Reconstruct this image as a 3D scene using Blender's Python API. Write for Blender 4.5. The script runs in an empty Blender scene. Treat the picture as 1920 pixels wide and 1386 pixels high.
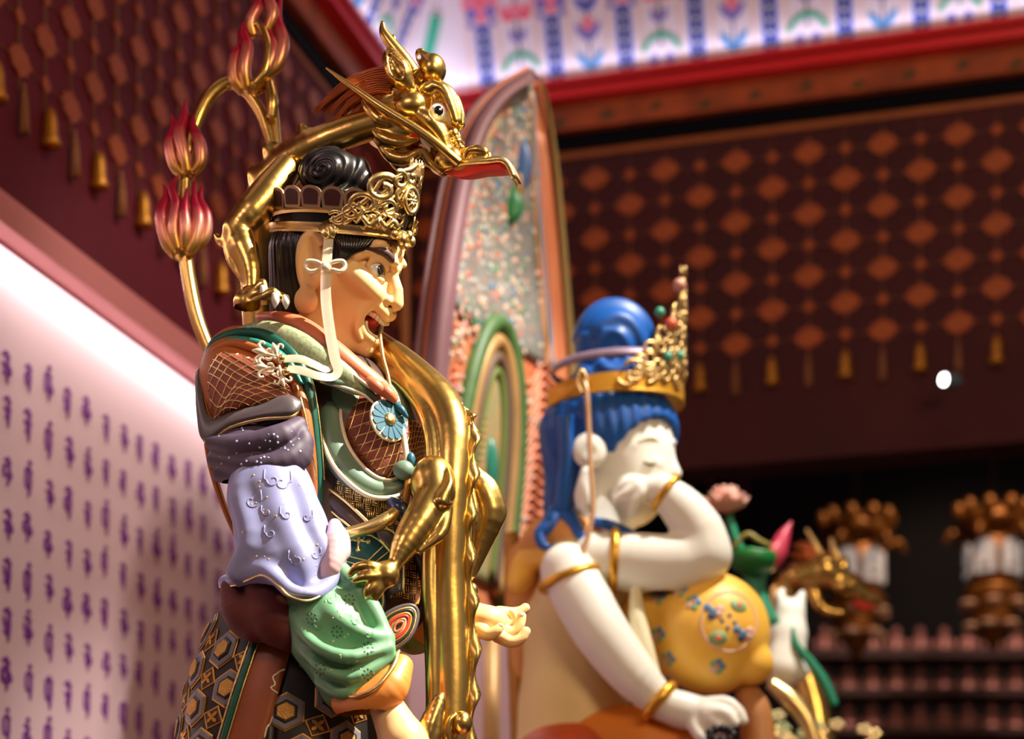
import bpy, bmesh, math, random
import numpy as np
from mathutils import Vector, Matrix

random.seed(7)
np.random.seed(7)
SC = bpy.context.scene
COL = SC.collection
PI = math.pi

# ------------------------------------------------------------------ camera, world, lights
F, HY, CZ = 3900.0, 2000.0, 1.0       # focal length in pixels, horizon row, camera height
D0 = 4.0                              # distance of the guardian figure
S = D0 / F                            # metres per pixel unit at the guardian

cam_data = bpy.data.cameras.new('camera')
cam = bpy.data.objects.new('camera', cam_data)
COL.objects.link(cam)
cam.location = (0, 0, CZ)
cam.rotation_euler = (PI / 2, 0, 0)
cam_data.sensor_width = 36
cam_data.sensor_fit = 'HORIZONTAL'
cam_data.lens = F / 1920 * 36
cam_data.shift_y = (HY - 693) / 1920
cam_data.clip_start = 0.1
cam_data.clip_end = 60
cam_data.dof.use_dof = True
cam_data.dof.focus_distance = 3.95
cam_data.dof.aperture_fstop = 1.75
cam_data.dof.aperture_blades = 0
SC.camera = cam

world = bpy.data.worlds.new('hall_ambience')
SC.world = world
world.use_nodes = True
world.node_tree.nodes['Background'].inputs[0].default_value = (1.0, 0.72, 0.62, 1)
world.node_tree.nodes['Background'].inputs[1].default_value = 0.12

SC.view_settings.view_transform = 'Standard'
SC.view_settings.look = 'None'
SC.view_settings.gamma = 1.0
SC.view_settings.exposure = 0.0
SC.view_settings.use_curve_mapping = False


def aim(o, target):
    d = Vector(target) - o.location
    o.rotation_euler = d.to_track_quat('-Z', 'Y').to_euler()


def spot(name, loc, target, power, color, angle, radius=0.04, blend=0.4):
    l = bpy.data.lights.new(name, 'SPOT')
    l.energy = power; l.color = color; l.spot_size = math.radians(angle)
    l.shadow_soft_size = radius; l.spot_blend = blend
    o = bpy.data.objects.new(name, l); COL.objects.link(o)
    o.location = loc; aim(o, target)
    return o


def area(name, loc, target, power, color, sx, sy):
    l = bpy.data.lights.new(name, 'AREA')
    l.energy = power; l.color = color; l.shape = 'RECTANGLE'; l.size = sx; l.size_y = sy
    o = bpy.data.objects.new(name, l); COL.objects.link(o)
    o.location = loc; aim(o, target)
    return o


# ceiling spotlights of the hall; the last one is an added fill
spot('overhead_spot', (2.2, 3.1, 5.2), (-0.28, 4.0, 2.25), 3000, (1.0, 0.92, 0.80), 24, 0.035)
spot('overhead_spot', (1.7, 4.3, 5.5), (0.32, 5.4, 2.3), 760, (1.0, 0.95, 0.86), 36, 0.06)
spot('overhead_spot', (1.6, 4.6, 5.3), (0.05, 5.8, 3.2), 260, (1.0, 0.90, 0.76), 44, 0.1)
spot('overhead_spot', (2.3, 8.2, 4.7), (2.2, 10.0, 2.8), 150, (1.0, 0.76, 0.60), 66, 0.1)  # added to brighten the lanterns and figurines, no such fixture known
# broad warm fill lights, added without known lamps; two stand behind the visitor
area('fill_light', (2.6, 0.2, 3.9), (-0.3, 4.2, 2.1), 105, (1.0, 0.70, 0.40), 1.6, 0.7)
area('fill_light', (-1.6, 1.2, 3.6), (-0.3, 4.0, 2.1), 14, (1.0, 0.62, 0.60), 0.9, 0.5)
area('fill_light', (1.6, 4.2, 5.6), (0.6, 7.5, 4.0), 16, (1.0, 0.70, 0.50), 1.4, 0.6)  # added fill for the cornice and back wall


# ------------------------------------------------------------------ pixel helpers
def W(px, py, Y):
    """point at depth Y on the sight line of photo pixel (px, py)"""
    return Vector(((px - 960) / F * Y, Y, CZ + (HY - py) / F * Y))


BASE = np.array([0.0, D0, CZ])


def Q(px, py, d=0.0):
    """pixel units around the guardian: x right, depth away, z up"""
    k = 1 + d / F
    return np.array([(px - 960) * k, d, (HY - py) * k])


def q2w(v):
    return np.asarray(v, dtype=float) * S + BASE


class Frame:
    """a local frame in metres: pixel units at depth Y -> world"""
    def __init__(self, Y):
        self.Y = Y; self.s = Y / F; self.base = np.array([0.0, Y, CZ])

    def Q(self, px, py, d=0.0):
        k = 1 + d / F
        return np.array([(px - 960) * k, d, (HY - py) * k])

    def w(self, v):
        return np.asarray(v, dtype=float) * self.s + self.base


G = Frame(D0)

# ------------------------------------------------------------------ materials
MATS = {}


def mat(name, color, rough=0.5, metal=0.0, var=0.0, vscale=8.0, bump=0.0, bscale=60.0, coat=0.0, sss=0.0,
        color2=None, spec=0.5, emit=None, estr=0.0):
    if name in MATS:
        return MATS[name]
    m = bpy.data.materials.new(name); MATS[name] = m
    m.use_nodes = True
    nt = m.node_tree; b = nt.nodes['Principled BSDF']
    b.inputs['Base Color'].default_value = (*color, 1)
    b.inputs['Roughness'].default_value = rough
    b.inputs['Metallic'].default_value = metal
    b.inputs['Specular IOR Level'].default_value = spec
    if coat:
        b.inputs['Coat Weight'].default_value = coat; b.inputs['Coat Roughness'].default_value = 0.15
    if sss:
        b.inputs['Subsurface Weight'].default_value = sss
        b.inputs['Subsurface Radius'].default_value = (0.012, 0.006, 0.003)
        b.inputs['Subsurface Scale'].default_value = 1.0
    tc = nt.nodes.new('ShaderNodeTexCoord')
    if var or color2:
        n = nt.nodes.new('ShaderNodeTexNoise'); n.inputs['Scale'].default_value = vscale
        n.inputs['Detail'].default_value = 5
        nt.links.new(tc.outputs['Object'], n.inputs['Vector'])
        r = nt.nodes.new('ShaderNodeValToRGB')
        c2 = color2 or tuple(max(0, c * (1 - var)) for c in color)
        r.color_ramp.elements[0].position = 0.35; r.color_ramp.elements[1].position = 0.68
        r.color_ramp.elements[0].color = (*c2, 1); r.color_ramp.elements[1].color = (*color, 1)
        nt.links.new(n.outputs['Fac'], r.inputs['Fac'])
        nt.links.new(r.outputs['Color'], b.inputs['Base Color'])
    if bump:
        n2 = nt.nodes.new('ShaderNodeTexNoise'); n2.inputs['Scale'].default_value = bscale
        n2.inputs['Detail'].default_value = 4
        nt.links.new(tc.outputs['Object'], n2.inputs['Vector'])
        bp = nt.nodes.new('ShaderNodeBump'); bp.inputs['Strength'].default_value = bump
        bp.inputs['Distance'].default_value = 0.01
        nt.links.new(n2.outputs['Fac'], bp.inputs['Height'])
        nt.links.new(bp.outputs['Normal'], b.inputs['Normal'])
    if emit:
        b.inputs['Emission Color'].default_value = (*emit, 1)
        b.inputs['Emission Strength'].default_value = estr
    return m


def c(r, g, b):
    """sRGB 0-255 -> linear"""
    return tuple(((v / 255) / 12.92 if v / 255 <= 0.04045 else ((v / 255 + 0.055) / 1.055) ** 2.4) for v in (r, g, b))


GOLD = mat('gold_leaf', c(230, 192, 108), 0.27, 1.0, var=0.12, vscale=14, bump=0.05, bscale=40)
GOLDB = mat('bright_gold_trim', c(246, 218, 150), 0.34, 1.0, var=0.1, vscale=30, bump=0.08, bscale=150)
GOLDP = mat('gold_paint', c(205, 150, 62), 0.42, 0.75, var=0.2, vscale=60)
SILVG = mat('polished_pale_gold', c(250, 238, 208), 0.32, 0.45, var=0.05, vscale=40)
SKIN = mat('painted_skin', c(238, 196, 136), 0.40, 0.0, var=0.05, vscale=6, sss=0.0, spec=0.45)
BLACKHAIR = mat('black_lacquer', c(16, 13, 15), 0.30, 0.0, spec=0.6)
MAROON = mat('maroon_cloth', c(96, 28, 22), 0.7, var=0.25, vscale=20)
GREENC = mat('sage_green_paint', c(112, 150, 108), 0.45, var=0.15, vscale=12)
TEAL = mat('deep_teal_paint', c(18, 92, 78), 0.4, var=0.35, vscale=25)
BLACKL = mat('black_paint', c(26, 20, 20), 0.45)
WHITEP = mat('white_paint', c(240, 238, 230), 0.4)

# ------------------------------------------------------------------ objects
ROOTLOC = {}


def root_of(o):
    while o.parent:
        o = o.parent
    return o


def thing(name, label, cat, loc=(0, 0, 0), group=None, kind=None):
    o = bpy.data.objects.new(name, None); COL.objects.link(o)
    o.location = loc; o['label'] = label; o['category'] = cat
    o.empty_display_size = 0.05
    if group: o['group'] = group
    if kind: o['kind'] = kind
    return o


def tag(o, label=None, cat=None, group=None, kind=None):
    if label: o['label'] = label
    if cat: o['category'] = cat
    if group: o['group'] = group
    if kind: o['kind'] = kind
    return o


def make_mesh(name, verts, faces, material, smooth=True, sharp=None):
    me = bpy.data.meshes.new(name)
    me.from_pydata([tuple(map(float, v)) for v in verts], [], [tuple(int(i) for i in f) for f in faces])
    if material is not None:
        if isinstance(material, (list, tuple)):
            for m_ in material: me.materials.append(m_)
        else:
            me.materials.append(material)
    if smooth:
        me.polygons.foreach_set('use_smooth', [True] * len(me.polygons))
        if sharp: me.set_sharp_from_angle(angle=math.radians(sharp))
    me.validate(); me.update()
    return me


def obj(name, verts, faces, material, parent=None, smooth=True, sharp=None, label=None, fix=True):
    """verts in world metres; stored relative to the root of the parent"""
    v = np.asarray(verts, dtype=float)
    if parent is not None:
        v = v - np.array(root_of(parent).location)
    me = make_mesh(name, v, faces, material, smooth, sharp)
    if fix:
        bm = bmesh.new(); bm.from_mesh(me)
        bmesh.ops.recalc_face_normals(bm, faces=bm.faces)
        bm.to_mesh(me); bm.free()
        if smooth and sharp: me.set_sharp_from_angle(angle=math.radians(sharp))
    o = bpy.data.objects.new(name, me); COL.objects.link(o)
    if parent is not None: o.parent = parent
    if label: o['label'] = label
    return o


def copies(o, mats):
    """further objects on the same mesh, each with its own matrix (linked under the same parent)"""
    out = []
    for M in mats:
        k = o.copy(); COL.objects.link(k); k.matrix_local = M; out.append(k)
    return out


class MB:
    def __init__(self): self.v = []; self.f = []

    def add(self, verts, faces):
        n = len(self.v)
        self.v.extend([np.asarray(p, dtype=float) for p in verts])
        self.f.extend([tuple(i + n for i in f) for f in faces])
        return self

    def build(self, name, material, parent=None, fr=None, smooth=True, sharp=None, label=None):
        v = np.array(self.v)
        if fr is not None: v = fr.w(v)
        return obj(name, v, self.f, material, parent, smooth, sharp, label)


# ------------------------------------------------------------------ curve and surface tools
def unit(a):
    a = np.asarray(a, float); n = np.linalg.norm(a)
    return a / n if n > 1e-12 else a


def spline(pts, n, closed=False):
    """Catmull-Rom through pts (any dimension), about n samples"""
    P = np.asarray(pts, float)
    m = len(P)
    if m == 2 and not closed:
        t = np.linspace(0, 1, n)[:, None]
        return P[0] * (1 - t) + P[1] * t
    if closed:
        idx = lambda i: P[i % m]; segs = m
    else:
        ext = np.vstack([2 * P[0] - P[1], P, 2 * P[-1] - P[-2]])
        idx = lambda i: ext[i + 1]; segs = m - 1
    ts = np.linspace(0, segs, n, endpoint=not closed)
    out = []
    for t in ts:
        i = min(int(t), segs - 1); u = t - i
        p0, p1, p2, p3 = idx(i - 1), idx(i), idx(i + 1), idx(i + 2)
        out.append(0.5 * ((2 * p1) + (-p0 + p2) * u + (2 * p0 - 5 * p1 + 4 * p2 - p3) * u * u + (-p0 + 3 * p1 - 3 * p2 + p3) * u ** 3))
    return np.array(out)


def frames(path, up=None, closed=False):
    P = np.asarray(path, float); n = len(P)
    T = np.zeros_like(P)
    for i in range(n):
        a = P[(i - 1) % n] if (closed or i > 0) else P[i]
        b = P[(i + 1) % n] if (closed or i < n - 1) else P[i]
        T[i] = unit(b - a)
    N = np.zeros_like(P)
    if up is not None:
        for i in range(n):
            N[i] = unit(np.asarray(up, float) - T[i] * np.dot(up, T[i]))
    else:
        a = np.array([0, 0, 1.0]) if abs(T[0][2]) < 0.9 else np.array([1.0, 0, 0])
        N[0] = unit(a - T[0] * np.dot(a, T[0]))
        for i in range(1, n):
            N[i] = unit(N[i - 1] - T[i] * np.dot(N[i - 1], T[i]))
    B = np.cross(T, N)
    return T, N, B


def sweep(path, radii, n=12, ratio=1.0, up=None, cap=True, closed=False, shape=None, twist=0.0):
    """tube along path; radii scalar/array; ratio = B axis / N axis; shape = unit loop (k,2)"""
    P = np.asarray(path, float); m = len(P)
    R = np.full(m, radii, float) if np.isscalar(radii) else np.asarray(radii, float)
    if len(R) != m:
        R = np.interp(np.linspace(0, 1, m), np.linspace(0, 1, len(R)), R)
    RB = R * ratio if np.isscalar(ratio) else R * np.interp(np.linspace(0, 1, m), np.linspace(0, 1, len(ratio)), ratio)
    T, N, B = frames(P, up, closed)
    if shape is None:
        a = np.linspace(0, 2 * PI, n, endpoint=False)
        shape = np.stack([np.cos(a), np.sin(a)], 1)
    k = len(shape)
    verts = []
    for i in range(m):
        ca, sa = math.cos(twist * i / max(1, m - 1)), math.sin(twist * i / max(1, m - 1))
        for (x, y) in shape:
            x2, y2 = x * ca - y * sa, x * sa + y * ca
            verts.append(P[i] + N[i] * x2 * R[i] + B[i] * y2 * RB[i])
    faces = []
    for i in range(m if closed else m - 1):
        for j in range(k):
            a0 = i * k + j; a1 = i * k + (j + 1) % k
            b0 = ((i + 1) % m) * k + j; b1 = ((i + 1) % m) * k + (j + 1) % k
            faces.append((a0, a1, b1, b0))
    if cap and not closed:
        faces.append(tuple(range(k - 1, -1, -1)))
        faces.append(tuple((m - 1) * k + j for j in range(k)))
    return verts, faces


def tube(pts, radii, samples=24, n=10, **kw):
    """spline through pts with radii given per control point"""
    P = spline(pts, samples, kw.get('closed', False))
    if not np.isscalar(radii):
        r = np.asarray(radii, float)
        radii = np.maximum(spline(r[:, None], samples)[:, 0], 1e-4) if len(r) > 2 else np.interp(np.linspace(0, 1, samples), [0, 1], r)
    return sweep(P, radii, n, **kw)


def loft(loops, cap0=True, cap1=True, closed_v=True):
    k = len(loops[0]); verts = []; faces = []
    for L in loops: verts.extend([np.asarray(p, float) for p in L])
    for i in range(len(loops) - 1):
        for j in range(k if closed_v else k - 1):
            a0 = i * k + j; a1 = i * k + (j + 1) % k
            faces.append((a0, a1, a1 + k, a0 + k))
    if cap0 and closed_v: faces.append(tuple(range(k - 1, -1, -1)))
    if cap1 and closed_v: faces.append(tuple((len(loops) - 1) * k + j for j in range(k)))
    return verts, faces


def grid_surface(fn, nu, nv, thick=0.0, u0=0, u1=1, v0=0, v1=1):
    """parametric sheet with thickness (offset against its normal)"""
    P = np.array([[fn(u, v) for v in np.linspace(v0, v1, nv)] for u in np.linspace(u0, u1, nu)])
    return sheet(P, thick)


def sheet(P, thick):
    nu, nv = P.shape[:2]
    du = np.gradient(P, axis=0); dv = np.gradient(P, axis=1)
    N = np.cross(du, dv); N /= np.maximum(np.linalg.norm(N, axis=2, keepdims=True), 1e-9)
    verts = list(P.reshape(-1, 3)); faces = []
    for i in range(nu - 1):
        for j in range(nv - 1):
            a = i * nv + j
            faces.append((a, a + 1, a + nv + 1, a + nv))
    if thick:
        off = nu * nv
        verts += list((P - N * thick).reshape(-1, 3))
        faces += [tuple(i + off for i in reversed(f)) for f in list(faces)]
        border = [i * nv for i in range(nu)] + [(nu - 1) * nv + j for j in range(1, nv)] + \
                 [i * nv + nv - 1 for i in range(nu - 2, -1, -1)] + [j for j in range(nv - 2, 0, -1)]
        m = len(border)
        for i in range(m):
            a, b = border[i], border[(i + 1) % m]
            faces.append((a, b, b + off, a + off))
    return verts, faces


def ellipsoid(cen, rad, R=None, nu=16, nv=10):
    cen = np.asarray(cen, float); verts = []; faces = []
    rad = np.asarray(rad, float)
    for i in range(1, nv):
        th = PI * i / nv
        for j in range(nu):
            ph = 2 * PI * j / nu
            p = np.array([math.sin(th) * math.cos(ph), math.sin(th) * math.sin(ph), math.cos(th)]) * rad
            verts.append(cen + (R @ p if R is not None else p))
    top = np.array([0, 0, 1.0]) * rad; bot = -top
    verts.append(cen + (R @ top if R is not None else top)); verts.append(cen + (R @ bot if R is not None else bot))
    T, Bt = len(verts) - 2, len(verts) - 1
    for i in range(nv - 2):
        for j in range(nu):
            a = i * nu + j; b = i * nu + (j + 1) % nu
            faces.append((a, b, b + nu, a + nu))
    for j in range(nu):
        faces.append((T, (j + 1) % nu, j))
        faces.append((Bt, (nv - 2) * nu + j, (nv - 2) * nu + (j + 1) % nu))
    return verts, faces


def basis(z, x=None):
    """rotation matrix whose columns are x, y, z axes"""
    z = unit(z)
    if x is None: x = np.array([1.0, 0, 0]) if abs(z[0]) < 0.9 else np.array([0, 1.0, 0])
    x = unit(np.asarray(x, float) - z * np.dot(x, z)); y = np.cross(z, x)
    return np.stack([x, y, z], 1)


def prism(poly, h, M, o):
    """polygon (k,2) in plane of M[:,0],M[:,1] at o, extruded h along M[:,2]"""
    k = len(poly)
    o = np.asarray(o, float)
    v = [o + M @ np.array([p[0], p[1], 0]) for p in poly] + [o + M @ np.array([p[0], p[1], h]) for p in poly]
    f = [tuple(range(k - 1, -1, -1)), tuple(range(k, 2 * k))] + [(i, (i + 1) % k, k + (i + 1) % k, k + i) for i in range(k)]
    return v, f


def lathe(profile, o, M, n=20):
    """profile [(r, h)] around M[:,2] at o"""
    o = np.asarray(o, float); verts = []
    for (r, h) in profile:
        for j in range(n):
            a = 2 * PI * j / n
            verts.append(o + M @ np.array([r * math.cos(a), r * math.sin(a), h]))
    faces = []
    for i in range(len(profile) - 1):
        for j in range(n):
            a = i * n + j; b = i * n + (j + 1) % n
            faces.append((a, b, b + n, a + n))
    faces.append(tuple(range(n - 1, -1, -1))); faces.append(tuple((len(profile) - 1) * n + j for j in range(n)))
    return verts, faces


def box(lo, hi):
    (x0, y0, z0), (x1, y1, z1) = lo, hi
    v = [(x0, y0, z0), (x1, y0, z0), (x1, y1, z0), (x0, y1, z0), (x0, y0, z1), (x1, y0, z1), (x1, y1, z1), (x0, y1, z1)]
    f = [(3, 2, 1, 0), (4, 5, 6, 7), (0, 1, 5, 4), (1, 2, 6, 5), (2, 3, 7, 6), (3, 0, 4, 7)]
    return v, f


# ------------------------------------------------------------------ signed distance modelling
def smin(a, b, k):
    if k <= 0: return np.minimum(a, b)
    h = np.clip(0.5 + 0.5 * (b - a) / k, 0, 1)
    return b * (1 - h) + a * h - k * h * (1 - h)


def ssub(a, b, k):
    """a minus b"""
    return -smin(-a, b, k)


def sd_ell(p, cen, rad, R=None):
    q = p - np.asarray(cen, np.float32)
    if R is not None: q = q @ np.asarray(R, np.float32)
    rad = np.asarray(rad, np.float32)
    k0 = np.sqrt(((q / rad) ** 2).sum(1)); k1 = np.sqrt(((q / (rad * rad)) ** 2).sum(1)) + 1e-6
    return k0 * (k0 - 1) / k1


def sd_cap(p, a, b, ra, rb=None):
    if rb is None: rb = ra
    a = np.asarray(a, np.float32); b = np.asarray(b, np.float32)
    ab = b - a; t = np.clip(((p - a) @ ab) / max(float(ab @ ab), 1e-9), 0, 1)
    return np.sqrt(((p - a - t[:, None] * ab) ** 2).sum(1)) - (ra + (rb - ra) * t)


def sd_line(p, pts, radii, k=0.0):
    d = None
    for i in range(len(pts) - 1):
        e = sd_cap(p, pts[i], pts[i + 1], radii[i], radii[i + 1])
        d = e if d is None else (smin(d, e, k) if k else np.minimum(d, e))
    return d


def sd_curve(p, pts, radii, n=14, k=0.0):
    P = spline(pts, n); r = np.interp(np.linspace(0, 1, n), np.linspace(0, 1, len(radii)), radii)
    return sd_line(p, P, r, k)


def sdf_mesh(fn, lo, hi, h, coarse=4):
    """surface nets of fn(points)->distance on a grid of step h; narrow band evaluation"""
    lo = np.asarray(lo, float); hi = np.asarray(hi, float)
    n = (np.ceil((hi - lo) / (h * coarse)).astype(int) + 1)
    H = h * coarse
    ax = [lo[i] + H * np.arange(n[i] + 1) for i in range(3)]
    gx, gy, gz = np.meshgrid(*ax, indexing='ij')
    cp = np.stack([gx.ravel(), gy.ravel(), gz.ravel()], 1).astype(np.float32)
    cv = fn(cp).reshape(gx.shape)
    N = n * coarse
    val = np.kron(cv[:-1, :-1, :-1], np.ones((coarse,) * 3, np.float32)).astype(np.float32)
    near = np.abs(cv) < H * 2.2
    nb = np.zeros_like(near)
    for dx in (0, 1):
        for dy in (0, 1):
            for dz in (0, 1):
                nb[:-1, :-1, :-1] |= near[dx:near.shape[0] - 1 + dx, dy:near.shape[1] - 1 + dy, dz:near.shape[2] - 1 + dz]
    mask = np.kron(nb[:-1, :-1, :-1], np.ones((coarse,) * 3, bool)).astype(bool)
    idx = np.argwhere(mask)
    if len(idx):
        pts = (lo + idx * h).astype(np.float32)
        out = np.empty(len(pts), np.float32)
        for i in range(0, len(pts), 200000):
            out[i:i + 200000] = fn(pts[i:i + 200000])
        val[mask] = out
    ins = val < 0
    X, Y, Z = val.shape
    acc = np.zeros((X - 1, Y - 1, Z - 1, 3), np.float32); cnt = np.zeros((X - 1, Y - 1, Z - 1), np.float32)
    for axis in range(3):
        o1, o2 = [(1, 2), (0, 2), (0, 1)][axis]
        sl0 = [slice(None)] * 3; sl1 = [slice(None)] * 3
        sl0[axis] = slice(0, -1); sl1[axis] = slice(1, None)
        v0, v1 = val[tuple(sl0)], val[tuple(sl1)]
        cr = (v0 < 0) != (v1 < 0)
        t = np.where(cr, v0 / np.where(cr, v0 - v1, 1), 0)
        for a in (0, 1):
            for b in (0, 1):
                s = [None] * 3
                s[axis] = slice(None)
                s[o1] = slice(a, val.shape[o1] - 1 + a); s[o2] = slice(b, val.shape[o2] - 1 + b)
                cc = cr[tuple(s)]; tt = t[tuple(s)]
                acc[..., axis] += np.where(cc, tt, 0); acc[..., o1] += cc * a; acc[..., o2] += cc * b
                cnt += cc
    act = cnt > 0
    ci = np.argwhere(act)
    vid = np.full(act.shape, -1, np.int64); vid[act] = np.arange(len(ci))
    verts = lo + (ci + acc[act] / cnt[act][:, None]) * h
    quads = []
    for axis in range(3):
        o1, o2 = [(1, 2), (2, 0), (0, 1)][axis]
        sl0 = [slice(1, -1)] * 3; sl1 = [slice(1, -1)] * 3
        sl0[axis] = slice(0, -1); sl1[axis] = slice(1, None)
        a, b = ins[tuple(sl0)], ins[tuple(sl1)]
        e = np.argwhere(a != b)
        if not len(e): continue
        flip = a[tuple(e.T)]
        base = e.copy()
        for k in range(3):
            if k != axis: base[:, k] += 1
        def cell(d1, d2):
            q = base.copy(); q[:, o1] -= d1; q[:, o2] -= d2
            return vid[q[:, 0], q[:, 1], q[:, 2]]
        q = np.stack([cell(1, 1), cell(0, 1), cell(0, 0), cell(1, 0)], 1)
        q[~flip] = q[~flip][:, ::-1]
        quads.append(q)
    quads = np.vstack(quads) if quads else np.zeros((0, 4), int)
    quads = quads[(quads >= 0).all(1)]
    return verts, quads


def fast_obj(name, verts, quads, material, parent=None, label=None, relax=0):
    """large smooth mesh from arrays (world metres)"""
    v = np.asarray(verts, float)
    q = np.asarray(quads, np.int64)
    if relax:
        e = np.vstack([q[:, [0, 1]], q[:, [1, 2]], q[:, [2, 3]], q[:, [3, 0]]])
        for _ in range(relax):
            s = np.zeros_like(v); n_ = np.zeros(len(v))
            np.add.at(s, e[:, 0], v[e[:, 1]]); np.add.at(n_, e[:, 0], 1)
            np.add.at(s, e[:, 1], v[e[:, 0]]); np.add.at(n_, e[:, 1], 1)
            v = v * 0.5 + 0.5 * s / np.maximum(n_, 1)[:, None]
    if parent is not None: v = v - np.array(root_of(parent).location)
    me = bpy.data.meshes.new(name)
    me.vertices.add(len(v)); me.vertices.foreach_set('co', v.astype(np.float32).ravel())
    me.loops.add(len(q) * 4); me.loops.foreach_set('vertex_index', q.astype(np.int32).ravel())
    me.polygons.add(len(q))
    me.polygons.foreach_set('loop_start', np.arange(0, len(q) * 4, 4, dtype=np.int32))
    me.polygons.foreach_set('use_smooth', np.ones(len(q), bool))
    for m_ in (material if isinstance(material, (list, tuple)) else [material]): me.materials.append(m_)
    me.update(calc_edges=True); me.validate()
    o = bpy.data.objects.new(name, me); COL.objects.link(o)
    if parent is not None: o.parent = parent
    if label: o['label'] = label
    return o


def sdf_obj(name, fn, lo, hi, h, material, parent=None, fr=G, label=None, relax=0):
    v, q = sdf_mesh(fn, lo, hi, h)
    return fast_obj(name, fr.w(v), q, material, parent, label, relax)
# ------------------------------------------------------------------ the room: corner frame
E1 = np.array([0.9599, -0.2803, 0.0])     # along the back wall to the right
E2 = np.array([-0.2803, -0.9599, 0.0])    # along the left wall towards the visitor
CORNER = np.array([-0.455, 8.26, 0.0])
UP = np.array([0, 0, 1.0])


def RP(a, b, z):
    return CORNER + a * E1 + b * E2 + UP * z


def rbox(a0, a1, b0, b1, z0, z1):
    v = [RP(a, b, z) for z in (z0, z1) for (a, b) in ((a0, b0), (a1, b0), (a1, b1), (a0, b1))]
    f = [(3, 2, 1, 0), (4, 5, 6, 7), (0, 1, 5, 4), (1, 2, 6, 5), (2, 3, 7, 6), (3, 0, 4, 7)]
    return v, f


def struct(name, verts, faces, material, smooth=False, parent=None):
    o = obj(name, verts, faces, material, parent, smooth=smooth)
    if parent is None: o['kind'] = 'structure'
    return o


M_LET = mat('lit_wall_plaster', c(214, 182, 190), 0.65, var=0.05, vscale=2)
M_LEDGE = mat('pink_ledge_paint', c(206, 128, 128), 0.5)
M_MARO = mat('maroon_wall_fabric', c(104, 4, 34), 0.75, var=0.3, vscale=1.5)
M_VAL = mat('dark_maroon_fabric', c(72, 14, 20), 0.8, var=0.3, vscale=3)
M_BEAM = mat('brown_painted_beam', c(186, 84, 32), 0.6, var=0.45, vscale=9)
M_NAVY = mat('black_navy_beam', c(6, 6, 16), 0.7, spec=0.1)
M_RED = mat('red_lacquer_trim', c(232, 36, 44), 0.4)
M_DRED = mat('dark_red_groove', c(150, 8, 18), 0.5)
M_TAN = mat('tan_gilt_strip', c(172, 92, 40), 0.5, var=0.2, vscale=20)
M_COVE = mat('white_painted_cove', c(232, 222, 244), 0.6)
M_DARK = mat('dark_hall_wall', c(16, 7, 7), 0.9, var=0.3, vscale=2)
M_FLOOR = mat('stone_floor', c(90, 70, 60), 0.5, var=0.2, vscale=4)
M_PURP = mat('purple_ink', c(124, 40, 140), 0.6, var=0.25, vscale=6)

struct('floor', *box((-8, -3, -0.1), (8, 16, 0.0)), M_FLOOR)
struct('wall_left', *rbox(-0.2, 0, -0.2, 5.6, 0, 6.2), M_MARO)
LP = tag(struct('wall_panel', *rbox(0.0, 0.02, 0.0, 5.5, 0.6, 3.09), M_LET), kind='structure')
struct('wall_panel_back', *rbox(0.02, 0.5, 0.0, 0.02, 0.6, 2.9), M_LET)
struct('trim_1', *rbox(0.0, 0.085, 0.0, 5.5, 3.10, 3.165), M_LEDGE)
struct('trim_2', *rbox(0.0, 0.055, 0.0, 5.5, 3.165, 3.205), M_LEDGE)
struct('wall_back', *rbox(-0.2, 5.4, -0.2, 0.0, 3.28, 6.2), M_VAL)
# the dark hall that opens below the hanging on the right
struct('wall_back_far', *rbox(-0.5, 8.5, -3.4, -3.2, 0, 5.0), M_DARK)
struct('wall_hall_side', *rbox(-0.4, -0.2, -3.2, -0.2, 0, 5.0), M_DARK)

# altar steps just below the picture that carry the figures
M_ALT = mat('dark_red_altar_wood', c(96, 30, 24), 0.45, var=0.2, vscale=3)
struct('altar_step', *box((-0.85, 3.72, 0), (0.12, 4.55, 1.43)), M_ALT)
struct('altar_step_rear', *box((-0.12, 4.98, 0), (1.5, 6.6, 1.56)), M_ALT)

# cornice on both walls: tan strip, black band, brown beam, red trims
COR = [('tan_strip', 0.012, 4.515, 4.54, M_TAN), ('black_band', 0.03, 4.54, 4.60, M_NAVY), ('brown_beam', 0.07, 4.60, 4.695, M_BEAM),
       ('red_trim', 0.135, 4.695, 4.725, M_RED), ('red_groove', 0.12, 4.725, 4.74, M_DRED), ('red_trim', 0.15, 4.74, 4.762, M_RED)]
corn = thing('trim_3', 'stepped cornice of red, brown and black beams under the painted ceiling', 'cornice', tuple(RP(0, 0, 4.4)), kind='structure')
for (nm, off, z0, z1, mm) in COR:
    obj(nm, *rbox(0, 5.4, 0, off, z0, z1), mm, corn, smooth=False)
    obj(nm, *rbox(0, off, 0, 5.5, z0, z1), mm, corn, smooth=False)
# small painted marks on the brown beam
mb = MB()
for i in range(26):
    a = 0.3 + i * 0.19
    mb.add(*prism([(-.03, -.01), (0, -.02), (.035, .0), (.01, .018)], 0.002, np.stack([E1, UP, E2], 1), RP(a, 0.07, 4.64 + 0.012 * math.sin(i * 2.1))))
mb.build('painted_mark', mat('dark_green_mark', c(60, 62, 20), 0.6), corn, smooth=False)

# the sloping painted cove
CSL = 0.42                                    # inward run per unit of rise
CL = 1.25                                     # rise of the cove
CO = 0.105                                    # starts behind the red trim
ZC = 4.73


def cove_r(s, h, out=0.0):
    n = unit(np.array([0, -1.0, -CSL]))       # unused sign helper
    p = RP(s, CO + CSL * h, ZC + h)
    nr = unit(E2 * 1.0 + UP * (-CSL))
    return p + nr * out


def cove_l(s, h, out=0.0):
    p = RP(CO + CSL * h, s, ZC + h)
    nr = unit(E1 * 1.0 + UP * (-CSL))
    return p + nr * out


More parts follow.
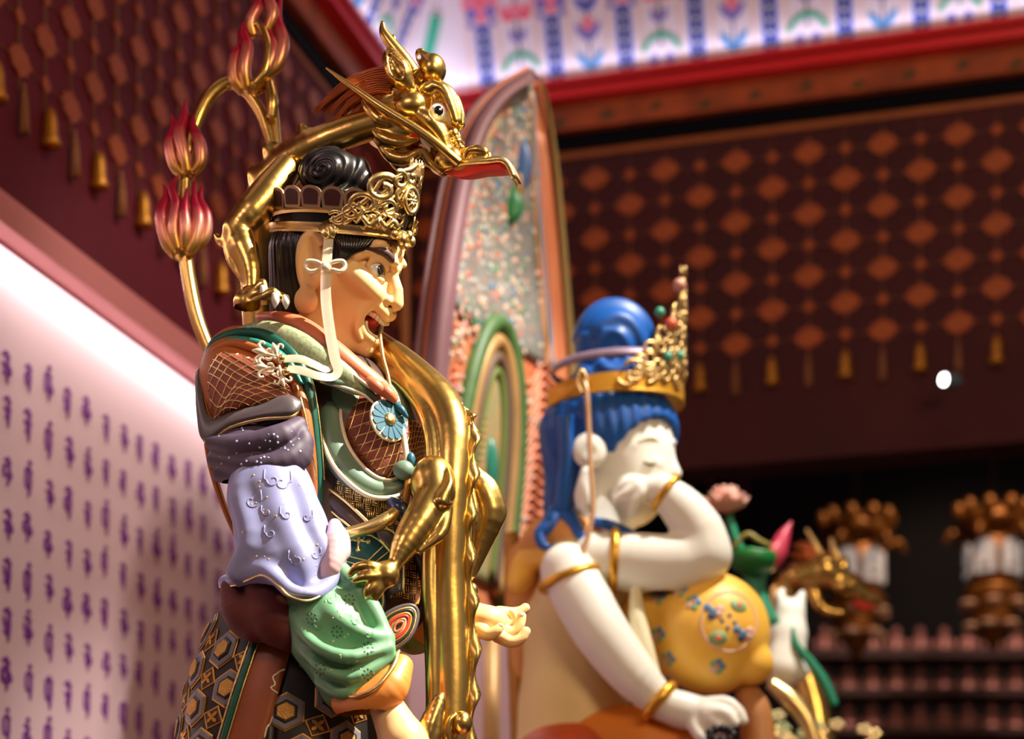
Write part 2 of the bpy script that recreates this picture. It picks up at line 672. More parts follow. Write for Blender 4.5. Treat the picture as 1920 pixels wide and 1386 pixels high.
def quadsheet(pts, n, t):
    v = [np.array(p) for p in pts] + [np.array(p) - n * t for p in pts]
    return v, [(0, 1, 2, 3), (7, 6, 5, 4), (0, 4, 5, 1), (1, 5, 6, 2), (2, 6, 7, 3), (3, 7, 4, 0)]


NR = unit(E2 + UP * (-CSL)); NL = unit(E1 + UP * (-CSL))
cin = CO + CSL * CL
ceil_r = struct('ceiling', *quadsheet([cove_r(CO, 0), cove_r(5.4, 0), cove_r(5.4, CL), cove_r(cin, CL)], NR, 0.03), M_COVE)
ceil_l = struct('ceiling_cove', *quadsheet([cove_l(CO, 0), cove_l(5.5, 0), cove_l(5.5, CL), cove_l(cin, CL)], NL, 0.03), M_COVE)
struct('ceiling_top', *rbox(cin - 0.02, 5.4, cin - 0.02, 9.0, ZC + CL, ZC + CL + 0.05), mat('dark_ceiling_boards', c(120, 70, 50), 0.6, var=.2))

PAINT = {'blue': mat('cobalt_paint', c(50, 84, 206), 0.6), 'pink': mat('rose_paint', c(246, 134, 170), 0.6), 'green': mat('jade_paint', c(50, 176, 150), 0.6),
         'violet': mat('violet_paint', c(128, 120, 214), 0.6), 'white': WHITEP, 'orange': mat('peach_line_paint', c(238, 190, 170), 0.6),
         'navy': mat('navy_paint', c(52, 60, 120), 0.6), 'cyan': mat('sky_paint', c(60, 140, 210), 0.6), 'red': mat('coral_paint', c(236, 90, 120), 0.6)}


def disc(r, n=14, ry=None, ph=0.0):
    ry = ry or r
    return [(r * math.cos(2 * PI * i / n + ph), ry * math.sin(2 * PI * i / n + ph)) for i in range(n)]


def leaf(l, w, ang=0.0, n=10):
    up = [(l * i / n, w * math.sin(PI * i / n) ** 0.8) for i in range(n + 1)]
    dn = [(l * i / n, -w * math.sin(PI * i / n) ** 0.8) for i in range(n - 1, 0, -1)]
    ca, sa = math.cos(ang), math.sin(ang)
    return [(x * ca - y * sa, x * sa + y * ca) for x, y in up + dn]


def arc_band(r0, r1, a0, a1, n=12):
    o = [(r1 * math.cos(a0 + (a1 - a0) * i / n), r1 * math.sin(a0 + (a1 - a0) * i / n)) for i in range(n + 1)]
    i_ = [(r0 * math.cos(a1 - (a1 - a0) * i / n), r0 * math.sin(a1 - (a1 - a0) * i / n)) for i in range(n + 1)]
    return o + i_


def rect(w, h, y0=0.0):
    return [(-w / 2, y0), (w / 2, y0), (w / 2, y0 + h), (-w / 2, y0 + h)]


def shift(poly, x, y):
    return [(p[0] + x, p[1] + y) for p in poly]


# one motif = list of (colour, polygon, level)
def motif_bar():
    L = [('blue', rect(0.055, 0.235, 0.0), 1), ('navy', rect(0.018, 0.21, 0.012), 2)]
    for i in range(5):
        L.append(('white', shift(disc(0.009, 8), 0, 0.03 + i * 0.042), 3))
    for k, (rr, yy) in enumerate(((0.052, 0.315), (0.06, 0.47), (0.052, 0.63))):
        for i in range(8):
            a = 2 * PI * i / 8
            L.append((('pink' if i % 2 == 0 else 'violet'), shift(disc(0.024, 10), rr * math.cos(a), yy + rr * math.sin(a)), 1))
        L.append(('pink', shift(disc(0.034, 12), 0, yy), 2)); L.append(('red', shift(disc(0.016, 10), 0, yy), 3))
        for sx in (-1, 1):
            L.append(('violet', shift(disc(0.014, 8), sx * 0.045, yy - 0.075), 1))
    return L


def motif_arc():
    L = [('green', shift(arc_band(0.062, 0.082, 0.25, PI - 0.25), 0, 0.045), 1)]
    for sx in (-1, 1):
        L += [('violet', shift(disc(0.018, 10), sx * 0.03, 0.035), 1), ('violet', shift(leaf(0.05, 0.012, 1.2 if sx > 0 else PI - 1.2), sx * .01, 0.16), 1),
              ('red', shift(disc(0.03, 12, 0.022), sx * 0.03, 0.255), 1), ('pink', shift(disc(0.018, 10), sx * .05, .275), 2),
              ('violet', shift(leaf(0.06, 0.012, 0.7 if sx > 0 else PI - 0.7), 0, 0.33), 1), ('green', shift(leaf(0.07, 0.014, 0.5 if sx > 0 else PI - 0.5), 0, 0.43), 1),
              ('pink', shift(disc(0.028, 12), sx * 0.03, 0.56), 1)]
    L += [('pink', shift(disc(0.026, 12), 0, 0.27), 2), ('navy', rect(0.008, 0.6, 0.08), 0), ('red', shift(disc(0.03, 12), 0, 0.54), 2)]
    return L


def motif_vine():
    L = [('navy', rect(0.007, 0.66, 0.02), 0)]
    for i in range(6):
        y = 0.03 + i * 0.1; sx = 1
        for sx in (-1, 1):
            L.append((('cyan', 'violet', 'blue')[i % 3], shift(leaf(0.085 - 0.006 * i, 0.014, 0.9 if sx > 0 else PI - 0.9), 0, y), 1))
        if i % 2:
            L.append(('pink', shift(disc(0.024, 12), 0, y + 0.06), 2))
    L += [('violet', shift(disc(0.034, 12, .04), 0, 0.42), 1), ('pink', shift(disc(0.018, 10), 0, 0.42), 2)]
    return L


def paint_motif(name, L, parent, P, s, X, Z, N, label=None):
    """painted ornament: thin raised layers of colour on the cove"""
    verts = []; faces = []; mi = []; mats = []
    M = np.stack([X, Z, N], 1)
    for (cname, poly, lev) in L:
        if PAINT[cname] not in mats: mats.append(PAINT[cname])
        v, f = prism(poly, 0.0012 + 0.0008 * lev, M, P)
        n = len(verts); verts += v; faces += [tuple(i + n for i in q) for q in f]; mi += [mats.index(PAINT[cname])] * len(f)
    me = make_mesh(name, np.array(verts) - P, faces, mats, smooth=False)
    me.polygons.foreach_set('material_index', mi)
    bm = bmesh.new(); bm.from_mesh(me); bmesh.ops.recalc_face_normals(bm, faces=bm.faces); bm.to_mesh(me); bm.free()
    return me


SR = unit(E2 * CSL + UP); XR = E1
SL_ = unit(E1 * CSL + UP); XL = -E2
P0 = cove_r(0, 0)
me_r = [paint_motif('painted_' + n, L, None, P0, 0, XR, SR, NR) for n, L in (('bar', motif_bar()), ('lotus', motif_arc()), ('vine', motif_vine()))]
P1 = cove_l(0, 0)
me_l = [paint_motif('painted_' + n, L, None, P1, 0, XL, SL_, NL) for n, L in (('bar', motif_bar()), ('lotus', motif_arc()), ('vine', motif_vine()))]


def put(me, loc, parent):
    o = bpy.data.objects.new(me.name.split('.')[0], me); COL.objects.link(o); o.location = loc; o.parent = parent
    return o


pitch = 0.2745
for i in range(13):
    s = 0.415 + i * pitch
    put(me_r[0], cove_r(s, 0.03), ceil_r)
    if i % 2 == 0: put(me_r[1], cove_r(s + pitch / 2, 0.03), ceil_r)
    else: put(me_r[2], cove_r(s + pitch / 2, 0.03), ceil_r)
    put(me_l[0], cove_l(s, 0.03), ceil_l)
    put(me_l[1 + i % 2], cove_l(s + pitch / 2, 0.03), ceil_l)
    for side, cv, X, Z, N, par in ((0, cove_r, XR, SR, NR, ceil_r), (1, cove_l, XL, SL_, NL, ceil_l)):
        for q in (-0.062, 0.062):
            M = np.stack([X, Z, N], 1)
            hh = min(0.9, 0.02 + (s + q - CO) / CSL)
            obj('painted_line', *prism(rect(0.006, hh), 0.001, M, cv(s + q, 0.0)), PAINT['orange'], par, smooth=False)
# green bar along the mitre of the two coves
for dd, cname, w in ((0.0, 'green', 0.03), (0.0, 'navy', 0.012)):
    a, b = cove_r(CO, 0.0), cove_r(cin, CL)
    v, f = sweep([a + (E1 + E2) * 0.004, a * 0.76 + b * 0.24 + (E1 + E2) * 0.004], w, 6)
    obj('painted_mitre_bar', v, f, PAINT[cname], ceil_r, smooth=False)

# cove lamps behind the red trim and the strip lamp under the ledge of the lettered wall
COVE_POWER, WALL_POWER = 6.2, 17
l = area('cove_lamp', tuple(RP(2.6, 0.149, 4.772)), tuple(RP(2.6, 0.40, 5.2)), COVE_POWER, (0.93, 0.90, 1.0), 5.0, 0.02)
l.rotation_euler = Matrix(np.stack([E1, np.cross(-unit(E2 * .8 + UP * .6), E1), -unit(E2 * .8 + UP * .6)], 1).tolist()).to_euler()
l = area('cove_lamp', tuple(RP(0.149, 2.6, 4.772)), tuple(RP(0.4, 2.6, 5.2)), COVE_POWER, (0.93, 0.90, 1.0), 5.0, 0.02)
l.rotation_euler = Matrix(np.stack([E2, np.cross(-unit(E1 * .8 + UP * .6), E2), -unit(E1 * .8 + UP * .6)], 1).tolist()).to_euler()
l = area('ledge_lamp', tuple(RP(0.07, 2.75, 3.096)), tuple(RP(0.02, 2.75, 2.6)), WALL_POWER, (1.0, 0.90, 0.86), 5.4, 0.02)
zz = unit(E1 * .12 + UP * 1.0)
l.rotation_euler = Matrix(np.stack([E2, np.cross(zz, E2), zz], 1).tolist()).to_euler()

# ------------------------------------------------------------------ purple script on the lit wall
def glyph(seed):
    r = random.Random(seed); mbg = []
    def stroke(p, w):
        p = np.array(p, float)
        for i in range(len(p) - 1):
            d = unit(p[i + 1] - p[i]); n = np.array([-d[1], d[0]])
            a, b = w[i] * .68, w[i + 1] * .68
            mbg.append([p[i] - n * a, p[i + 1] - n * b, p[i + 1] + n * b, p[i] + n * a])
    x = r.uniform(-.004, .004)
    stroke([(x - .022, .030), (x + .004, .036), (x + .024, .027)], (.004, .014, .005))
    stroke([(x + .008, .034), (x + .010, .0), (x + .004, -.03), (x - .008 + r.uniform(0, .02), -.046)], (.013, .015, .012, .002))
    k = r.randint(0, 4)
    if k == 0: stroke([(-.004, .02), (-.022, .006), (-.02, -.014), (-.002, -.012)], (.006, .013, .013, .004))
    if k == 1: stroke([(.008, .01), (-.014, .012), (-.024, -.006), (-.012, -.022), (.004, -.014)], (.005, .011, .013, .010, .004))
    if k == 2:
        stroke([(-.024, .018), (-.014, -.004), (.008, -.006)], (.005, .015, .006)); stroke([(-.02, -.016), (-.004, -.026)], (.012, .003))
    if k == 3: stroke([(-.02, .026), (-.02, -.01), (-.004, -.022)], (.009, .013, .004))
    if k == 4:
        stroke([(-.024, .008), (-.006, .0), (.02, .008)], (.004, .014, .004)); stroke([(-.018, -.02), (.0, -.014)], (.005, .014))
    if r.random() < .4: stroke([(.012, .006), (.026, -.006), (.022, -.02)], (.005, .010, .003))
    if r.random() < .25: stroke([(-.008, .05), (.006, .058), (.016, .05)], (.003, .008, .003))
    return mbg


MG = np.stack([-E2, UP, E1], 1)
gl = []
for sd in range(14):
    mb = MB()
    for i, q in enumerate(glyph(sd + 3)):
        mb.add(*prism([(a_ * 0.78, b_ * 0.86) for a_, b_ in q], 0.0015 + 0.0002 * i, MG, (0, 0, 0)))
    me = make_mesh('letter', np.array(mb.v), mb.f, M_PURP, smooth=False)
    bm = bmesh.new(); bm.from_mesh(me); bmesh.ops.recalc_face_normals(bm, faces=bm.faces); bm.to_mesh(me); bm.free()
    gl.append(me)
rg = random.Random(5)
for ci in range(21):
    b = 1.33 + ci * 0.108
    for ri in range(10):
        z = 2.80 - ri * 0.134 + rg.uniform(-.012, .012)
        o = bpy.data.objects.new('letter', gl[rg.randrange(14)]); COL.objects.link(o)
        o.location = RP(0.02, b + rg.uniform(-.006, .006), z); o.parent = LP
        k = rg.uniform(1.0, 1.2); o.scale = (k, k, k)

# ------------------------------------------------------------------ net hangings of lozenges with tassels
M_LOZ = mat('orange_brown_brocade', c(178, 84, 24), 0.6, var=0.3, vscale=30)
M_STR = mat('net_cord', c(120, 74, 56), 0.6)
M_BELL = mat('old_gold_bell', c(206, 140, 50), 0.4, 0.7, var=0.2, vscale=30)


def lozenge(w, h):
    pts = []
    for i in range(24):
        a = 2 * PI * i / 24
        r = 1 / (abs(math.cos(a)) ** 0.9 + abs(math.sin(a)) ** 0.9)
        r *= 1 + 0.10 * (math.cos(4 * (a - PI / 4))) + 0.05 * math.cos(8 * a)
        pts.append((w * r * math.cos(a), h * r * math.sin(a)))
    return pts


def net(name, label, X, N, org, cols, z_top, group, nrow=7):
    t = thing(name, label, 'net hanging', tuple(org + UP * z_top), group)
    M = np.stack([X, UP, N], 1)
    def base(poly, th, nm, mm):
        v, f = prism(poly, th, M, (0, 0, 0)); me = make_mesh(nm, v, f, mm, smooth=False)
        bm = bmesh.new(); bm.from_mesh(me); bmesh.ops.recalc_face_normals(bm, faces=bm.faces); bm.to_mesh(me); bm.free(); return me
    big = base(lozenge(0.066, 0.050), 0.006, 'lozenge', M_LOZ); sm = base(lozenge(0.026, 0.026), 0.006, 'small_lozenge', M_LOZ)
    v, f = lathe([(0.005, 0.0), (0.013, -0.012), (0.019, -0.035), (0.022, -0.08), (0.030, -0.10), (0.027, -0.106)], (0, 0, 0), np.eye(3), 12)
    bell = make_mesh('bell', v, f, M_BELL)
    mbt = MB(); mbt.add(*lathe([(0.004, 0.0), (0.006, -0.03), (0.010, -0.035), (0.010, -0.05)], (0, 0, 0), np.eye(3), 10))
    for i in range(9):
        a = 2 * PI * i / 9
        mbt.add(*sweep([(0.007 * math.cos(a), 0.007 * math.sin(a), -0.048), (0.012 * math.cos(a), 0.012 * math.sin(a), -0.13)], 0.0035, 5))
    tas = make_mesh('tassel', mbt.v, mbt.f, mat('tassel_thread', c(150, 96, 60), 0.7))
    dx, dz = 0.1375, 0.1155
    r0 = np.array(t.location)
    for i in range(cols):
        p = org + X * (i * dx)
        top = z_top - 0.02
        bot = z_top - 0.08 - (nrow - 0.2) * dz
        obj('cord', *sweep([p + N * 0.003 + UP * top, p + N * 0.003 + UP * bot], 0.0035 if nrow == 7 else 0.006, 5), M_STR, t)
        for j in range(nrow):
            q = p + N * 0.004 + UP * (z_top - 0.09 - j * dz)
            o = bpy.data.objects.new('lozenge' if (i + j) % 2 == 0 else 'small_lozenge', big if (i + j) % 2 == 0 else sm)
            COL.objects.link(o); o.parent = t; o.location = q - r0
        q = p + N * 0.02 + UP * (bot + 0.02)
        o = bpy.data.objects.new('bell' if (i + nrow) % 2 == 0 else 'tassel', bell if (i + nrow) % 2 == 0 else tas)
        COL.objects.link(o); o.parent = t; o.location = q - r0
    for j in range(nrow):
        z = z_top - 0.09 - j * dz
        obj('cord', *sweep([org + N * 0.002 + UP * z, org + X * (cols - 1) * dx + N * 0.002 + UP * z], 0.0025, 5), M_STR, t)
    return t


net('net_hanging', 'lozenge net with tassels hung across the dark maroon back wall', E1, E2, RP(-0.015, 0.0, 0), 25, 4.515, 'lozenge nets below the cornice')
net('net_hanging', 'lozenge net with bells hung along the wall above the lit script', E2, E1, RP(0.0, 0.08, 0), 27, 4.515, 'lozenge nets below the cornice', 8)
# ------------------------------------------------------------------ the guardian figure: head
guard = thing('guardian_statue', 'painted armoured guardian king with gilt crown shouting towards the right', 'statue', (-0.36, 4.0, 1.40))


class Local:
    """rigid local frame (forward, lateral towards camera, up) in pixel units"""
    def __init__(self, o, yaw, pitch=0.0, roll=0.0):
        y, p, r = map(math.radians, (yaw, pitch, roll))
        f = np.array([math.cos(y) * math.cos(p), -math.sin(y) * math.cos(p), -math.sin(p)])
        l0 = np.array([-math.sin(y), -math.cos(y), 0.0])
        u0 = np.cross(f, l0); u0 = u0 if u0[2] > 0 else -u0
        self.l = l0 * math.cos(r) - u0 * math.sin(r)
        self.u = u0 * math.cos(r) + l0 * math.sin(r)
        self.f = f; self.o = np.asarray(o, float)
        self.M = np.stack([self.f, self.l, self.u], 1)

    def q(self, v):
        return np.asarray(v, float) @ self.M.T + self.o

    def H(self, px, py, l):
        """local point with lateral l that shows at photo pixel (px, py)"""
        b = self.o + self.l * l
        def row(v, k, pix, sgn):
            return v[0 if k == 0 else 2] - pix * v[1] / F
        A = np.array([[self.f[0] - (px - 960) * self.f[1] / F, self.u[0] - (px - 960) * self.u[1] / F],
                      [self.f[2] - (HY - py) * self.f[1] / F, self.u[2] - (HY - py) * self.u[1] / F]])
        r = np.array([(px - 960) * (1 + b[1] / F) - b[0], (HY - py) * (1 + b[1] / F) - b[2]])
        f, u = np.linalg.solve(A, r)
        return np.array([f, l, u])

    def fw(self, v): return q2w(self.q(v))


HD = Local(Q(640, 540, 0), 20, 4, 14)
H = HD.H


class LF:
    """adapter so that sdf_obj / MB.build can use a Local frame"""
    def __init__(self, L): self.L = L
    def w(self, v): return self.L.fw(v)


HF = LF(HD)


def head_sdf(p):
    p = p.copy(); side = p[:, 1].copy(); p[:, 1] = np.abs(p[:, 1])
    d = sd_ell(p, H(628, 500, 0), (108, 78, 104))
    d = smin(d, sd_ell(p, H(676, 545, 0), (60, 60, 96)), 24)
    d = smin(d, sd_ell(p, H(650, 600, 0), (62, 56, 62)), 24)                    # jaw
    d = smin(d, sd_cap(p, H(680, 652, 0), H(680, 650, 16), 22, 20), 20)          # chin
    d = smin(d, sd_cap(p, H(560, 585, 40), H(640, 645, 38), 22, 16), 24)         # jaw edge
    d = smin(d, sd_line(p, [H(588, 600, 0), H(606, 720, 0)], [64, 70]), 24)      # neck
    # forehead bosses
    d = smin(d, sd_ell(p, H(706, 462, 34), (24, 28, 17)), 12)
    d = smin(d, sd_ell(p, H(743, 470, 5), (11, 13, 16)), 5)
    d = smin(d, sd_ell(p, H(670, 473, 66), (14, 12, 14)), 8)
    d = smin(d, sd_curve(p, [H(672, 478, 66), H(690, 474, 54), H(712, 476, 42), H(732, 488, 24)], [7, 9, 10, 9], 10), 6)   # brow ridge
    d = smin(d, sd_cap(p, H(737, 498, 11), H(741, 503, 6), 7, 7), 4)             # frown knots
    d = smin(d, sd_cap(p, H(738, 486, 16), H(743, 493, 18), 7, 6), 7)
    # cheek
    d = smin(d, sd_curve(p, [H(655, 505, 66), H(680, 528, 56), H(703, 550, 40)], [16, 20, 17], 10), 12)
    # eye socket and lids
    d = ssub(d, sd_ell(p, H(714, 507, 41), (17, 17, 15)), 5)
    # nose
    d = smin(d, sd_line(p, [H(733, 506, 0), H(743, 545, 0), H(741, 567, 0)], [10, 13, 16]), 8)
    d = smin(d, sd_ell(p, H(722, 563, 18), (14, 9, 11)), 4)
    d = smin(d, sd_curve(p, [H(714, 553, 26), H(704, 562, 36), H(690, 572, 43), H(676, 592, 47), H(670, 615, 48), H(676, 634, 42)], [8, 9, 9, 8, 7, 5], 14), 8)
    d = ssub(d, sd_ell(p, H(728, 573, 10), (8, 5, 5)), 3)                        # nostril
    # mouth
    d = ssub(d, sd_cap(p, H(702, 604, 0), H(698, 604, 23), 27, 23), 5)
    d = ssub(d, sd_cap(p, H(726, 612, 0), H(720, 612, 16), 20, 18), 5)
    d = smin(d, sd_curve(p, [H(684, 580, 42), H(697, 569, 37), H(711, 577, 25), H(722, 588, 12), H(725, 592, 0)], [5, 7, 10, 12, 12], 16), 5)
    d = smin(d, sd_curve(p, [H(683, 580, 43), H(678, 602, 43), H(683, 624, 37), H(696, 637, 21), H(704, 641, 0)], [5, 5, 6, 8, 9], 16), 5)
    # lids
    d = smin(d, sd_curve(p, [H(690, 497, 55), H(699, 488, 51), H(712, 486, 43), H(722, 495, 32), H(726, 505, 27)], [3.6, 6, 7.5, 7, 4.5], 16), 3)
    d = smin(d, sd_curve(p, [H(690, 497, 55), H(699, 511, 49), H(709, 522, 40), H(717, 526, 31)], [3.4, 4.4, 5, 4.6], 14), 3)
    # long ear
    e = sd_ell(p, H(582, 488, 80), (26, 15, 54))
    e = smin(e, sd_curve(p, [H(600, 452, 88), H(585, 440, 90), H(568, 455, 91), H(562, 490, 90), H(566, 525, 88), H(578, 545, 88)], [8, 9, 9, 8, 7, 8], 18), 5)
    e = ssub(e, sd_ell(p, H(586, 487, 97), (14, 13, 36)), 5)
    e = smin(e, sd_ell(p, H(574, 564, 86), (24, 12, 25)), 6)
    e = ssub(e, sd_ell(p, H(582, 556, 101), (8, 7, 5)), 4)
    d = smin(d, e, 6)
    return d


sdf_obj('head', head_sdf, (-135, -112, -190), (128, 112, 125), 2.0, SKIN, guard, HF, relax=1)

# eyes, brows, teeth, tongue (own colours)
M_EYEW = mat('glazed_eye_white', c(226, 226, 228), 0.12, coat=0.5)
M_IRIS = mat('grey_iris', c(40, 42, 52), 0.1, coat=1.0)
M_TEETH = mat('ivory_teeth', c(236, 220, 190), 0.3)
M_TONGUE = mat('red_mouth', c(196, 42, 40), 0.35)
M_GUM = mat('pink_gum', c(224, 120, 96), 0.4)
M_BROW = mat('dark_brown_brow', c(66, 40, 36), 0.6)
for sd in (1, -1):
    ec = H(702, 506, 38) * np.array([1, sd, 1])
    o = obj('eyeball', HD.fw(np.array(ellipsoid(ec, (16.5, 16.5, 16.5), None, 20, 14)[0])), ellipsoid(ec, (16.5, 16.5, 16.5), None, 20, 14)[1], M_EYEW, guard)
    ip = H(711, 507, 40) * np.array([1, sd, 1])
    dirv = unit(ip - ec)
    v, f = lathe([(10, -1), (9.4, 1.0), (5, 2.4), (0.5, 2.8)], ec + dirv * 14.4, basis(dirv), 16)
    obj('iris', HD.fw(np.array(v)), f, M_IRIS, o)
    pts = [H(681, 470, 63), H(692, 468, 56), H(708, 470, 50), H(722, 475, 40), H(733, 486, 28), H(735, 492, 24)]
    pts = [q * np.array([1, sd, 1]) + np.array([1.0, 2.0 * sd, 0.8]) for q in pts]
    bv = sdf_mesh(lambda p: sd_curve(p, pts, [1.5, 4.5, 6.5, 7.5, 7, 3], 18, 2), np.min(pts, 0) - 12, np.max(pts, 0) + 12, 1.3)
    fast_obj('eyebrow', HD.fw(bv[0]), bv[1], M_BROW, guard, relax=2)
up_c = [H(688, 583, 33), H(697, 586, 30), H(708, 594, 23), H(717, 602, 11), H(719, 604, 0)]
up_c = up_c + [q * np.array([1, -1, 1]) for q in up_c[-2::-1]]
cv = spline(up_c, 15)
gum = MB()
gum.add(*sweep(spline([q + np.array([-4, 0, 7.0]) for q in up_c], 30), 6.5, 10))
gum.build('upper_gum', M_GUM, guard, HF)
for i in range(14):
    a, b = cv[i], cv[i + 1]; m = (a + b) / 2; t = unit(b - a); n = unit(np.cross(t, [0, 0, 1.0]))
    M = np.stack([t, n, np.cross(t, n)], 1)
    w = np.linalg.norm(b - a) * 0.47
    v, f = prism([(w * 1.02 * sx_, 7.5 * sz_) for sx_, sz_ in ((-1, -.7), (-.8, -1), (.8, -1), (1, -.7), (1, .9), (-1, .9))], 6, np.stack([M[:, 0], M[:, 2], M[:, 1]], 1), m - M[:, 1] * 3)
    obj('tooth', HD.fw(np.array(v)), f, M_TEETH, guard)
lo_c = [H(686, 602, 34), H(688, 617, 30), H(697, 628, 18), H(705, 632, 8), H(706, 632, 0)]
lo_c = lo_c + [q * np.array([1, -1, 1]) for q in lo_c[-2::-1]]
mb = MB(); mb.add(*sweep(spline(lo_c, 30), 3.4, 10))
mb.build('lower_teeth', M_TEETH, guard, HF)


def tongue(p):
    d = sd_ell(p, H(690, 606, 0), (26, 26, 12), basis((-0.35, 0, 1), (1, 0, .35)))
    d = smin(d, sd_ell(p, H(662, 598, 0), (20, 33, 33)), 8)
    q = p.copy(); q[:, 1] = np.abs(q[:, 1])
    return ssub(d, sd_cap(p, H(690, 597, 0), H(712, 606, 0), 2.5, 3), 4)


sdf_obj('tongue', tongue, (-20, -40, -110), (80, 40, -10), 2.0, M_TONGUE, guard, HF)

# ------------------------------------------------------------------ hair
def hair_sdf(p):
    g = p.copy(); g[:, 1] = np.abs(g[:, 1])
    c0 = H(620, 488, 0)
    d = sd_ell(g, c0, (116, 87, 112))
    back = sd_line(g, [H(562, 470, 30), H(556, 590, 30)], [56, 50])
    back = np.maximum(back, -(p[:, 2] - H(540, 596, 0)[2]))
    d = smin(d, back, 14)
    ang = np.arctan2(g[:, 1], -(p[:, 0] - c0[0] + 10))
    d = d + 1.0 * np.sin(ang * 58)
    # cut the face away: everything forward of the hairline
    cut = sd_ell(g, H(712, 545, 0), (82, 110, 104))
    d = ssub(d, cut, 3)
    d = ssub(d, sd_ell(g, H(640, 590, 60), (58, 80, 96)), 3)
    d = ssub(d, sd_ell(g, H(590, 560, 96), (40, 34, 70)), 3)
    d = ssub(d, sd_ell(g, H(586, 487, 100), (30, 34, 56)), 3)
    return d


sdf_obj('hair', hair_sdf, (-150, -112, -90), (125, 112, 160), 2.2, BLACKHAIR, guard, HF)
# combed locks at the temple
mb = MB()
for i in range(11):
    t = i / 10
    a = H(628 + 74 * t, 440 + 4 * t, 86 - 34 * t)
    b = H(640 + 42 * t, 462 + 2 * t, 90 - 20 * t)
    e = H(638 + 14 * t * (1 - t) + 14 * t, 494 - 14 * t, 86 - 4 * t)
    mb.add(*tube([a, b, e], [5.2, 5.5, 2.0], 14, 8))
mb.build('temple_lock', BLACKHAIR, guard, HF)
mb = MB()
for i in range(12):
    t = i / 11
    for sd in (1, -1):
        a = H(690 + 56 * t, 438 + 3 * t, (56 - 48 * t)); b = H(686 + 58 * t, 448 + 2 * t, 58 - 48 * t)
        mb.add(*tube([a * [1, sd, 1], (a + b) / 2 * [1, sd, 1], b * [1, sd, 1]], [5, 5, 2.5], 8, 6))
mb.build('front_hairline', BLACKHAIR, guard, HF)

BC = H(626, 326, 6)


def bun_sdf(p):
    q = p - BC
    d = sd_ell(p, BC + np.array([-6, 6, 0]), (58, 50, 46))
    d = smin(d, sd_ell(p, BC + np.array([34, -14, -8]), (34, 38, 40)), 5)
    d = smin(d, sd_ell(p, BC + np.array([-4, 0, -44]), (58, 50, 30)), 10)
    # swirling combed grooves seen from the side
    x = q[:, 0] / 58; z = q[:, 2] / 46
    r = np.sqrt((x - 0.02) ** 2 + (z - 0.05 - 0.25 * x) ** 2)
    s = np.sin(r * 24 + 1.2 * np.arctan2(z, x))
    return d + 1.3 * s


sdf_obj('topknot', bun_sdf, BC - np.array([75, 66, 84]), BC + np.array([82, 66, 60]), 1.9, BLACKHAIR, guard, HF)

# ------------------------------------------------------------------ crown
crown = thing('crown_tmp', '', '') if False else None
A_, B_ = H(517, 437, 0), H(757, 450, 0)
CC = (A_ + B_) / 2; CX = unit(B_ - A_); CR = np.linalg.norm(B_ - A_) / 2
CU = unit(np.array([-CX[2], 0, CX[0]])); CLt = np.array([0, 1.0, 0])
CLAT = 92.0


def cr(th, h, out=0.0, flare=0.12):
    """crown surface: angle from the front, height, radial offset"""
    k = 1 + flare * h / 100
    return CC + CX * (CR * k + out) * math.cos(th) + CLt * (CLAT * k + out) * math.sin(th) + CU * h


M_CLOTH = mat('dark_brown_crown_panel', c(70, 30, 30), 0.45, var=0.2, vscale=30)
M_GREYG = mat('pale_grey_gold_rim', c(190, 160, 128), 0.35, 0.6)
def fil_h(th):
    return 8 + 22 * abs(math.sin(th)) ** 0.8 if math.cos(th) < 0 else 30.0


ths = np.linspace(0, 2 * PI, 72, endpoint=False)
# lower fillet and leather brim behind
band = MB()
prof = [(-1, -3), (4, -3), (5.5, 0), (4, 3), (5.5, 8), (4.5, 13), (1, 15), (-2, 13)]
loops = []
for th in ths:
    loops.append([cr(th, h, o_) for (o_, h) in prof])
loops.append(loops[0])
v, f = loft(loops, False, False)
crn = obj('crown', HD.fw(np.array(v)), f, GOLDB, guard, sharp=35)
loops = []
for th in np.linspace(PI * 0.40, PI * 1.60, 46):
    w = fil_h(th)
    loops.append([cr(th, w, 3), cr(th, w + 4, 7), cr(th, w + 8, 4), cr(th, w + 5, 0)])
v, f = loft(loops); obj('upper_fillet', HD.fw(np.array(v)), f, GOLDB, crn, sharp=40)
# black under-cap between the fillets
P = np.array([[cr(th, h, -5) for h in np.linspace(-4, 70, 8)] for th in np.linspace(0, 2 * PI, 60)])
v, f = sheet(P, 3.0); obj('under_cap', HD.fw(np.array(v)), f, BLACKHAIR, crn)
# petals standing round the back and side
for i in range(17):
    th = PI * 0.245 + i * PI * 1.51 / 16
    hw = 0.150; base_h = fil_h(th) + 8
    hh = 37
    prof = []
    for k in range(13):
        a = PI * k / 12
        prof.append((hw * math.cos(a) ** 1 * (1.0 if k not in (0, 12) else 1.0), base_h + hh * 0.62 + hh * 0.38 * math.sin(a)))
    poly = [(hw * 0.86, base_h)] + prof + [(-hw * 0.86, base_h)]
    def petal(scale, o0, o1):
        cx, cy = 0, base_h + hh * .5
        L0 = [cr(th + x * scale, cy + (y - cy) * scale, o0 + 1.5 * math.cos(x / hw * 1.2)) for x, y in poly]
        L1 = [cr(th + x * scale, cy + (y - cy) * scale, o1 + 2.5 * math.cos(x / hw * 1.2)) for x, y in poly]
        return loft([L0, L1])
    v, f = petal(1.0, 0, 4); pt = obj('petal', HD.fw(np.array(v)), f, M_GREYG, crn, sharp=50)
    v, f = petal(0.72, 3, 5.5); obj('petal_inlay', HD.fw(np.array(v)), f, M_CLOTH, pt, sharp=50)
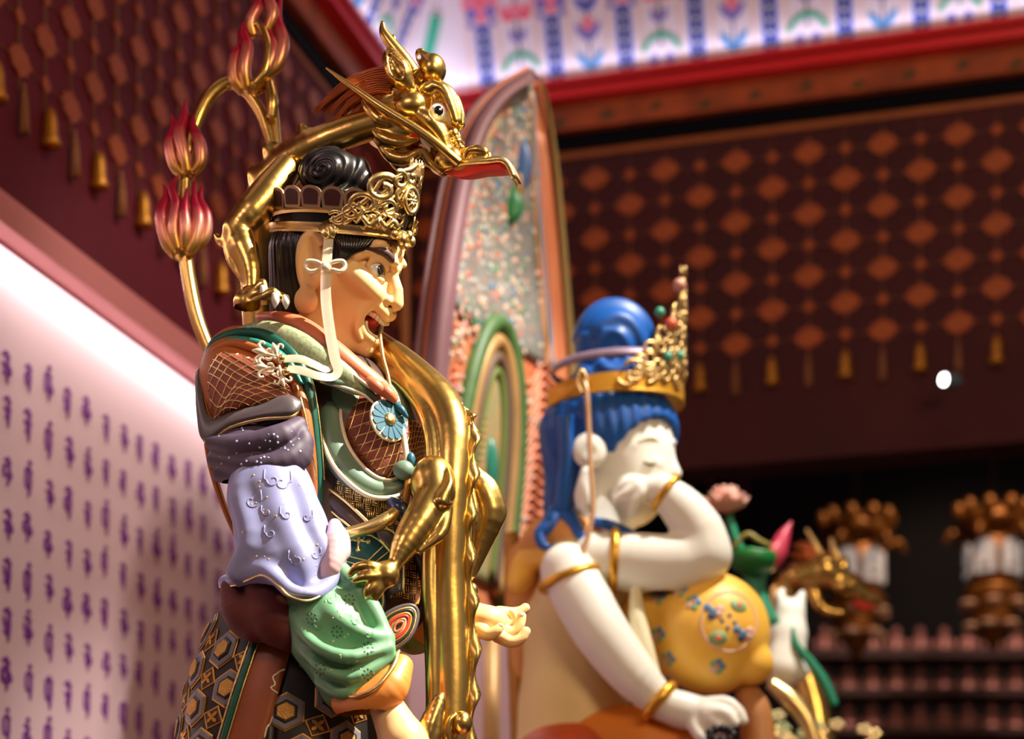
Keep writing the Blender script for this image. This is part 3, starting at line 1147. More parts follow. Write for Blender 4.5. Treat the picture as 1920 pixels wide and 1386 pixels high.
# gilt filigree across the front
def fil(path, r, flat=0.6):
    """path of (theta, height) on the crown surface"""
    pts = [cr(t, h, 7.0, 0.10) for t, h in path]
    tm = path[len(path) // 2]
    rad = unit(cr(tm[0], tm[1], 30, 0.10) - cr(tm[0], tm[1], 0, 0.10))
    return tube(pts, [r * .75] * len(pts), max(10, 3 * len(pts)), 6, up=rad, ratio=1.9)


def scroll(t0, h0, size, turn, start, r=2.6, n=9):
    """spiral in crown coordinates: theta scaled by radius"""
    path = []
    for k in range(n * 2):
        u = k / (n * 2 - 1); a = start + turn * u; rad = size * (1 - 0.75 * u)
        path.append((t0 + rad * math.cos(a) / 104, h0 + rad * math.sin(a)))
    return fil(path, r)


mb = MB()
for sd in (1, -1):
    for (t0, h0, sz, turn, st, r) in [(1.15, 22, 13, 6.5, 0.5, 3.2), (0.98, 34, 14, -7, 2.6, 3.4), (0.83, 50, 20, 7, -0.5, 4.2), (0.62, 78, 24, -7, 2.2, 5.0), (0.50, 46, 17, 7, 0.2, 3.6),
                                      (0.38, 96, 16, 7, 1.0, 4.0), (0.28, 72, 17, -7, 1.5, 3.8), (0.72, 26, 12, -7, 0.4, 3.0), (0.32, 32, 14, 7, 2.4, 3.2), (0.16, 104, 12, -6, 0.5, 3.4)]:
        t0 = t0 * 1.12
        path = []
        n = 18
        for k in range(n):
            u = k / (n - 1); a = st + turn * u; rad = sz * (1 - 0.72 * u)
            path.append((sd * (t0 + rad * math.cos(a) / 100), h0 + rad * math.sin(a)))
        mb.add(*fil(path, r))
    # rising outline and stems
    mb.add(*fil([(sd * 1.38, 16), (sd * 1.2, 30), (sd * 1.0, 48), (sd * .86, 64), (sd * .70, 96), (sd * .52, 100), (sd * .40, 112), (sd * .25, 118), (sd * .12, 128)], 3.4))
    mb.add(*fil([(sd * 1.2, 12), (sd * .9, 40), (sd * .6, 56), (sd * .3, 90)], 3.0))
    mb.add(*fil([(sd * .9, 12), (sd * .6, 40), (sd * .3, 56), (sd * .1, 66)], 3.0))
    mb.add(*fil([(sd * .7, 12), (sd * .75, 60), (sd * .55, 86)], 2.6))
    mb.add(*fil([(sd * .42, 12), (sd * .40, 60), (sd * .2, 100)], 2.6))
mb.build('filigree', GOLDB, crn, HF)
# crawling dragon in relief on the band
for sd in (1, -1):
    mb = MB()
    path = [(sd * (1.02 - 0.66 * k / 13), 21 + 5.5 * math.sin(k * 1.35)) for k in range(14)]
    mb.add(*tube([cr(t, h, 11, .1) for t, h in path], [2, 4, 5.5, 6, 6, 6, 6, 6, 6, 6, 6, 6.5, 7, 3], 60, 8))
    for k in range(1, 13, 2):
        t, h = path[k]
        mb.add(*tube([cr(t, h, 12, .1), cr(t + sd * .05, h - 9, 14, .1), cr(t + sd * .10, h - 6, 13, .1)], [3, 2.5, 1.2], 8, 6))
        mb.add(*tube([cr(t, h + 3, 12, .1), cr(t - sd * .03, h + 11, 15, .1), cr(t + sd * .04, h + 15, 13, .1)], [2.6, 2.4, 1], 8, 6))
    mb.build('relief_dragon', GOLDB, crn, HF)
# medallions and front bosses
def medallion(t0, h0, r, name):
    o0 = cr(t0, h0, 8, .1); n = unit(cr(t0, h0, 30, .1) - o0); M = basis(n, np.cross(CU, n))
    mb = MB()
    mb.add(*lathe([(0.5, 3), (r * .7, 3), (r * .74, 6), (r, 6.5), (r * 1.04, 3), (r, -2), (0.5, -2)], o0, M, 24))
    for k in range(8):
        a = 2 * PI * k / 8
        d_ = M @ np.array([math.cos(a), math.sin(a), 0])
        mb.add(*tube([o0 + d_ * 2 + n * 6, o0 + d_ * r * .34 + n * 7, o0 + d_ * r * .66 + n * 4], [2, r * .14, 1], 8, 6))
    mb.add(*ellipsoid(o0 + n * 6, (r * .18,) * 3, None, 10, 8))
    return mb.build(name, GOLDB, crn, HF)


medallion(0.16, 66, 24, 'medallion')
for (t, h, r) in ((0.42, 6, 9.5), (0.20, 0, 11), (-0.2, 0, 11), (0.04, -12, 7), (0.0, 8, 9)):
    v, f = ellipsoid(cr(t, h, 8), (r * .9, r * .8, r), None, 14, 10); obj('boss', HD.fw(np.array(v)), f, GOLDB, crn)
mb = MB()
for i in range(13):
    t = 0.26 - i * 0.04
    mb.add(*tube([cr(t, 104, 5, .1), cr(t, 122, 4, .1), cr(t, 134 + 4 * math.sin(i * 2.3), 4, .1)], [4, 2.6, .8], 6, 6))
mb.build('crest_spike', GOLDB, crn, HF)
# ------------------------------------------------------------------ guardian: body, armour and sleeves
from mathutils.bvhtree import BVHTree


class Surf:
    """finds where the sight line of a photo pixel meets an object, to set ornaments on it"""
    def __init__(self, *objs):
        self.t = []
        for o in objs:
            loc = Vector(root_of(o).location)
            vs = [v.co + loc for v in o.data.vertices]
            self.t.append(BVHTree.FromPolygons(vs, [tuple(p.vertices) for p in o.data.polygons]))

    def hit(self, px, py, fr=G):
        o = Vector((0, 0, CZ)); d = (W(px, py, 1.0) - o).normalized(); best = None
        for t in self.t:
            l, n, i, dist = t.ray_cast(o, d)
            if l is not None and (best is None or dist < best[2]): best = (np.array(l), np.array(n if n.dot(d) < 0 else -n), dist)
        return best

    def line(self, pts, r, samples=24, off=0.0, n=6):
        """world-space tube that follows the surface under a photo polyline"""
        out = []
        for (x, y) in spline(np.array(pts, float), samples):
            h = self.hit(x, y)
            if h is not None: out.append(h[0] + h[1] * off * S)
        if len(out) < 3: return None
        return sweep(np.array(out), r * S, n)

    def dot(self, px, py, r, flat=0.45):
        h = self.hit(px, py)
        if h is None: return None
        return ellipsoid(h[0], np.array([r, r, r * flat]) * S, basis(h[1]), 8, 6)


def addw(mb, g):
    if g is not None: mb.add(*g)


class Dome:
    """bulging patch over a closed outline (pixel units)"""
    def __init__(self, outline, normal, height, power=0.5, n=64):
        self.b = spline(np.array(outline, float), n, closed=True); self.c = self.b.mean(0)
        self.n = unit(normal); self.h = height; self.pw = power; self.k = n

    def pt(self, x, y, off=0.0):
        r = math.hypot(x, y); a = math.atan2(y, x) % (2 * PI) / (2 * PI) * self.k
        i = int(a) % self.k; t = a - int(a)
        e = self.b[i] * (1 - t) + self.b[(i + 1) % self.k] * t
        rr = min(r, 1.0)
        return self.c + (e - self.c) * r + self.n * (self.h * max(0.0, 1 - rr * rr) ** self.pw + off)

    def mesh(self, rings=12, back=25.0):
        loops = []
        loops.append([self.c - self.n * back + (e - self.c) * 0.9 for e in self.b])
        for i in range(rings + 1):
            r = 1 - i / rings * 0.98
            loops.append([self.pt(r * math.cos(2 * PI * j / self.k), r * math.sin(2 * PI * j / self.k)) for j in range(self.k)])
        return loft(loops, True, True)

    def obj(self, name, material, parent, back=25.0, label=None):
        v, f = self.mesh(12, back)
        return obj(name, q2w(v), f, material, parent, label=label)

    def path(self, pts, r, off=0.6, samples=20, n=6):
        return tube([self.pt(x, y, off) for x, y in spline(np.array(pts, float), samples)], [r] * samples, samples, n)


def QL(lst):
    return [Q(*p) for p in lst]


def qtube(name, pts, radii, material, parent, samples=30, n=12, label=None, **kw):
    v, f = tube(QL(pts), radii, samples, n, **kw)
    return obj(name, q2w(v), f, material, parent, label=label)


def qstrip(a, b, thick, nv=5, nu=30, bulge=0.0):
    """sheet between two photo paths (px,py,d), bulging towards the viewer"""
    A = spline(np.array(QL(a)), nu); B = spline(np.array(QL(b)), nu)
    P = np.array([[A[i] * (1 - t) + B[i] * t + np.array([0, -1.0, 0]) * bulge * math.sin(PI * t) for t in np.linspace(0, 1, nv)] for i in range(nu)])
    return sheet(P, thick)


M_LATT = mat('russet_lattice_cloth', c(140, 66, 50), 0.6, var=0.12, vscale=30, bump=0.1, bscale=200)
M_SAGE = mat('grey_sage_armour', c(104, 132, 112), 0.4, var=0.12, vscale=14)
M_OCHRE = mat('ochre_lining', c(176, 96, 36), 0.5, var=0.2, vscale=14)
M_SALM = mat('salmon_collar_paint', c(206, 112, 76), 0.5, var=0.12, vscale=20)
M_DBROWN = mat('dark_brown_armour', c(58, 36, 30), 0.45, var=0.2, vscale=20)
M_GREYB = mat('slate_rim_paint', c(84, 74, 78), 0.4, var=0.15, vscale=20)
M_LAV = mat('lavender_paint', c(142, 146, 192), 0.45, var=0.10, vscale=10)
M_PURPLE = mat('dark_purple_cloth', c(78, 62, 84), 0.6, var=0.3, vscale=14)
M_PINKL = mat('pale_pink_lining', c(214, 178, 184), 0.5)
M_TEALD = mat('peacock_teal_paint', c(22, 84, 92), 0.4, var=0.2, vscale=20)
M_RWHITE = mat('cream_gold_edge', c(236, 222, 190), 0.35, 0.35)
M_JADE = mat('pale_jade_paint', c(112, 168, 126), 0.42, var=0.12, vscale=14)
M_ROSB = mat('blue_teal_enamel', c(36, 92, 112), 0.3)
M_GREY = mat('grey_blue_plate', c(122, 118, 122), 0.4, var=0.2, vscale=40)
M_BLK = mat('black_plate_ground', c(22, 18, 18), 0.4)
M_GPL = mat('gold_plate_core', c(200, 150, 70), 0.45, 0.55, var=0.25, vscale=60, bump=0.3, bscale=300)
M_REDE = mat('red_enamel', c(190, 50, 44), 0.4)

# dark body core under the armour
def core(p):
    d = sd_ell(p, Q(610, 800, 25), (150, 105, 150))
    d = smin(d, sd_ell(p, Q(600, 960, 15), (140, 105, 160)), 40)
    d = smin(d, sd_ell(p, Q(500, 760, 0), (105, 75, 130)), 40)
    d = smin(d, sd_line(p, [Q(590, 1050, 10), Q(560, 1180, 10)], [118, 100]), 40)
    return d


sdf_obj('torso', core, (-640, -190, 660), (-150, 220, 1420), 7, M_DBROWN, guard, relax=2)

# --- breast plates
breast = Dome(QL([(654, 728, -48), (638, 770, -60), (648, 822, -74), (674, 866, -82), (708, 894, -80), (738, 896, -74), (756, 870, -70), (766, 825, -64), (758, 780, -56), (738, 745, -45), (700, 727, -42)]), (0.62, -0.78, 0.05), 30)
br = breast.obj('breastplate', M_LATT, guard)
far = Dome(QL([(766, 790, -40), (762, 830, -52), (766, 874, -56), (778, 888, -46), (790, 868, -26), (795, 830, -10), (786, 796, -12)]), (0.92, -0.38, 0), 9)
br2 = far.obj('breastplate', M_LATT, guard)
mb = MB()
for dm in (breast, far):
    for k in range(-9, 10):
        cpos = k * 0.19
        for sgn in (1, -1):
            if abs(cpos) > 1.25: continue
            a0 = math.radians(68 * sgn); dx, dy = math.cos(a0), math.sin(a0); nx, ny = -dy, dx
            if abs(cpos) >= 0.97: continue
            L = math.sqrt(max(0, 0.97 ** 2 - cpos ** 2))
            mb.add(*dm.path([(nx * cpos - dx * L, ny * cpos - dy * L), (nx * cpos, ny * cpos), (nx * cpos + dx * L, ny * cpos + dy * L)], 1.25, 0.5, 16, 5))
mb.build('gold_lattice', GOLDB, br, G)
# green cup with pale rims
GREENR = [(640, 726, -46), (622, 752, -50), (618, 800, -64), (630, 848, -78), (656, 890, -88), (700, 917, -90), (742, 918, -82), (770, 900, -70)]
qtube('green_rim', GREENR, [20, 25, 26, 25, 23, 18, 15, 8], M_SAGE, guard, 40, 16)
qtube('inner_green_rim', [(652, 724, -50), (630, 770, -68), (642, 826, -84), (668, 872, -93), (706, 902, -92), (742, 905, -82), (764, 885, -74)], [5, 7, 8, 8, 8, 8, 5], M_SAGE, guard, 40, 12)
qtube('pale_edge', [(655, 725, -56), (638, 768, -74), (648, 824, -91), (674, 868, -99), (708, 896, -98), (740, 899, -88), (758, 884, -80)], [2.5, 3.5, 4, 4, 4, 4, 2.5], M_RWHITE, guard, 40, 8)
qtube('pale_edge', [(604, 745, -56), (602, 790, -76), (612, 846, -98), (640, 892, -110), (690, 930, -110), (740, 932, -98), (766, 912, -80), (776, 896, -72)], [3, 4, 4.5, 5, 5, 5, 4, 2.5], M_RWHITE, guard, 44, 8)


def cup(p):
    d = sd_ell(p, Q(692, 820, -10), (92, 62, 112))
    d = smin(d, sd_ell(p, Q(640, 760, -34), (44, 46, 60)), 16)
    return np.maximum(d, -(p[:, 2] - Q(0, 930, -40)[2]))


sdf_obj('chest_armour', cup, (-400, -90, 1030), (-150, 70, 1330), 4, M_SAGE, guard, relax=1)
# centre strap and knob between the breasts
qtube('centre_strap', [(748, 760, -70), (757, 815, -92), (762, 860, -96), (760, 900, -92)], [4, 5, 6, 5], M_RWHITE, guard, 20, 8)
v, f = ellipsoid(Q(757, 882, -100), (20, 15, 18)); kn = obj('green_knob', q2w(v), f, M_SAGE, guard)
v, f = ellipsoid(Q(770, 862, -96), (9, 9, 14)); obj('teal_knob', q2w(v), f, M_ROSB, guard)
qtube('gold_strap', [(766, 872, -96), (764, 915, -96), (757, 960, -90), (752, 1000, -84)], [5, 7, 7, 6], GOLDP, guard, 20, 8)
v, f = ellipsoid(Q(788, 905, -66), (22, 26, 38)); obj('olive_boss', q2w(v), f, mat('olive_paint', c(92, 96, 34), .45), guard)

# --- rosette
rn = unit((0.60, -0.78, 0.16)); ro = Q(728, 789, -104); RM = basis(rn, (0.8, 0.6, 0))
mb = MB(); mb.add(*lathe([(1, 3), (37, 3), (39.5, 2), (40, -2), (36, -5), (1, -6)], ro, RM, 40))
ros = mb.build('rosette', M_RWHITE, guard, G, sharp=40)
for k in range(14):
    a0 = 2 * PI * (k + .08) / 14; a1 = 2 * PI * (k + .92) / 14; am = (a0 + a1) / 2
    poly = [(12.5 * math.cos(a0), 12.5 * math.sin(a0)), (12.5 * math.cos(a1), 12.5 * math.sin(a1)), (34.5 * math.cos(a1), 34.5 * math.sin(a1)), (37.5 * math.cos(am + .06), 37.5 * math.sin(am + .06)), (37.5 * math.cos(am - .06), 37.5 * math.sin(am - .06)), (34.5 * math.cos(a0), 34.5 * math.sin(a0))]
    v, f = prism(poly, 3.2, RM, ro + rn * 3); obj('petal', q2w(v), f, M_ROSB, ros, smooth=False)
v, f = ellipsoid(ro + rn * 6, (12.5, 12.5, 8), RM); obj('gold_centre', q2w(v), f, GOLDB, ros)
v, f = tube([Q(735, 752, -92), Q(752, 768, -96), Q(764, 783, -94)], [5, 7, 3], 14, 8); obj('ribbon_tip', q2w(v), f, M_ROSB, ros)

# --- collar, shawl
qtube('collar', [(488, 596, -10), (530, 600, -64), (575, 618, -92), (625, 655, -106), (670, 692, -104), (712, 724, -92), (742, 748, -80)], [9, 15, 18, 18, 17, 15, 8], M_SALM, guard, 40, 14, ratio=1.25)
qtube('collar_edge', [(490, 604, -40), (530, 618, -86), (578, 640, -112), (628, 676, -124), (674, 712, -120), (716, 742, -104)], [2, 3, 3.5, 3.5, 3.5, 2], M_RWHITE, guard, 36, 8)
for (x0, y0, x1, y1, d_) in ((690, 712, 722, 738, -110), (712, 722, 742, 752, -104)):
    v, f = tube(QL([(x0, y0, d_), ((x0 + x1) / 2, (y0 + y1) / 2, d_ - 6), (x1, y1, d_ + 4)]), [9, 11, 7], 12, 10); obj('collar_clasp', q2w(v), f, M_SALM, guard)
qtube('shawl', [(440, 628, -40), (500, 626, -84), (556, 648, -108), (610, 684, -118), (656, 715, -112), (690, 735, -98)], [14, 24, 27, 26, 22, 10], mat('sage_brocade', c(120, 142, 112), 0.5, color2=c(172, 176, 132), vscale=150), guard, 40, 14, ratio=0.6)
qtube('orange_undercollar', [(440, 622, -36), (480, 614, -70), (524, 622, -96), (560, 648, -120)], [6, 9, 9, 5], M_OCHRE, guard, 24, 10)
sh = [o for o in guard.children if o.name.startswith('shawl')][0]
# green neckline over the breast
qtube('green_neckline', [(560, 690, -112), (610, 712, -122), (655, 722, -112), (690, 738, -96), (712, 757, -84)], [5, 9, 10, 9, 5], M_SAGE, guard, 26, 10)
qtube('pale_edge', [(600, 716, -126), (650, 728, -120), (684, 742, -106), (706, 762, -92)], [2, 3, 3, 2], M_RWHITE, guard, 20, 8)

# --- shoulder guard
shd = Dome(QL([(377, 730, -60), (378, 690, -52), (398, 640, -40), (440, 612, -36), (500, 618, -50), (545, 665, -76), (566, 720, -92), (563, 757, -100), (500, 790, -96), (440, 806, -84), (392, 832, -70)]), (-0.35, -0.9, 0.12), 46)
sg = shd.obj('shoulder_guard', M_OCHRE, guard, 30)
lat = Dome(QL([(391, 725, -90), (396, 685, -86), (416, 662, -88), (462, 668, -112), (505, 690, -128), (540, 722, -134), (548, 745, -134), (505, 760, -134), (460, 768, -126), (425, 778, -112), (402, 789, -98)]), (-0.35, -0.9, 0.15), 24)
lo_ = lat.obj('lattice_cloth', M_LATT, sg, 40)
mb = MB()
for k in range(-8, 9):
    cpos = k * 0.215
    for sgn in (30, -48):
        a0 = math.radians(sgn); dx, dy = math.cos(a0), math.sin(a0); nx, ny = -dy, dx
        if abs(cpos) >= 0.97: continue
        L = math.sqrt(0.97 ** 2 - cpos ** 2)
        mb.add(*lat.path([(nx * cpos - dx * L, ny * cpos - dy * L), (nx * cpos, ny * cpos), (nx * cpos + dx * L, ny * cpos + dy * L)], 1.2, 0.4, 16, 5))
mb.build('gold_lattice', GOLDB, lo_, G)
# slate rim band with gold edge, turned out at the bottom
ua = [(374, 690, -62), (378, 745, -84), (398, 789, -112), (440, 778, -130), (490, 764, -142), (536, 746, -148), (560, 757, -140)]
ub = [(373, 720, -64), (376, 780, -92), (387, 828, -118), (432, 800, -140), (490, 784, -152), (546, 779, -156), (563, 760, -142)]
v, f = qstrip(ua, ub, 7, 6, 40, 4); obj('rim_band', q2w(v), f, M_GREYB, sg)
qtube('gold_edge', [(376, 790, -94), (388, 830, -120), (432, 802, -142), (490, 786, -154), (546, 781, -158), (564, 760, -144)], [2.5, 3.5, 4, 4, 4, 3], GOLDB, sg, 40, 8)
qtube('gold_edge', [(380, 740, -86), (399, 787, -115), (440, 776, -133), (490, 762, -145), (536, 744, -150)], [1.2] * 5, GOLDP, sg, 36, 6)
v, f = qstrip([(389, 832, -116), (440, 808, -136), (500, 790, -148), (548, 782, -152)], [(400, 830, -70), (450, 822, -80), (505, 812, -86), (552, 795, -92)], 4, 4, 20); obj('underside', q2w(v), f, BLACKL, sg)  # black colour stands in for the shade below the rim band
# brown roll, teal bands over the shoulder and down the front
qtube('brown_roll', [(386, 690, -70), (402, 660, -76), (440, 645, -90), (500, 662, -118), (540, 694, -130)], [5, 8, 9, 8, 5], M_OCHRE, sg, 28, 10)
qtube('teal_band', [(384, 672, -62), (404, 642, -66), (446, 626, -74), (500, 630, -96), (545, 662, -118), (572, 706, -124), (584, 760, -122), (592, 830, -112), (597, 900, -100), (600, 965, -86)], [6, 9, 10, 11, 11, 10, 9, 8, 8, 6], TEAL, guard, 60, 12)
qtube('teal_band', [(398, 655, -68), (440, 638, -84), (494, 648, -112), (540, 680, -130), (566, 722, -132)], [4, 7, 8, 8, 4], mat('bright_teal_paint', c(40, 130, 112), .4, var=.2, vscale=20), guard, 40, 10)
qtube('gold_piping', [(380, 690, -58), (396, 650, -58), (440, 617, -62), (500, 618, -84), (552, 652, -112), (583, 706, -120), (595, 760, -118), (603, 830, -108), (608, 900, -96)], [1.6] * 9, GOLDB, guard, 60, 6)
qtube('ochre_border', [(548, 700, -128), (566, 760, -130), (576, 830, -122), (584, 900, -106), (588, 960, -90)], [6, 13, 14, 12, 8], M_OCHRE, guard, 36, 12, ratio=0.7)
qtube('gold_piping', [(556, 720, -140), (570, 770, -146), (584, 835, -134), (592, 900, -118)], [1.8] * 4, GOLDB, guard, 30, 6)
# gold edged dark back panel seen behind the sleeve
qtube('back_edge', [(386, 832, -60), (396, 880, -62), (415, 940, -66), (440, 1000, -66), (462, 1050, -66)], [4, 5, 5, 5, 4], M_OCHRE, guard, 30, 8)
qtube('back_edge', [(394, 850, -70), (408, 900, -72), (425, 950, -74), (446, 1000, -74)], [1.5] * 4, GOLDP, guard, 30, 6)

# --- puffed purple sleeve
def puff(p):
    d = sd_ell(p, Q(480, 850, -100), (86, 62, 52))
    for pts, r in (([(398, 830, -120), (450, 838, -158), (520, 822, -170), (560, 798, -150)], [14, 22, 24, 16]),
                   ([(404, 862, -118), (470, 874, -166), (535, 862, -172), (568, 830, -150)], [16, 22, 20, 20]),
                   ([(412, 890, -112), (470, 900, -152), (540, 884, -160), (566, 862, -150)], [14, 16, 15, 12]),
                   ([(545, 790, -140), (566, 820, -152), (563, 860, -156), (520, 878, -170)], [12, 18, 20, 14])):
        d = smin(d, sd_curve(p, QL(pts), r, 12), 4)
    return d


pf = sdf_obj('puffed_sleeve', puff, (-620, -210, 1060), (-360, -20, 1230), 2.6, M_PURPLE, guard, relax=1)
sfp = Surf(pf)
mb = MB(); rr = random.Random(3)
for i in range(44):
    addw(mb, sfp.dot(rr.uniform(405, 566), rr.uniform(800, 892), rr.uniform(1.2, 2.6)))
mb.build('painted_dots', mat('pale_blue_dots', c(176, 190, 232), .5), pf)['kind'] = 'stuff'

# --- lavender trumpet sleeve
def sleeve(p):
    d = sd_line(p, QL([(498, 870, -112), (508, 930, -122), (528, 1000, -128), (540, 1060, -132)]), [62, 78, 84, 92], 10)
    for pts, r in (([(470, 870, -160), (452, 930, -176), (470, 1010, -196), (440, 1075, -186)], [10, 18, 20, 16]),
                   ([(540, 868, -160), (570, 930, -176), (592, 1000, -190), (620, 1060, -180)], [10, 14, 16, 14]),
                   ([(505, 880, -166), (520, 950, -190), (560, 1040, -206), (575, 1095, -200)], [10, 16, 20, 18])):
        d = smin(d, sd_curve(p, QL(pts), r, 12), 18)
    # flared lip
    lip = sd_curve(p, QL([(424, 1094, -118), (456, 1082, -176), (494, 1070, -210), (524, 1090, -226), (548, 1110, -230), (582, 1116, -224), (616, 1096, -196), (640, 1052, -160)]), [15, 14, 13, 13, 14, 14, 13, 10], 26)
    d = smin(d, lip, 16)
    # hollow from below
    d = ssub(d, sd_line(p, QL([(528, 1130, -120), (525, 1070, -124), (515, 1000, -122)]), [88, 66, 30]), 4)
    d = np.maximum(d, -(p[:, 2] - Q(0, 1136, -160)[2]))
    return d


slv = sdf_obj('wide_sleeve', sleeve, (-640, -262, 800), (-290, 20, 1130), 2.8, M_LAV, guard, relax=2)
sfs = Surf(slv)
mb = MB()
def curl(x, y, s, fl=1):
    return [(x - fl * s * 1.2, y - s * 1.5), (x - fl * s * 1.3, y - s * .2)] + [(x + fl * s * math.cos(a) * (1 - (PI - a) / 7), y + s * math.sin(a) * (1 - (PI - a) / 7)) for a in np.linspace(PI, -2.0, 9)]
for (x, y, s_, fl) in ((512, 900, 13, 1), (528, 905, 14, -1), (508, 1000, 10, 1), (538, 965, 10, 1), (575, 970, 9, -1), (472, 940, 14, -1), (556, 1050, 12, 1), (500, 960, 8, 1), (590, 1040, 9, -1)):
    g_ = sfs.line(curl(x, y, s_, fl), 1.5, 26)
    if g_: obj('embossed_curl', *g_, M_LAV, slv)
mb = MB()
for i in range(26):
    addw(mb, sfs.dot(rr.uniform(450, 610), rr.uniform(890, 1080), rr.uniform(1.2, 2.4)))
mb.build('gold_dots', GOLDB, slv)['kind'] = 'stuff'
# turned-out cuff showing the pale lining
def cuff(p):
    d = sd_curve(p, QL([(628, 985, -150), (632, 1020, -176), (620, 1060, -190), (606, 1095, -186)]), [12, 24, 20, 9], 14)
    d = smin(d, sd_curve(p, QL([(634, 1010, -168), (640, 1035, -172)]), [18, 16], 6), 8)
    return ssub(d, sd_curve(p, QL([(604, 1010, -205), (594, 1060, -222), (590, 1085, -220)]), [10, 22, 12], 10), 4)


sdf_obj('turned_cuff', cuff, (-385, -225, 850), (-275, -120, 1030), 2.2, M_PINKL, guard, relax=1)
qtube('gold_hem', [(412, 1100, -124), (440, 1098, -166), (464, 1088, -198), (494, 1079, -222), (522, 1098, -238), (544, 1119, -243), (580, 1126, -238), (614, 1106, -210), (634, 1066, -180), (630, 1030, -196)], [2.2] * 10, GOLDB, slv, 60, 7)
# maroon lining hanging below
def lining(p):
    d = sd_curve(p, QL([(440, 1105, -130), (452, 1150, -140), (476, 1178, -150)]), [26, 34, 26], 10)
    d = smin(d, sd_curve(p, QL([(500, 1110, -150), (510, 1160, -156), (540, 1190, -160)]), [40, 44, 30], 10), 10)
    d = smin(d, sd_curve(p, QL([(560, 1125, -140), (556, 1170, -150), (548, 1196, -150)]), [34, 36, 22], 10), 10)
    return d


sdf_obj('sleeve_lining', lining, (-580, -235, 720), (-340, -60, 930), 3, MAROON, guard, relax=1)

# --- jade forearm sleeve with folds
def jade(p):
    d = sd_line(p, QL([(575, 1110, -130), (620, 1180, -146), (668, 1250, -158)]), [58, 78, 68], 10)
    d = smin(d, sd_cap(p, Q(620, 1190, -140), Q(645, 1290, -150), 70, 42), 24)
    for pts, r in (([(600, 1100, -190), (622, 1150, -214), (672, 1186, -222), (728, 1200, -200)], [8, 15, 16, 12]),
                   ([(548, 1155, -180), (585, 1205, -224), (650, 1232, -238), (730, 1216, -206)], [5, 10, 13, 11]),
                   ([(560, 1210, -170), (600, 1252, -216), (660, 1270, -226), (734, 1234, -200)], [5, 9, 11, 10]),
                   ([(640, 1070, -170), (690, 1130, -190), (722, 1190, -196)], [16, 18, 14]),
                   ([(600, 1280, -180), (640, 1300, -206), (700, 1286, -206)], [10, 12, 10])):
        d = smin(d, sd_curve(p, QL(pts), r, 12), 12)
    d = ssub(d, sd_curve(p, QL([(590, 1190, -240), (640, 1212, -256), (716, 1210, -232)]), [4, 5, 4], 10), 8)
    d = ssub(d, sd_curve(p, QL([(600, 1240, -236), (650, 1254, -250), (720, 1232, -226)]), [4, 5, 4], 10), 8)
    return d


jd = sdf_obj('forearm_sleeve', jade, (-480, -270, 620), (-205, -50, 1010), 2.8, M_JADE, guard, relax=1)
sfj = Surf(jd)
mb = MB()
for (x, y) in ((655, 1125), (632, 1185), (690, 1215), (585, 1160), (600, 1255), (690, 1265)):
    for k in range(9):
        a = 2 * PI * k / 8
        addw(mb, sfj.dot(x + (9 * math.cos(a) if k < 8 else 0), y + (10 * math.sin(a) if k < 8 else 0), 2.2))
mb.build('painted_florets', mat('dark_jade_paint', c(52, 96, 72), .5), jd)['kind'] = 'stuff'
mb = MB()
for i in range(22):
    addw(mb, sfj.dot(rr.uniform(600, 725), rr.uniform(1090, 1300), rr.uniform(1.6, 2.6)))
mb.build('gold_dots', GOLDB, jd)['kind'] = 'stuff'
mb = MB()
for (x, y, s_, fl) in ((640, 1100, 9, 1), (620, 1125, 8, -1), (668, 1165, 8, 1), (650, 1245, 9, 1), (690, 1190, 7, -1), (600, 1175, 8, 1)):
    g_ = sfj.line(curl(x, y, s_, fl), 1.2, 22)
    if g_: obj('embossed_curl', *g_, M_JADE, jd)
# orange inner cuff and bare forearm
def icuff(p):
    d = sd_curve(p, QL([(648, 1318, -172), (690, 1316, -196), (730, 1290, -200), (752, 1250, -180)]), [26, 34, 34, 22], 14)
    return d


sdf_obj('inner_cuff', icuff, (-350, -260, 630), (-170, -110, 810), 2.6, mat('amber_cuff_paint', c(226, 142, 64), .45), guard, relax=1)
qtube('gold_hem', [(636, 1300, -190), (668, 1306, -226), (704, 1290, -238), (736, 1252, -226), (748, 1220, -200)], [3, 4, 4, 4, 3], GOLDB, guard, 30, 8)
def farm(p):
    d = sd_line(p, QL([(722, 1320, -176), (756, 1390, -186), (800, 1470, -196)]), [30, 42, 40], 10)
    return d


sdf_obj('forearm', farm, (-300, -275, 430), (-100, -110, 730), 3.2, SKIN, guard)
# ------------------------------------------------------------------ guardian: waist, skirt, ribbon, far hand
def wbelly(p):
    d = sd_ell(p, Q(672, 950, -10), (82, 84, 90))
    return smin(d, sd_ell(p, Q(690, 1080, -10), (104, 92, 110)), 20)


bel = sdf_obj('belly_armour', wbelly, (-400, -125, 770), (-130, 90, 1160), 4, M_DBROWN, guard, relax=1)
sfb = Surf(bel)
# woven gold bars under the chest rim
mb = MB()
tile = 17
for i in range(-2, 12):
    for j in range(0, 8):
        cx = 596 + i * tile * 0.98 + j * 3; cy = 880 + j * tile * 0.82 + i * 3.4
        if not (600 < cx < 752 and 886 < cy < 988): continue
        if cy > 905 + (cx - 600) * 0.62 + 8 or cy < 880 + (cx - 600) * .18: continue
        for k in range(4):
            o_ = (k - 1.5) * 3.9
            if (i + j) % 2: pts = [(cx - 7, cy + o_ - 1.5), (cx, cy + o_), (cx + 7, cy + o_ + 1.5)]
            else: pts = [(cx + o_, cy - 6.5), (cx + o_, cy), (cx + o_, cy + 6.5)]
            addw(mb, sfb.line(pts, 1.5, 3, 0.3, 5))
mb.build('gold_weave', GOLDB, bel)['kind'] = 'stuff'
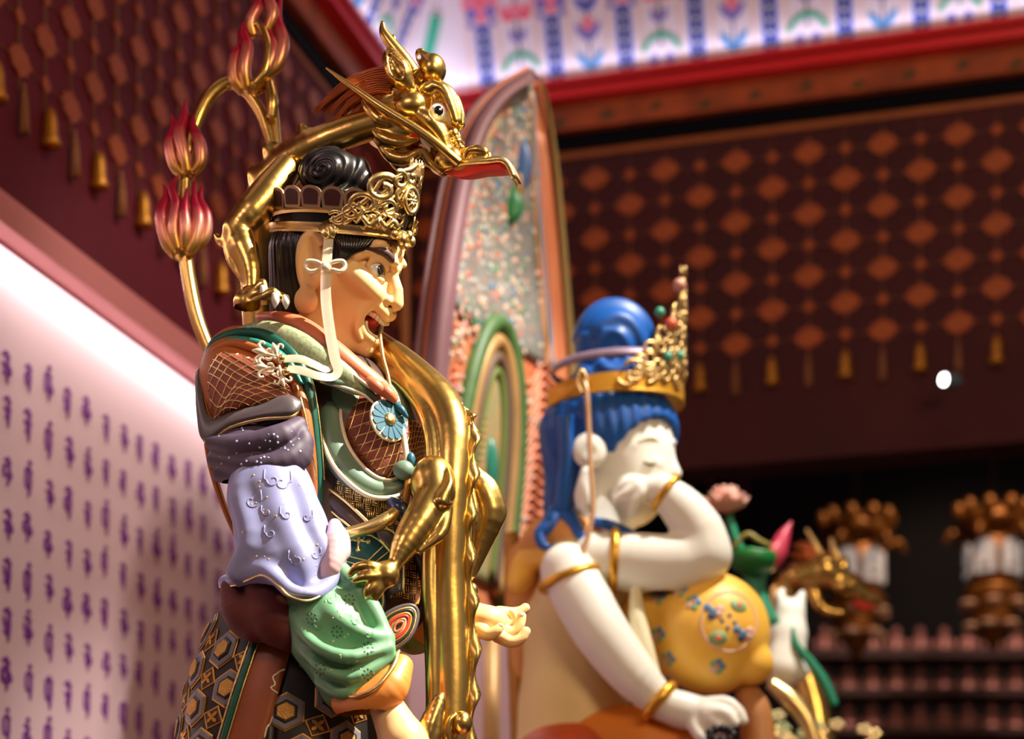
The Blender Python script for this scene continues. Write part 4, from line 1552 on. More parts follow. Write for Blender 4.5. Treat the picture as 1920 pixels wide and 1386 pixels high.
# second woven field on the right of the belly
mb = MB()
for i in range(0, 7):
    for j in range(0, 9):
        cx = 722 + i * 13; cy = 1000 + j * 14 + i * 2
        if cx > 792 or cy > 1128 or cx < 738 - (cy - 1000) * .1: continue
        for k in range(3):
            o_ = (k - 1) * 4.2
            if (i + j) % 2: pts = [(cx - 5, cy + o_ - 1), (cx, cy + o_), (cx + 5, cy + o_ + 1)]
            else: pts = [(cx + o_, cy - 5), (cx + o_, cy), (cx + o_, cy + 5)]
            addw(mb, sfb.line(pts, 1.1, 3, 0.3, 5))
mb.build('gold_weave', GOLDP, bel)['kind'] = 'stuff'
# dark band with gold borders
v, f = qstrip([(600, 912, -70), (640, 940, -92), (690, 985, -104)], [(600, 938, -72), (634, 966, -94), (676, 1000, -104)], 6, 4, 20, 3); obj('dark_band', q2w(v), f, M_DBROWN, guard)
qtube('gold_piping', [(600, 908, -76), (645, 938, -100), (696, 986, -112)], [3.5] * 3, GOLDB, guard, 20, 8)
qtube('gold_piping', [(600, 942, -76), (634, 970, -100), (672, 1002, -112)], [2.5] * 3, GOLDB, guard, 20, 8)
# blue knot and gold roll
v, f = tube(QL([(732, 940, -100), (748, 952, -108), (758, 972, -104), (756, 990, -96)], ), [10, 15, 14, 6], 16, 10); obj('navy_knot', q2w(v), f, mat('navy_enamel', c(30, 52, 92), .25, coat=.6), guard)
qtube('gold_sash', [(622, 1000, -112), (652, 1000, -124), (690, 990, -130), (725, 974, -126), (742, 960, -116)], [6, 11, 12, 13, 11], GOLDB, guard, 30, 14)
# peacock panel with gold flower
pan = Dome(QL([(604, 955, -80), (660, 995, -98), (712, 1005, -100), (742, 1040, -92), (744, 1080, -86), (700, 1105, -92), (640, 1080, -96), (606, 1030, -90)]), (0.35, -0.93, 0), 14)
po = pan.obj('peacock_panel', M_TEALD, guard, 20)
sfpn = Surf(po)
mb = MB()
for a in range(4):
    an = a * PI / 2 + .1
    addw(mb, sfpn.line([(673 + 4 * math.cos(an), 1014 + 4 * math.sin(an)), (673 + 22 * math.cos(an), 1014 + 22 * math.sin(an))], 2.6, 6, .5))
    addw(mb, sfpn.dot(673 + 18 * math.cos(an), 1014 + 18 * math.sin(an), 5))
addw(mb, sfpn.dot(673, 1014, 5))
mb.build('gold_flower', GOLDB, po)
for pts in ([(640, 1040), (690, 1052), (700, 1056)], [(690, 1052), (728, 1016)], [(636, 1050), (684, 1062)], [(700, 1058), (738, 1028)], [(612, 960), (650, 1000), (700, 1006), (738, 1042)], [(605, 990), (640, 985)], [(618, 1000), (640, 1030)]):
    pts = pts if len(pts) > 2 else [pts[0], ((pts[0][0] + pts[1][0]) / 2, (pts[0][1] + pts[1][1]) / 2), pts[1]]
    g_ = sfpn.line(pts, 1.7, 12, .4)
    if g_: obj('gold_line', *g_, GOLDB, po)
v, f = qstrip([(700, 990, -120), (735, 1000, -118), (752, 1040, -108), (752, 1110, -100)], [(712, 1010, -118), (728, 1030, -112), (738, 1060, -104), (730, 1120, -96)], 5, 4, 20, 3); obj('brown_frame', q2w(v), f, M_GREYB, guard)
qtube('gold_piping', [(700, 988, -124), (738, 998, -122), (756, 1040, -112), (756, 1112, -104)], [2.2] * 4, GOLDB, guard, 24, 7)
qtube('gold_piping', [(712, 1012, -122), (730, 1032, -116), (740, 1062, -108), (732, 1122, -100)], [2.2] * 4, GOLDB, guard, 24, 7)
# lower peacock tab with gold edges, gilt cord bundle under the claw
pn2 = Dome(QL([(680, 1120, -110), (714, 1100, -112), (722, 1140, -104), (704, 1160, -104), (686, 1150, -106)]), (0.3, -0.95, 0), 6); pn2.obj('peacock_tab', M_TEALD, guard, 15)
qtube('gold_piping', [(690, 1128, -124), (716, 1100, -126)], [2, 2], GOLDB, guard, 10, 7)
qtube('gold_piping', [(718, 1098, -124), (716, 1140, -118), (702, 1152, -118)], [2.5, 2.5, 4], GOLDB, guard, 16, 7)
# dark rim behind the belly
qtube('dark_hoop', [(770, 1030, -40), (790, 1060, -52), (800, 1100, -60), (794, 1140, -60), (776, 1175, -50)], [8, 10, 11, 10, 8], M_DBROWN, guard, 26, 10)
# lobed buckle with nested gold and red rings
bq = QL([(704, 1190, -150), (716, 1160, -150), (742, 1142, -146), (770, 1136, -140), (782, 1150, -136), (776, 1180, -140), (758, 1205, -146), (730, 1222, -150), (708, 1216, -152)])
bk = Dome(bq, (0.45, -0.88, 0.05), 10); bo = bk.obj('buckle', M_DBROWN, guard, 30)
def ring(dm, sc, r, mm, nm, off):
    pts = [dm.pt(sc * math.cos(a), sc * math.sin(a), off) for a in np.linspace(0, 2 * PI, 40, endpoint=False)]
    v, f = sweep(pts, r, 8, closed=True); return obj(nm, q2w(v), f, mm, bo)
for sc, r, mm, nm in ((0.99, 4.5, M_GREYB, 'outer_ring'), (0.86, 2.6, GOLDB, 'gold_ring'), (0.74, 3.6, BLACKL, 'black_ring'), (0.60, 3.0, GOLDP, 'gold_ring'), (0.48, 3.5, M_REDE, 'red_ring'), (0.34, 2.4, GOLDB, 'gold_ring'), (0.22, 3.0, M_SALM, 'pink_ring')):
    ring(bk, sc, r, mm, nm, 1.0)

# --- hexagon plate skirt
SKC = [(1130, 555, 140, 118), (1180, 548, 160, 124), (1240, 540, 178, 136), (1310, 535, 190, 145), (1390, 530, 197, 150), (1480, 525, 204, 154), (1560, 520, 208, 158)]   # y, centre x, half width, depth


def sk(a, y):
    """a = angle from the viewer-facing line (negative to the left), y = photo row"""
    ys = [s_[0] for s_ in SKC]
    cx, rx, rd = (np.interp(y, ys, [s_[i] for s_ in SKC]) for i in (1, 2, 3))
    return np.array([(cx - 960) + rx * math.sin(a), 10 - rd * math.cos(a), (HY - y) * 0.985])


P = np.array([[sk(a, y) for y in np.linspace(1120, 1560, 34)] for a in np.linspace(0, 2 * PI, 90)])
v, f = sheet(P, -5 if np.dot(np.cross(P[2,1]-P[1,1], P[1,2]-P[1,1]), P[1,1]-P[46,1]) < 0 else 5); skirt = obj('skirt', q2w(v), f, M_BLK, guard)


def sknorm(a, y):
    e = 0.01
    t1 = sk(a + e, y) - sk(a - e, y); t2 = sk(a, y + 1) - sk(a, y - 1)
    n = unit(np.cross(t1, t2)); c0 = sk(a, y) - np.array([(np.interp(y, [s_[0] for s_ in SKC], [s_[1] for s_ in SKC]) - 960), 10, (HY - y) * .985])
    return n if np.dot(n, c0) > 0 else -n


HEX = [(math.cos(PI / 6 + k * PI / 3), math.sin(PI / 6 + k * PI / 3)) for k in range(6)]


def skin_poly(u0, y0, poly, off0, off1):
    """polygon in skirt surface coordinates (arc length u, row y) as a slab that follows the curve"""
    def at(u, y, o): 
        rx = np.interp(y0, [s_[0] for s_ in SKC], [s_[2] for s_ in SKC])
        a = u / 168.0
        return sk(a, y) + sknorm(a, y) * o
    L0 = [at(u0 + x, y0 + y, off0) for x, y in poly]; L1 = [at(u0 + x, y0 + y, off1) for x, y in poly]
    L2 = [at(u0 + x * .92, y0 + y * .92, off1 + (off1 - off0) * .35) for x, y in poly]
    v, f = loft([L0, L1, L2], True, False)
    k = len(poly); n = len(v)
    v.append(at(u0, y0, off1 + (off1 - off0) * .4)); mid = n
    # a middle ring keeps the slab on the curve
    ring_ = [at(u0 + x * .5, y0 + y * .5, off1 + (off1 - off0) * .38) for x, y in poly]; m0 = len(v); v += ring_
    b0 = 2 * k
    for i in range(k):
        f.append((b0 + i, b0 + (i + 1) % k, m0 + (i + 1) % k, m0 + i)); f.append((m0 + i, m0 + (i + 1) % k, mid))
    return v, f


RH = 36.0
va = np.array([74.0, -29.0]); vb = np.array([28.0, 76.0])
rot = 0.0
nplate = 0
for i in range(-9, 10):
    for j in range(-6, 8):
        cpos = np.array([-114.0, 1226.0]) + va * i + vb * j
        u, y = cpos
        if not (1165 < y < 1440 and -270 < u < 150): continue
        if abs(u - (-10 - (y - 1200) * .18)) < 40: continue
        def hx(r, sq=1.04): return [(x * r * 0.94, yy * r * sq) for x, yy in HEX]
        v, f = skin_poly(u, y, hx(RH), 0, 2.2); pl = obj('hexagon_plate', q2w(v), f, GOLDP, skirt, smooth=False)
        v, f = skin_poly(u, y, hx(RH - 3.0), 2, 4.4); obj('grey_ring', q2w(v), f, M_GREY, pl, smooth=False)
        v, f = skin_poly(u, y, hx(RH * .60), 3, 6.2); obj('black_ring', q2w(v), f, M_BLK, pl, smooth=False)
        v, f = skin_poly(u, y, hx(RH * .46), 5, 8.2); obj('gold_core', q2w(v), f, M_GPL, pl, smooth=False)
        nplate += 1
        u2, y2 = cpos + (va + vb) / 2
        if 1165 < y2 < 1440 and abs(u2 - (-10 - (y2 - 1200) * .18)) > 24:
            R2 = np.array([[.93, .37], [-.37, .93]])
            sq = [tuple(np.array(p_) @ R2.T) for p_ in ((-17, -17), (17, -17), (17, 17), (-17, 17))]
            v, f = skin_poly(u2, y2, sq, 0, 2.0); sp = obj('square_plate', q2w(v), f, GOLDP, skirt, smooth=False)
            sq = [(x * .82, yy * .82) for x, yy in sq]
            v, f = skin_poly(u2, y2, sq, 1.5, 3.0); obj('brown_field', q2w(v), f, M_DBROWN, sp, smooth=False)
            mb = MB()
            for k in range(4):
                an = k * PI / 2 + .78
                lf = [(x + 0, yy + 0) for x, yy in leaf(14, 3.6, an, 6)]
                mb.add(*skin_poly(u2, y2, lf, 3, 4.6))
            mb.build('gold_blossom', GOLDP, sp, G, smooth=False)
# hanging strap with teal edge
ya = np.linspace(1180, 1560, 24)
P = np.array([[sk((-10 - (y - 1200) * .18 + w) / 168, y) + sknorm((-10 - (y - 1200) * .18 + w) / 168, y) * (8 + 4 * math.cos(w / 34 * 1.4)) for w in np.linspace(-34, 34, 7)] for y in ya])
v, f = sheet(P, 6); strap = obj('hanging_strap', q2w(v), f, mat('brown_strap_paint', c(150, 78, 36), .45, var=.15, vscale=16), guard)
for w, r, mm in ((-31, 6, TEAL), (-40, 2.2, GOLDB), (-24, 1.8, GOLDB)):
    pts = [sk((-10 - (y - 1200) * .18 + w) / 168, y) + sknorm((-10 - (y - 1200) * .18 + w) / 168, y) * 13 for y in ya]
    v, f = sweep(pts, r, 8); obj('strap_edge', q2w(v), f, mm, strap)
sfst = Surf(strap)
for pts in ([(522, 1262), (512, 1270), (516, 1284), (508, 1290), (522, 1300), (536, 1292)], [(520, 1262), (534, 1256), (548, 1262)], [(530, 1340), (512, 1340), (508, 1354), (500, 1366), (496, 1384)]):
    g_ = sfst.line(pts, 1.8, 20, .2)
    if g_: obj('pale_scroll', *g_, M_RWHITE, strap)

# --- crown ribbons: white-gold strap falling past the ear and folded back to the shoulder
def strapmesh(pts, widths, thick, samples=40):
    """flat strap along photo points; width measured in the picture plane"""
    P = spline(np.array(QL(pts)), samples); wd = np.interp(np.linspace(0, 1, samples), np.linspace(0, 1, len(widths)), widths)
    T = np.gradient(P, axis=0); rows = []
    for i in range(samples):
        t = unit(T[i]); n = unit(np.cross(t, [0, -1.0, 0.15]))
        rows.append([P[i] - n * wd[i] / 2, P[i] + np.array([0, -1.2, 0]), P[i] + n * wd[i] / 2])
    return sheet(np.array(rows), thick)


rib = thing('ribbon_tmp', '', '') if False else None
v, f = strapmesh([(617, 436, -112), (614, 480, -120), (611, 520, -124), (612, 570, -124), (620, 630, -128), (628, 672, -134), (634, 695, -138), (624, 708, -142), (596, 706, -150), (566, 696, -152), (540, 692, -150)], [17, 17, 18, 19, 19, 19, 17, 14, 14, 15, 14], 2.4, 60)
rb = obj('crown_ribbon', q2w(v), f, SILVG, guard, sharp=50)
v, f = strapmesh([(622, 640, -126), (624, 680, -130), (612, 694, -136), (588, 684, -146), (562, 674, -150), (532, 674, -150)], [10, 10, 10, 13, 14, 13], 2.4, 40)
obj('ribbon_strip', q2w(v), f, SILVG, rb, sharp=50)
v, f = strapmesh([(603, 440, -116), (617, 430, -118), (632, 436, -116)], [26, 30, 26], 5, 14); obj('clasp_block', q2w(v), f, GOLDB, rb)
mb = MB()
for sd in (-1, 1):
    mb.add(*tube(QL([(610, 500, -132), (610 + sd * 16, 491, -134), (610 + sd * 33, 490, -132), (610 + sd * 37, 500, -130), (610 + sd * 28, 509, -132), (610 + sd * 10, 504, -132)]), [3, 4, 4, 4, 4, 3], 26, 8))
mb.build('bow_loops', SILVG, rb, G)
v, f = ellipsoid(Q(610, 500, -136), (9, 7, 9)); obj('bow_knot', q2w(v), f, SILVG, rb)
def fleur(x, y, ang, s):
    mb = MB(); ca, sa = math.cos(ang), math.sin(ang); d_ = -156
    def p(a, b): return (x + s * (a * ca - b * sa), y + s * (a * sa + b * ca), d_)
    mb.add(*tube(QL([p(0, 0), p(1, .1), p(1.9, 0)]), [3 * s / 14, 5.5 * s / 14, 1.2], 12, 8))
    for k in (1, -1):
        mb.add(*tube(QL([p(0, 0), p(.7, .35 * k), p(1.2, .9 * k), p(.9, 1.35 * k), p(.5, 1.15 * k)]), [2.6 * s / 14, 3.4 * s / 14, 3 * s / 14, 2.6 * s / 14, 2 * s / 14], 16, 7))
        mb.add(*tube(QL([p(-.9, 0), p(-.5, .55 * k), p(.1, .5 * k)]), [2, 3, 2], 10, 7))
    mb.add(*tube(QL([p(-1.6, 0), p(-.8, 0), p(0, 0)]), [2.6, 3, 3], 10, 7))
    return mb.build('fleur', SILVG, rb, G)


fleur(500, 664, PI + .25, 15); fleur(502, 690, PI + .05, 14); fleur(519, 664, -PI * .62, 12); fleur(528, 704, PI * .42, 12)
for (x, y) in ((528, 671), (537, 696)):
    v, f = ellipsoid(Q(x, y, -158), (7, 6, 7)); obj('rivet', q2w(v), f, GOLDB, rb)
# thin chin cord
v, f = strapmesh([(712, 628, -20), (718, 670, -40), (726, 700, -60), (733, 735, -80)], [6, 6, 6, 6], 2, 20); obj('chin_cord', q2w(v), f, GOLDB, guard)

# --- far arm with open palm
def fhand(p):
    d = sd_line(p, QL([(800, 1165, 20), (850, 1160, 0), (895, 1160, -20)]), [44, 38, 34], 10)
    d = smin(d, sd_ell(p, Q(912, 1166, -28), (42, 44, 30)), 12)
    fingers = [([(935, 1150, 4), (962, 1150, 10), (978, 1146, 12), (985, 1140, 12)], [14, 11, 10, 9]),
               ([(938, 1166, -18), (958, 1170, -18), (966, 1160, -20), (962, 1150, -22)], [14, 11, 10, 9]),
               ([(938, 1182, -34), (962, 1186, -36), (974, 1172, -38), (978, 1156, -38)], [14, 11, 10, 9]),
               ([(934, 1192, -52), (958, 1204, -60), (976, 1198, -62), (986, 1184, -62)], [14, 11, 10, 9]),
               ([(900, 1180, -58), (916, 1190, -72), (930, 1184, -78), (938, 1176, -78)], [15, 12, 10, 8])]
    for pts, r in fingers:
        d = smin(d, sd_curve(p, QL(pts), r, 10), 3.0)
    d = ssub(d, sd_ell(p, Q(918, 1132, -22), (26, 26, 14)), 6)
    return d


sdf_obj('open_hand', fhand, (-210, -110, 770), (45, 75, 900), 2.0, SKIN, guard, relax=1)
sfh = [Q(986, 1138, 8), Q(962, 1148, -28), Q(978, 1153, -46), Q(987, 1181, -68), Q(939, 1173, -84)]
for q_ in sfh:
    v, f = ellipsoid(q_, (4.5, 2.5, 4), None, 10, 6); obj('nail', q2w(v), f, mat('pale_nail', c(240, 212, 176), .3), guard)
sdf_obj('far_sleeve', lambda p: smin(sd_line(p, QL([(720, 1165, 40), (780, 1185, 30)]), [44, 42], 8), sd_cap(p, Q(775, 1200, 20), Q(800, 1200, 15), 26, 16), 10), (-310, -60, 700), (-120, 110, 920), 4, mat('yellow_green_paint', c(128, 150, 44), .45), guard, relax=1)
sdf_obj('far_cuff', lambda p: sd_line(p, QL([(800, 1165, 10), (812, 1165, 8)]), [46, 44], 8), (-220, -60, 760), (-90, 80, 900), 4, mat('amber_cuff_paint', c(226, 142, 64), .45), guard, relax=1)
# ------------------------------------------------------------------ gilded dragon coiling round the guardian
dragon = thing('dragon_statue', 'gilded dragon coiled over the guardian with its head above the topknot', 'statue', (-0.15, 4.02, 1.44))
DH = Local(Q(790, 230, -40), 14, 0, 6)
D_ = DH.H
DF = LF(DH)


def dhead(p):
    g = p.copy(); g[:, 1] = np.abs(g[:, 1])
    d = sd_ell(g, D_(755, 195, 0), (62, 40, 42))                                       # skull
    d = smin(d, sd_cap(g, D_(770, 215, 0), D_(845, 290, 0), 38, 22), 16)               # muzzle
    d = smin(d, sd_line(g, [D_(650, 240, 0), D_(705, 225, 0)], [27, 32]), 18)          # neck root
    d = smin(d, sd_ell(g, D_(769, 196, 36), (30, 20, 24)), 4)                          # cheek ball
    d = smin(d, sd_curve(g, [D_(790, 216, 34), D_(808, 228, 32), D_(826, 252, 26), D_(836, 280, 22)], [14, 18, 16, 12], 12), 4)
    d = smin(d, sd_ell(g, D_(840, 297, 20), (26, 15, 21)), 4)                          # lip pad
    d = smin(d, sd_curve(g, [D_(826, 240, 0), D_(848, 248, 8), D_(854, 254, 8)], [12, 10, 7], 8), 4)
    d = smin(d, sd_ell(g, D_(858, 266, 8), (10, 12, 8)), 3); d = smin(d, sd_ell(g, D_(864, 278, 7), (9, 11, 6)), 3)
    # brow scrolls
    d = smin(d, sd_ell(g, D_(803, 167, 24), (18, 12, 13)), 2)
    d = smin(d, sd_curve(g, [D_(812, 160, 26), D_(832, 170, 24), D_(846, 200, 20), D_(854, 226, 16)], [10, 10, 9, 8], 12), 3)
    d = smin(d, sd_curve(g, [D_(826, 160, 14), D_(846, 176, 12), D_(858, 205, 10), D_(860, 226, 10)], [9, 9, 8, 7], 12), 3)
    d = ssub(d, sd_ell(g, D_(826, 210, 38), (20, 16, 18)), 3)
    # nostril rolls and upper lip plate
    d = smin(d, sd_curve(g, [D_(872, 296, 12), D_(878, 284, 14), D_(894, 281, 14), D_(908, 284, 13), D_(908, 292, 12), D_(890, 294, 12)], [6, 7, 9, 8, 6, 5], 18), 2.5)
    # open mouth
    d = ssub(d, sd_cap(g, D_(775, 262, 0), D_(845, 325, 0), 15, 22), 4)
    d = ssub(d, sd_cap(g, D_(770, 256, 30), D_(800, 272, 26), 11, 14), 4)
    # wrinkles behind the cheek
    for (x0, y0, x1, y1) in ((700, 190, 735, 175), (702, 205, 738, 200), (706, 222, 740, 222)):
        d = ssub(d, sd_cap(g, D_(x0, y0, 42), D_(x1, y1, 42), 3, 4), 5)
    return d


sdf_obj('dragon_head', dhead, (-165, -75, -130), (150, 75, 110), 2.0, GOLD, dragon, DF, relax=1)


def dpart(name, mb, m=GOLD, par=None):
    return mb.build(name, m, par or dragon, DF)


# lower jaw, cheek fins, chin frill
def djaw(p):
    g = p.copy(); g[:, 1] = np.abs(g[:, 1])
    d = sd_line(g, [D_(712, 252, 0), D_(755, 284, 0), D_(800, 296, 0), D_(824, 316, 0)], [24, 18, 13, 9], 6)
    d = smin(d, sd_ell(g, D_(738, 246, 18), (46, 24, 30)), 10)
    d = smin(d, sd_curve(g, [D_(706, 262, 26), D_(732, 292, 28), D_(762, 298, 26), D_(790, 284, 24), D_(806, 304, 18), D_(826, 318, 10)], [7, 12, 11, 7, 8, 8], 20), 8)
    d = smin(d, sd_curve(g, [D_(694, 236, 34), D_(716, 258, 36), D_(750, 268, 34), D_(782, 262, 30)], [6, 12, 10, 5], 12), 6)
    d = smin(d, sd_curve(g, [D_(675, 180, 36), D_(692, 205, 42), D_(712, 225, 42), D_(736, 232, 38)], [3, 10, 12, 6], 12), 5)
    return d


sdf_obj('lower_jaw', djaw, (-140, -70, -130), (70, 70, 70), 2.2, GOLD, dragon, DF, relax=1)
mb = MB(); P = []
top = [(832, 312), (848, 308), (871, 303), (896, 302), (920, 301), (946, 299), (962, 310), (973, 337)]
for sgn in (1,):
    tp = spline(np.array(top, float), 30)
    rows = []
    for i, (x, y) in enumerate(tp):
        w = 26 * math.sin(PI * min(1, 0.25 + 0.8 * (1 - i / 29.0))) + 3
        rows.append([D_(x, y + 0.004 * l_ * l_, 0) + np.array([0, l_, 0]) for l_ in np.linspace(-w, w, 9)])
    rows = np.array(rows)
v, f = sheet(rows, 10.0 if rows[5, 4, 2] > rows[5, 4, 2] - 1 else 10.0); obj('upper_lip', DH.fw(np.array(v)), f, SILVG if False else GOLDB, dragon)
bt = spline(np.array([(832, 314), (860, 322), (884, 316), (910, 315), (935, 308), (954, 312), (970, 334)], float), 30)
bt2 = spline(np.array([(836, 324), (862, 334), (888, 332), (912, 326), (935, 324), (952, 324), (971, 337)], float), 30)
L = []
for i in range(30):
    w = (24 * math.sin(PI * min(1, 0.25 + 0.8 * (1 - i / 29.0))) + 3) * .86
    a = D_(*bt[i], 0); b = D_(*bt2[i], 0)
    L.append([a + [0, -w, 0], a + [0, w, 0], b + [0, w * .9, 0], (a + b) / 2 + [0, 0, -(a - b)[2] * .6], b + [0, -w * .9, 0]])
v, f = loft(L); obj('red_lip', DH.fw(np.array(v)), f, mat('vermilion_paint', c(214, 40, 34), .4), dragon, sharp=50, label='vermilion underside of the curling upper lip')
v, f = ellipsoid(D_(776, 258, 14), (26, 14, 12)); obj('tongue', DH.fw(np.array(v)), f, M_TONGUE, dragon)
for sd in (1, -1):
    def dd(x, y, l): return D_(x, y, l) * np.array([1, sd, 1])
    v, f = tube([dd(794, 258, 30), dd(800, 268, 32), dd(806, 284, 30)], [8, 8, 1.5], 10, 8); obj('fang', DH.fw(np.array(v)), f, WHITEP, dragon)
    v, f = ellipsoid(dd(820, 211, 22), (17, 15, 17), None, 18, 12); eb = obj('eyeball', DH.fw(np.array(v)), f, M_EYEW, dragon)
    n_ = unit(np.array([0.45, 0.87 * sd, -0.1]))
    v, f = lathe([(9, -1), (8.6, 1), (5, 2.0), (.4, 2.3)], dd(820, 211, 22) + n_ * 14, basis(n_), 16); obj('pupil', DH.fw(np.array(v)), f, mat('black_glass', c(10, 8, 8), .05, coat=1), eb)
    v, f = tube([dd(717, 40, 34), dd(720, 62, 34), dd(738, 88, 32), dd(758, 112, 28), dd(776, 140, 22)], [3, 9, 12, 13, 15], 24, 12); obj('horn', DH.fw(np.array(v)), f, GOLD, dragon)
    # ear: cupped leaf
    er = MB(); n_e = unit(np.array([-0.15, 0.95 * sd, 0.1]))
    v, f = tube([dd(729, 90, 40), dd(732, 112, 44), dd(746, 140, 44), dd(768, 164, 36)], [3, 17, 25, 10], 22, 12, up=n_e, ratio=2.0 if False else 1.0)
    sq = sdf_mesh(lambda p: ssub(sd_curve(p, [dd(729, 92, 40), dd(734, 112, 44), dd(748, 136, 44), dd(768, 162, 36)], [4, 18, 25, 11], 12), sd_curve(p, [dd(731, 106, 62), dd(742, 126, 70), dd(757, 148, 68)], [5, 16, 9], 8), 3),
                  np.minimum(dd(720, 80, 5), dd(795, 190, 75)) - 12, np.maximum(dd(720, 80, 5), dd(795, 190, 75)) + 12, 2.0)
    fast_obj('ear', DH.fw(sq[0]), sq[1], GOLD, dragon, relax=1)
    v, f = tube([dd(862, 306, 26), dd(836, 284, 40), dd(790, 248, 52), dd(718, 203, 62), (dd(675, 173, 62)), dd(642, 150, 60), dd(611, 127, 58)], [9, 9, 8, 7, 6, 4.5, 1.5], 50, 10); obj('whisker', DH.fw(np.array(v)), f, GOLD, dragon)
v = sdf_mesh(lambda p: ssub(smin(sd_ell(p, D_(812, 130, 0), (24, 28, 27)), sd_curve(p, [D_(800, 116, 0), D_(790, 106, 0), D_(786, 97, 0), D_(792, 95, 0)], [16, 11, 6, 4], 10), 6), sd_cap(p, D_(786, 107, -20), D_(786, 107, 20), 4), 3), D_(812, 132, 0) - [45, 34, 36], D_(812, 132, 0) + [34, 34, 48], 2.0)
fast_obj('crest_knob', DH.fw(v[0]), v[1], GOLD, dragon, relax=1)
# copper mane and beard strands
M_COP = mat('copper_mane', c(176, 92, 48), 0.35, 0.8, var=0.2, vscale=30)
rm = random.Random(11)
ends = [(584, 213), (592, 205), (600, 212), (612, 216), (622, 230), (634, 226), (646, 238), (655, 232), (664, 240), (606, 190), (640, 214)]
for i, (ex, ey) in enumerate(ends):
    for sd in (1, -1, 0):
        t = i / (len(ends) - 1)
        sx, sy = 738 - 22 * t + rm.uniform(-4, 4), 134 + 70 * (t if i < 9 else 0.35) + rm.uniform(-5, 5)
        l0 = 34 * sd + rm.uniform(-6, 6)
        mx, my = (sx + ex) / 2 + 4, min(sy, ey) * .62 + max(sy, ey) * .38 - 22 + (10 * abs(1 - t))
        mb = MB()
        for q in range(4):
            o = (q - 1.5) * 4.2
            mb.add(*tube([D_(sx, sy + o, l0), D_((sx + mx) / 2, (sy + my) / 2 - 6 + o, l0 * 1.1), D_(mx, my + o * .9, l0 * 1.1), D_((mx + ex) / 2 - 2, (my + ey) / 2 - 3 + o * .7, l0), D_(ex + 2 * q, ey + o * .5, l0)], [3.2, 3.4, 3.4, 2.8, .8], 18, 6))
        mb.build('mane_lock', M_COP, dragon, DF)
for k, (ex, ey) in enumerate(((648, 282), (656, 276), (666, 268))):
    v, f = tube([D_(696, 236, 30), D_(676, 250 + 3 * k, 34), D_(ex, ey, 30)], [6, 6, 1], 14, 8); obj('beard_lock', DH.fw(np.array(v)), f, GOLD, dragon)

# --- neck and fore body with spine humps
def dbody(p):
    pts = [(700, 232, -40), (640, 252, -36), (588, 276, -22), (540, 308, 10), (508, 352, 40), (492, 410, 70), (488, 480, 95), (490, 560, 110), (500, 640, 120), (560, 700, 130)]
    d = sd_curve(p, QL(pts), [28, 28, 31, 37, 40, 40, 38, 38, 38, 36], 28)
    for (x, y, dd_, r) in ((569, 244, -24, 13), (508, 280, 2, 17), (480, 326, 30, 17), (466, 388, 60, 15), (458, 452, 86, 14)):
        d = smin(d, sd_ell(p, Q(x, y, dd_), (r, 12, r)), 14)
    return d


sdf_obj('coiled_body', dbody, (-560, -90, 1290), (-235, 180, 1840), 3.6, GOLD, dragon, relax=1)


# --- foreleg with claws over the guardian's shoulder
def fleg(p):
    d = sd_curve(p, QL([(536, 318, -30), (505, 360, -52), (470, 400, -64), (442, 428, -66)], ), [26, 33, 31, 22], 12)
    d = smin(d, sd_curve(p, QL([(440, 430, -66), (455, 462, -72), (470, 505, -80), (472, 545, -86)]), [20, 28, 22, 14], 12), 10)
    d = smin(d, sd_curve(p, QL([(432, 436, -60), (418, 452, -50), (404, 440, -46)]), [10, 12, 4], 8), 6)
    d = smin(d, sd_curve(p, QL([(424, 455, -60), (432, 490, -70), (452, 525, -80)]), [8, 7, 4], 8), 6)
    d = smin(d, sd_ell(p, Q(463, 568, -86), (25, 24, 25)), 8)
    for pts in ([(470, 558, -100), (484, 540, -108), (492, 532, -110), (496, 542, -112)], [(475, 568, -104), (496, 556, -116), (512, 548, -118), (518, 556, -118)], [(474, 578, -98), (502, 570, -112), (524, 556, -112), (534, 562, -112)], [(470, 560, -76), (482, 536, -70), (490, 528, -66), (494, 536, -66)]):
        d = smin(d, sd_curve(p, QL(pts), [13, 10, 9.5, 7], 10), 4)
    return d


leg1 = sdf_obj('foreleg', fleg, (-580, -140, 1390), (-390, 10, 1780), 2.6, GOLD, dragon, relax=3)
for (x0, y0, x1, y1, d_) in ((494, 538, 493, 565, -116), (516, 552, 515, 578, -122), (535, 556, 536, 580, -116), (494, 532, 494, 556, -64)):
    v, f = tube(QL([(x0, y0, d_), ((x0 + x1) / 2 + 1, (y0 + y1) / 2, d_ - 2), (x1, y1, d_)]), [7, 7, 1.2], 10, 10); obj('claw', q2w(v), f, mat('ivory_claw', c(222, 216, 206), .35, var=.1, vscale=60), leg1)


# --- hanging body over the far shoulder and down in front
def tail(p):
    pts = [(600, 665, 110), (665, 640, 80), (720, 668, 40), (772, 706, 0), (822, 756, -40), (846, 810, -70), (846, 890, -86), (842, 980, -86), (840, 1080, -80), (843, 1180, -76), (845, 1290, -76), (842, 1400, -76), (838, 1500, -70)]
    d = sd_curve(p, QL(pts), [34, 36, 37, 38, 40, 38, 35, 34, 35, 38, 38, 36, 34], 44)
    # ridge fold along the front
    d = smin(d, sd_curve(p, QL([(716, 690, 10), (776, 742, -40), (806, 800, -82), (812, 880, -104), (806, 980, -104), (804, 1090, -100), (810, 1200, -96), (812, 1320, -96), (808, 1420, -92)]), [12, 15, 15, 13, 14, 15, 15, 14, 13], 30), 6)
    return d


tb = sdf_obj('hanging_body', tail, (-390, -150, 470), (-60, 170, 1460), 3.6, GOLD, dragon, relax=1)
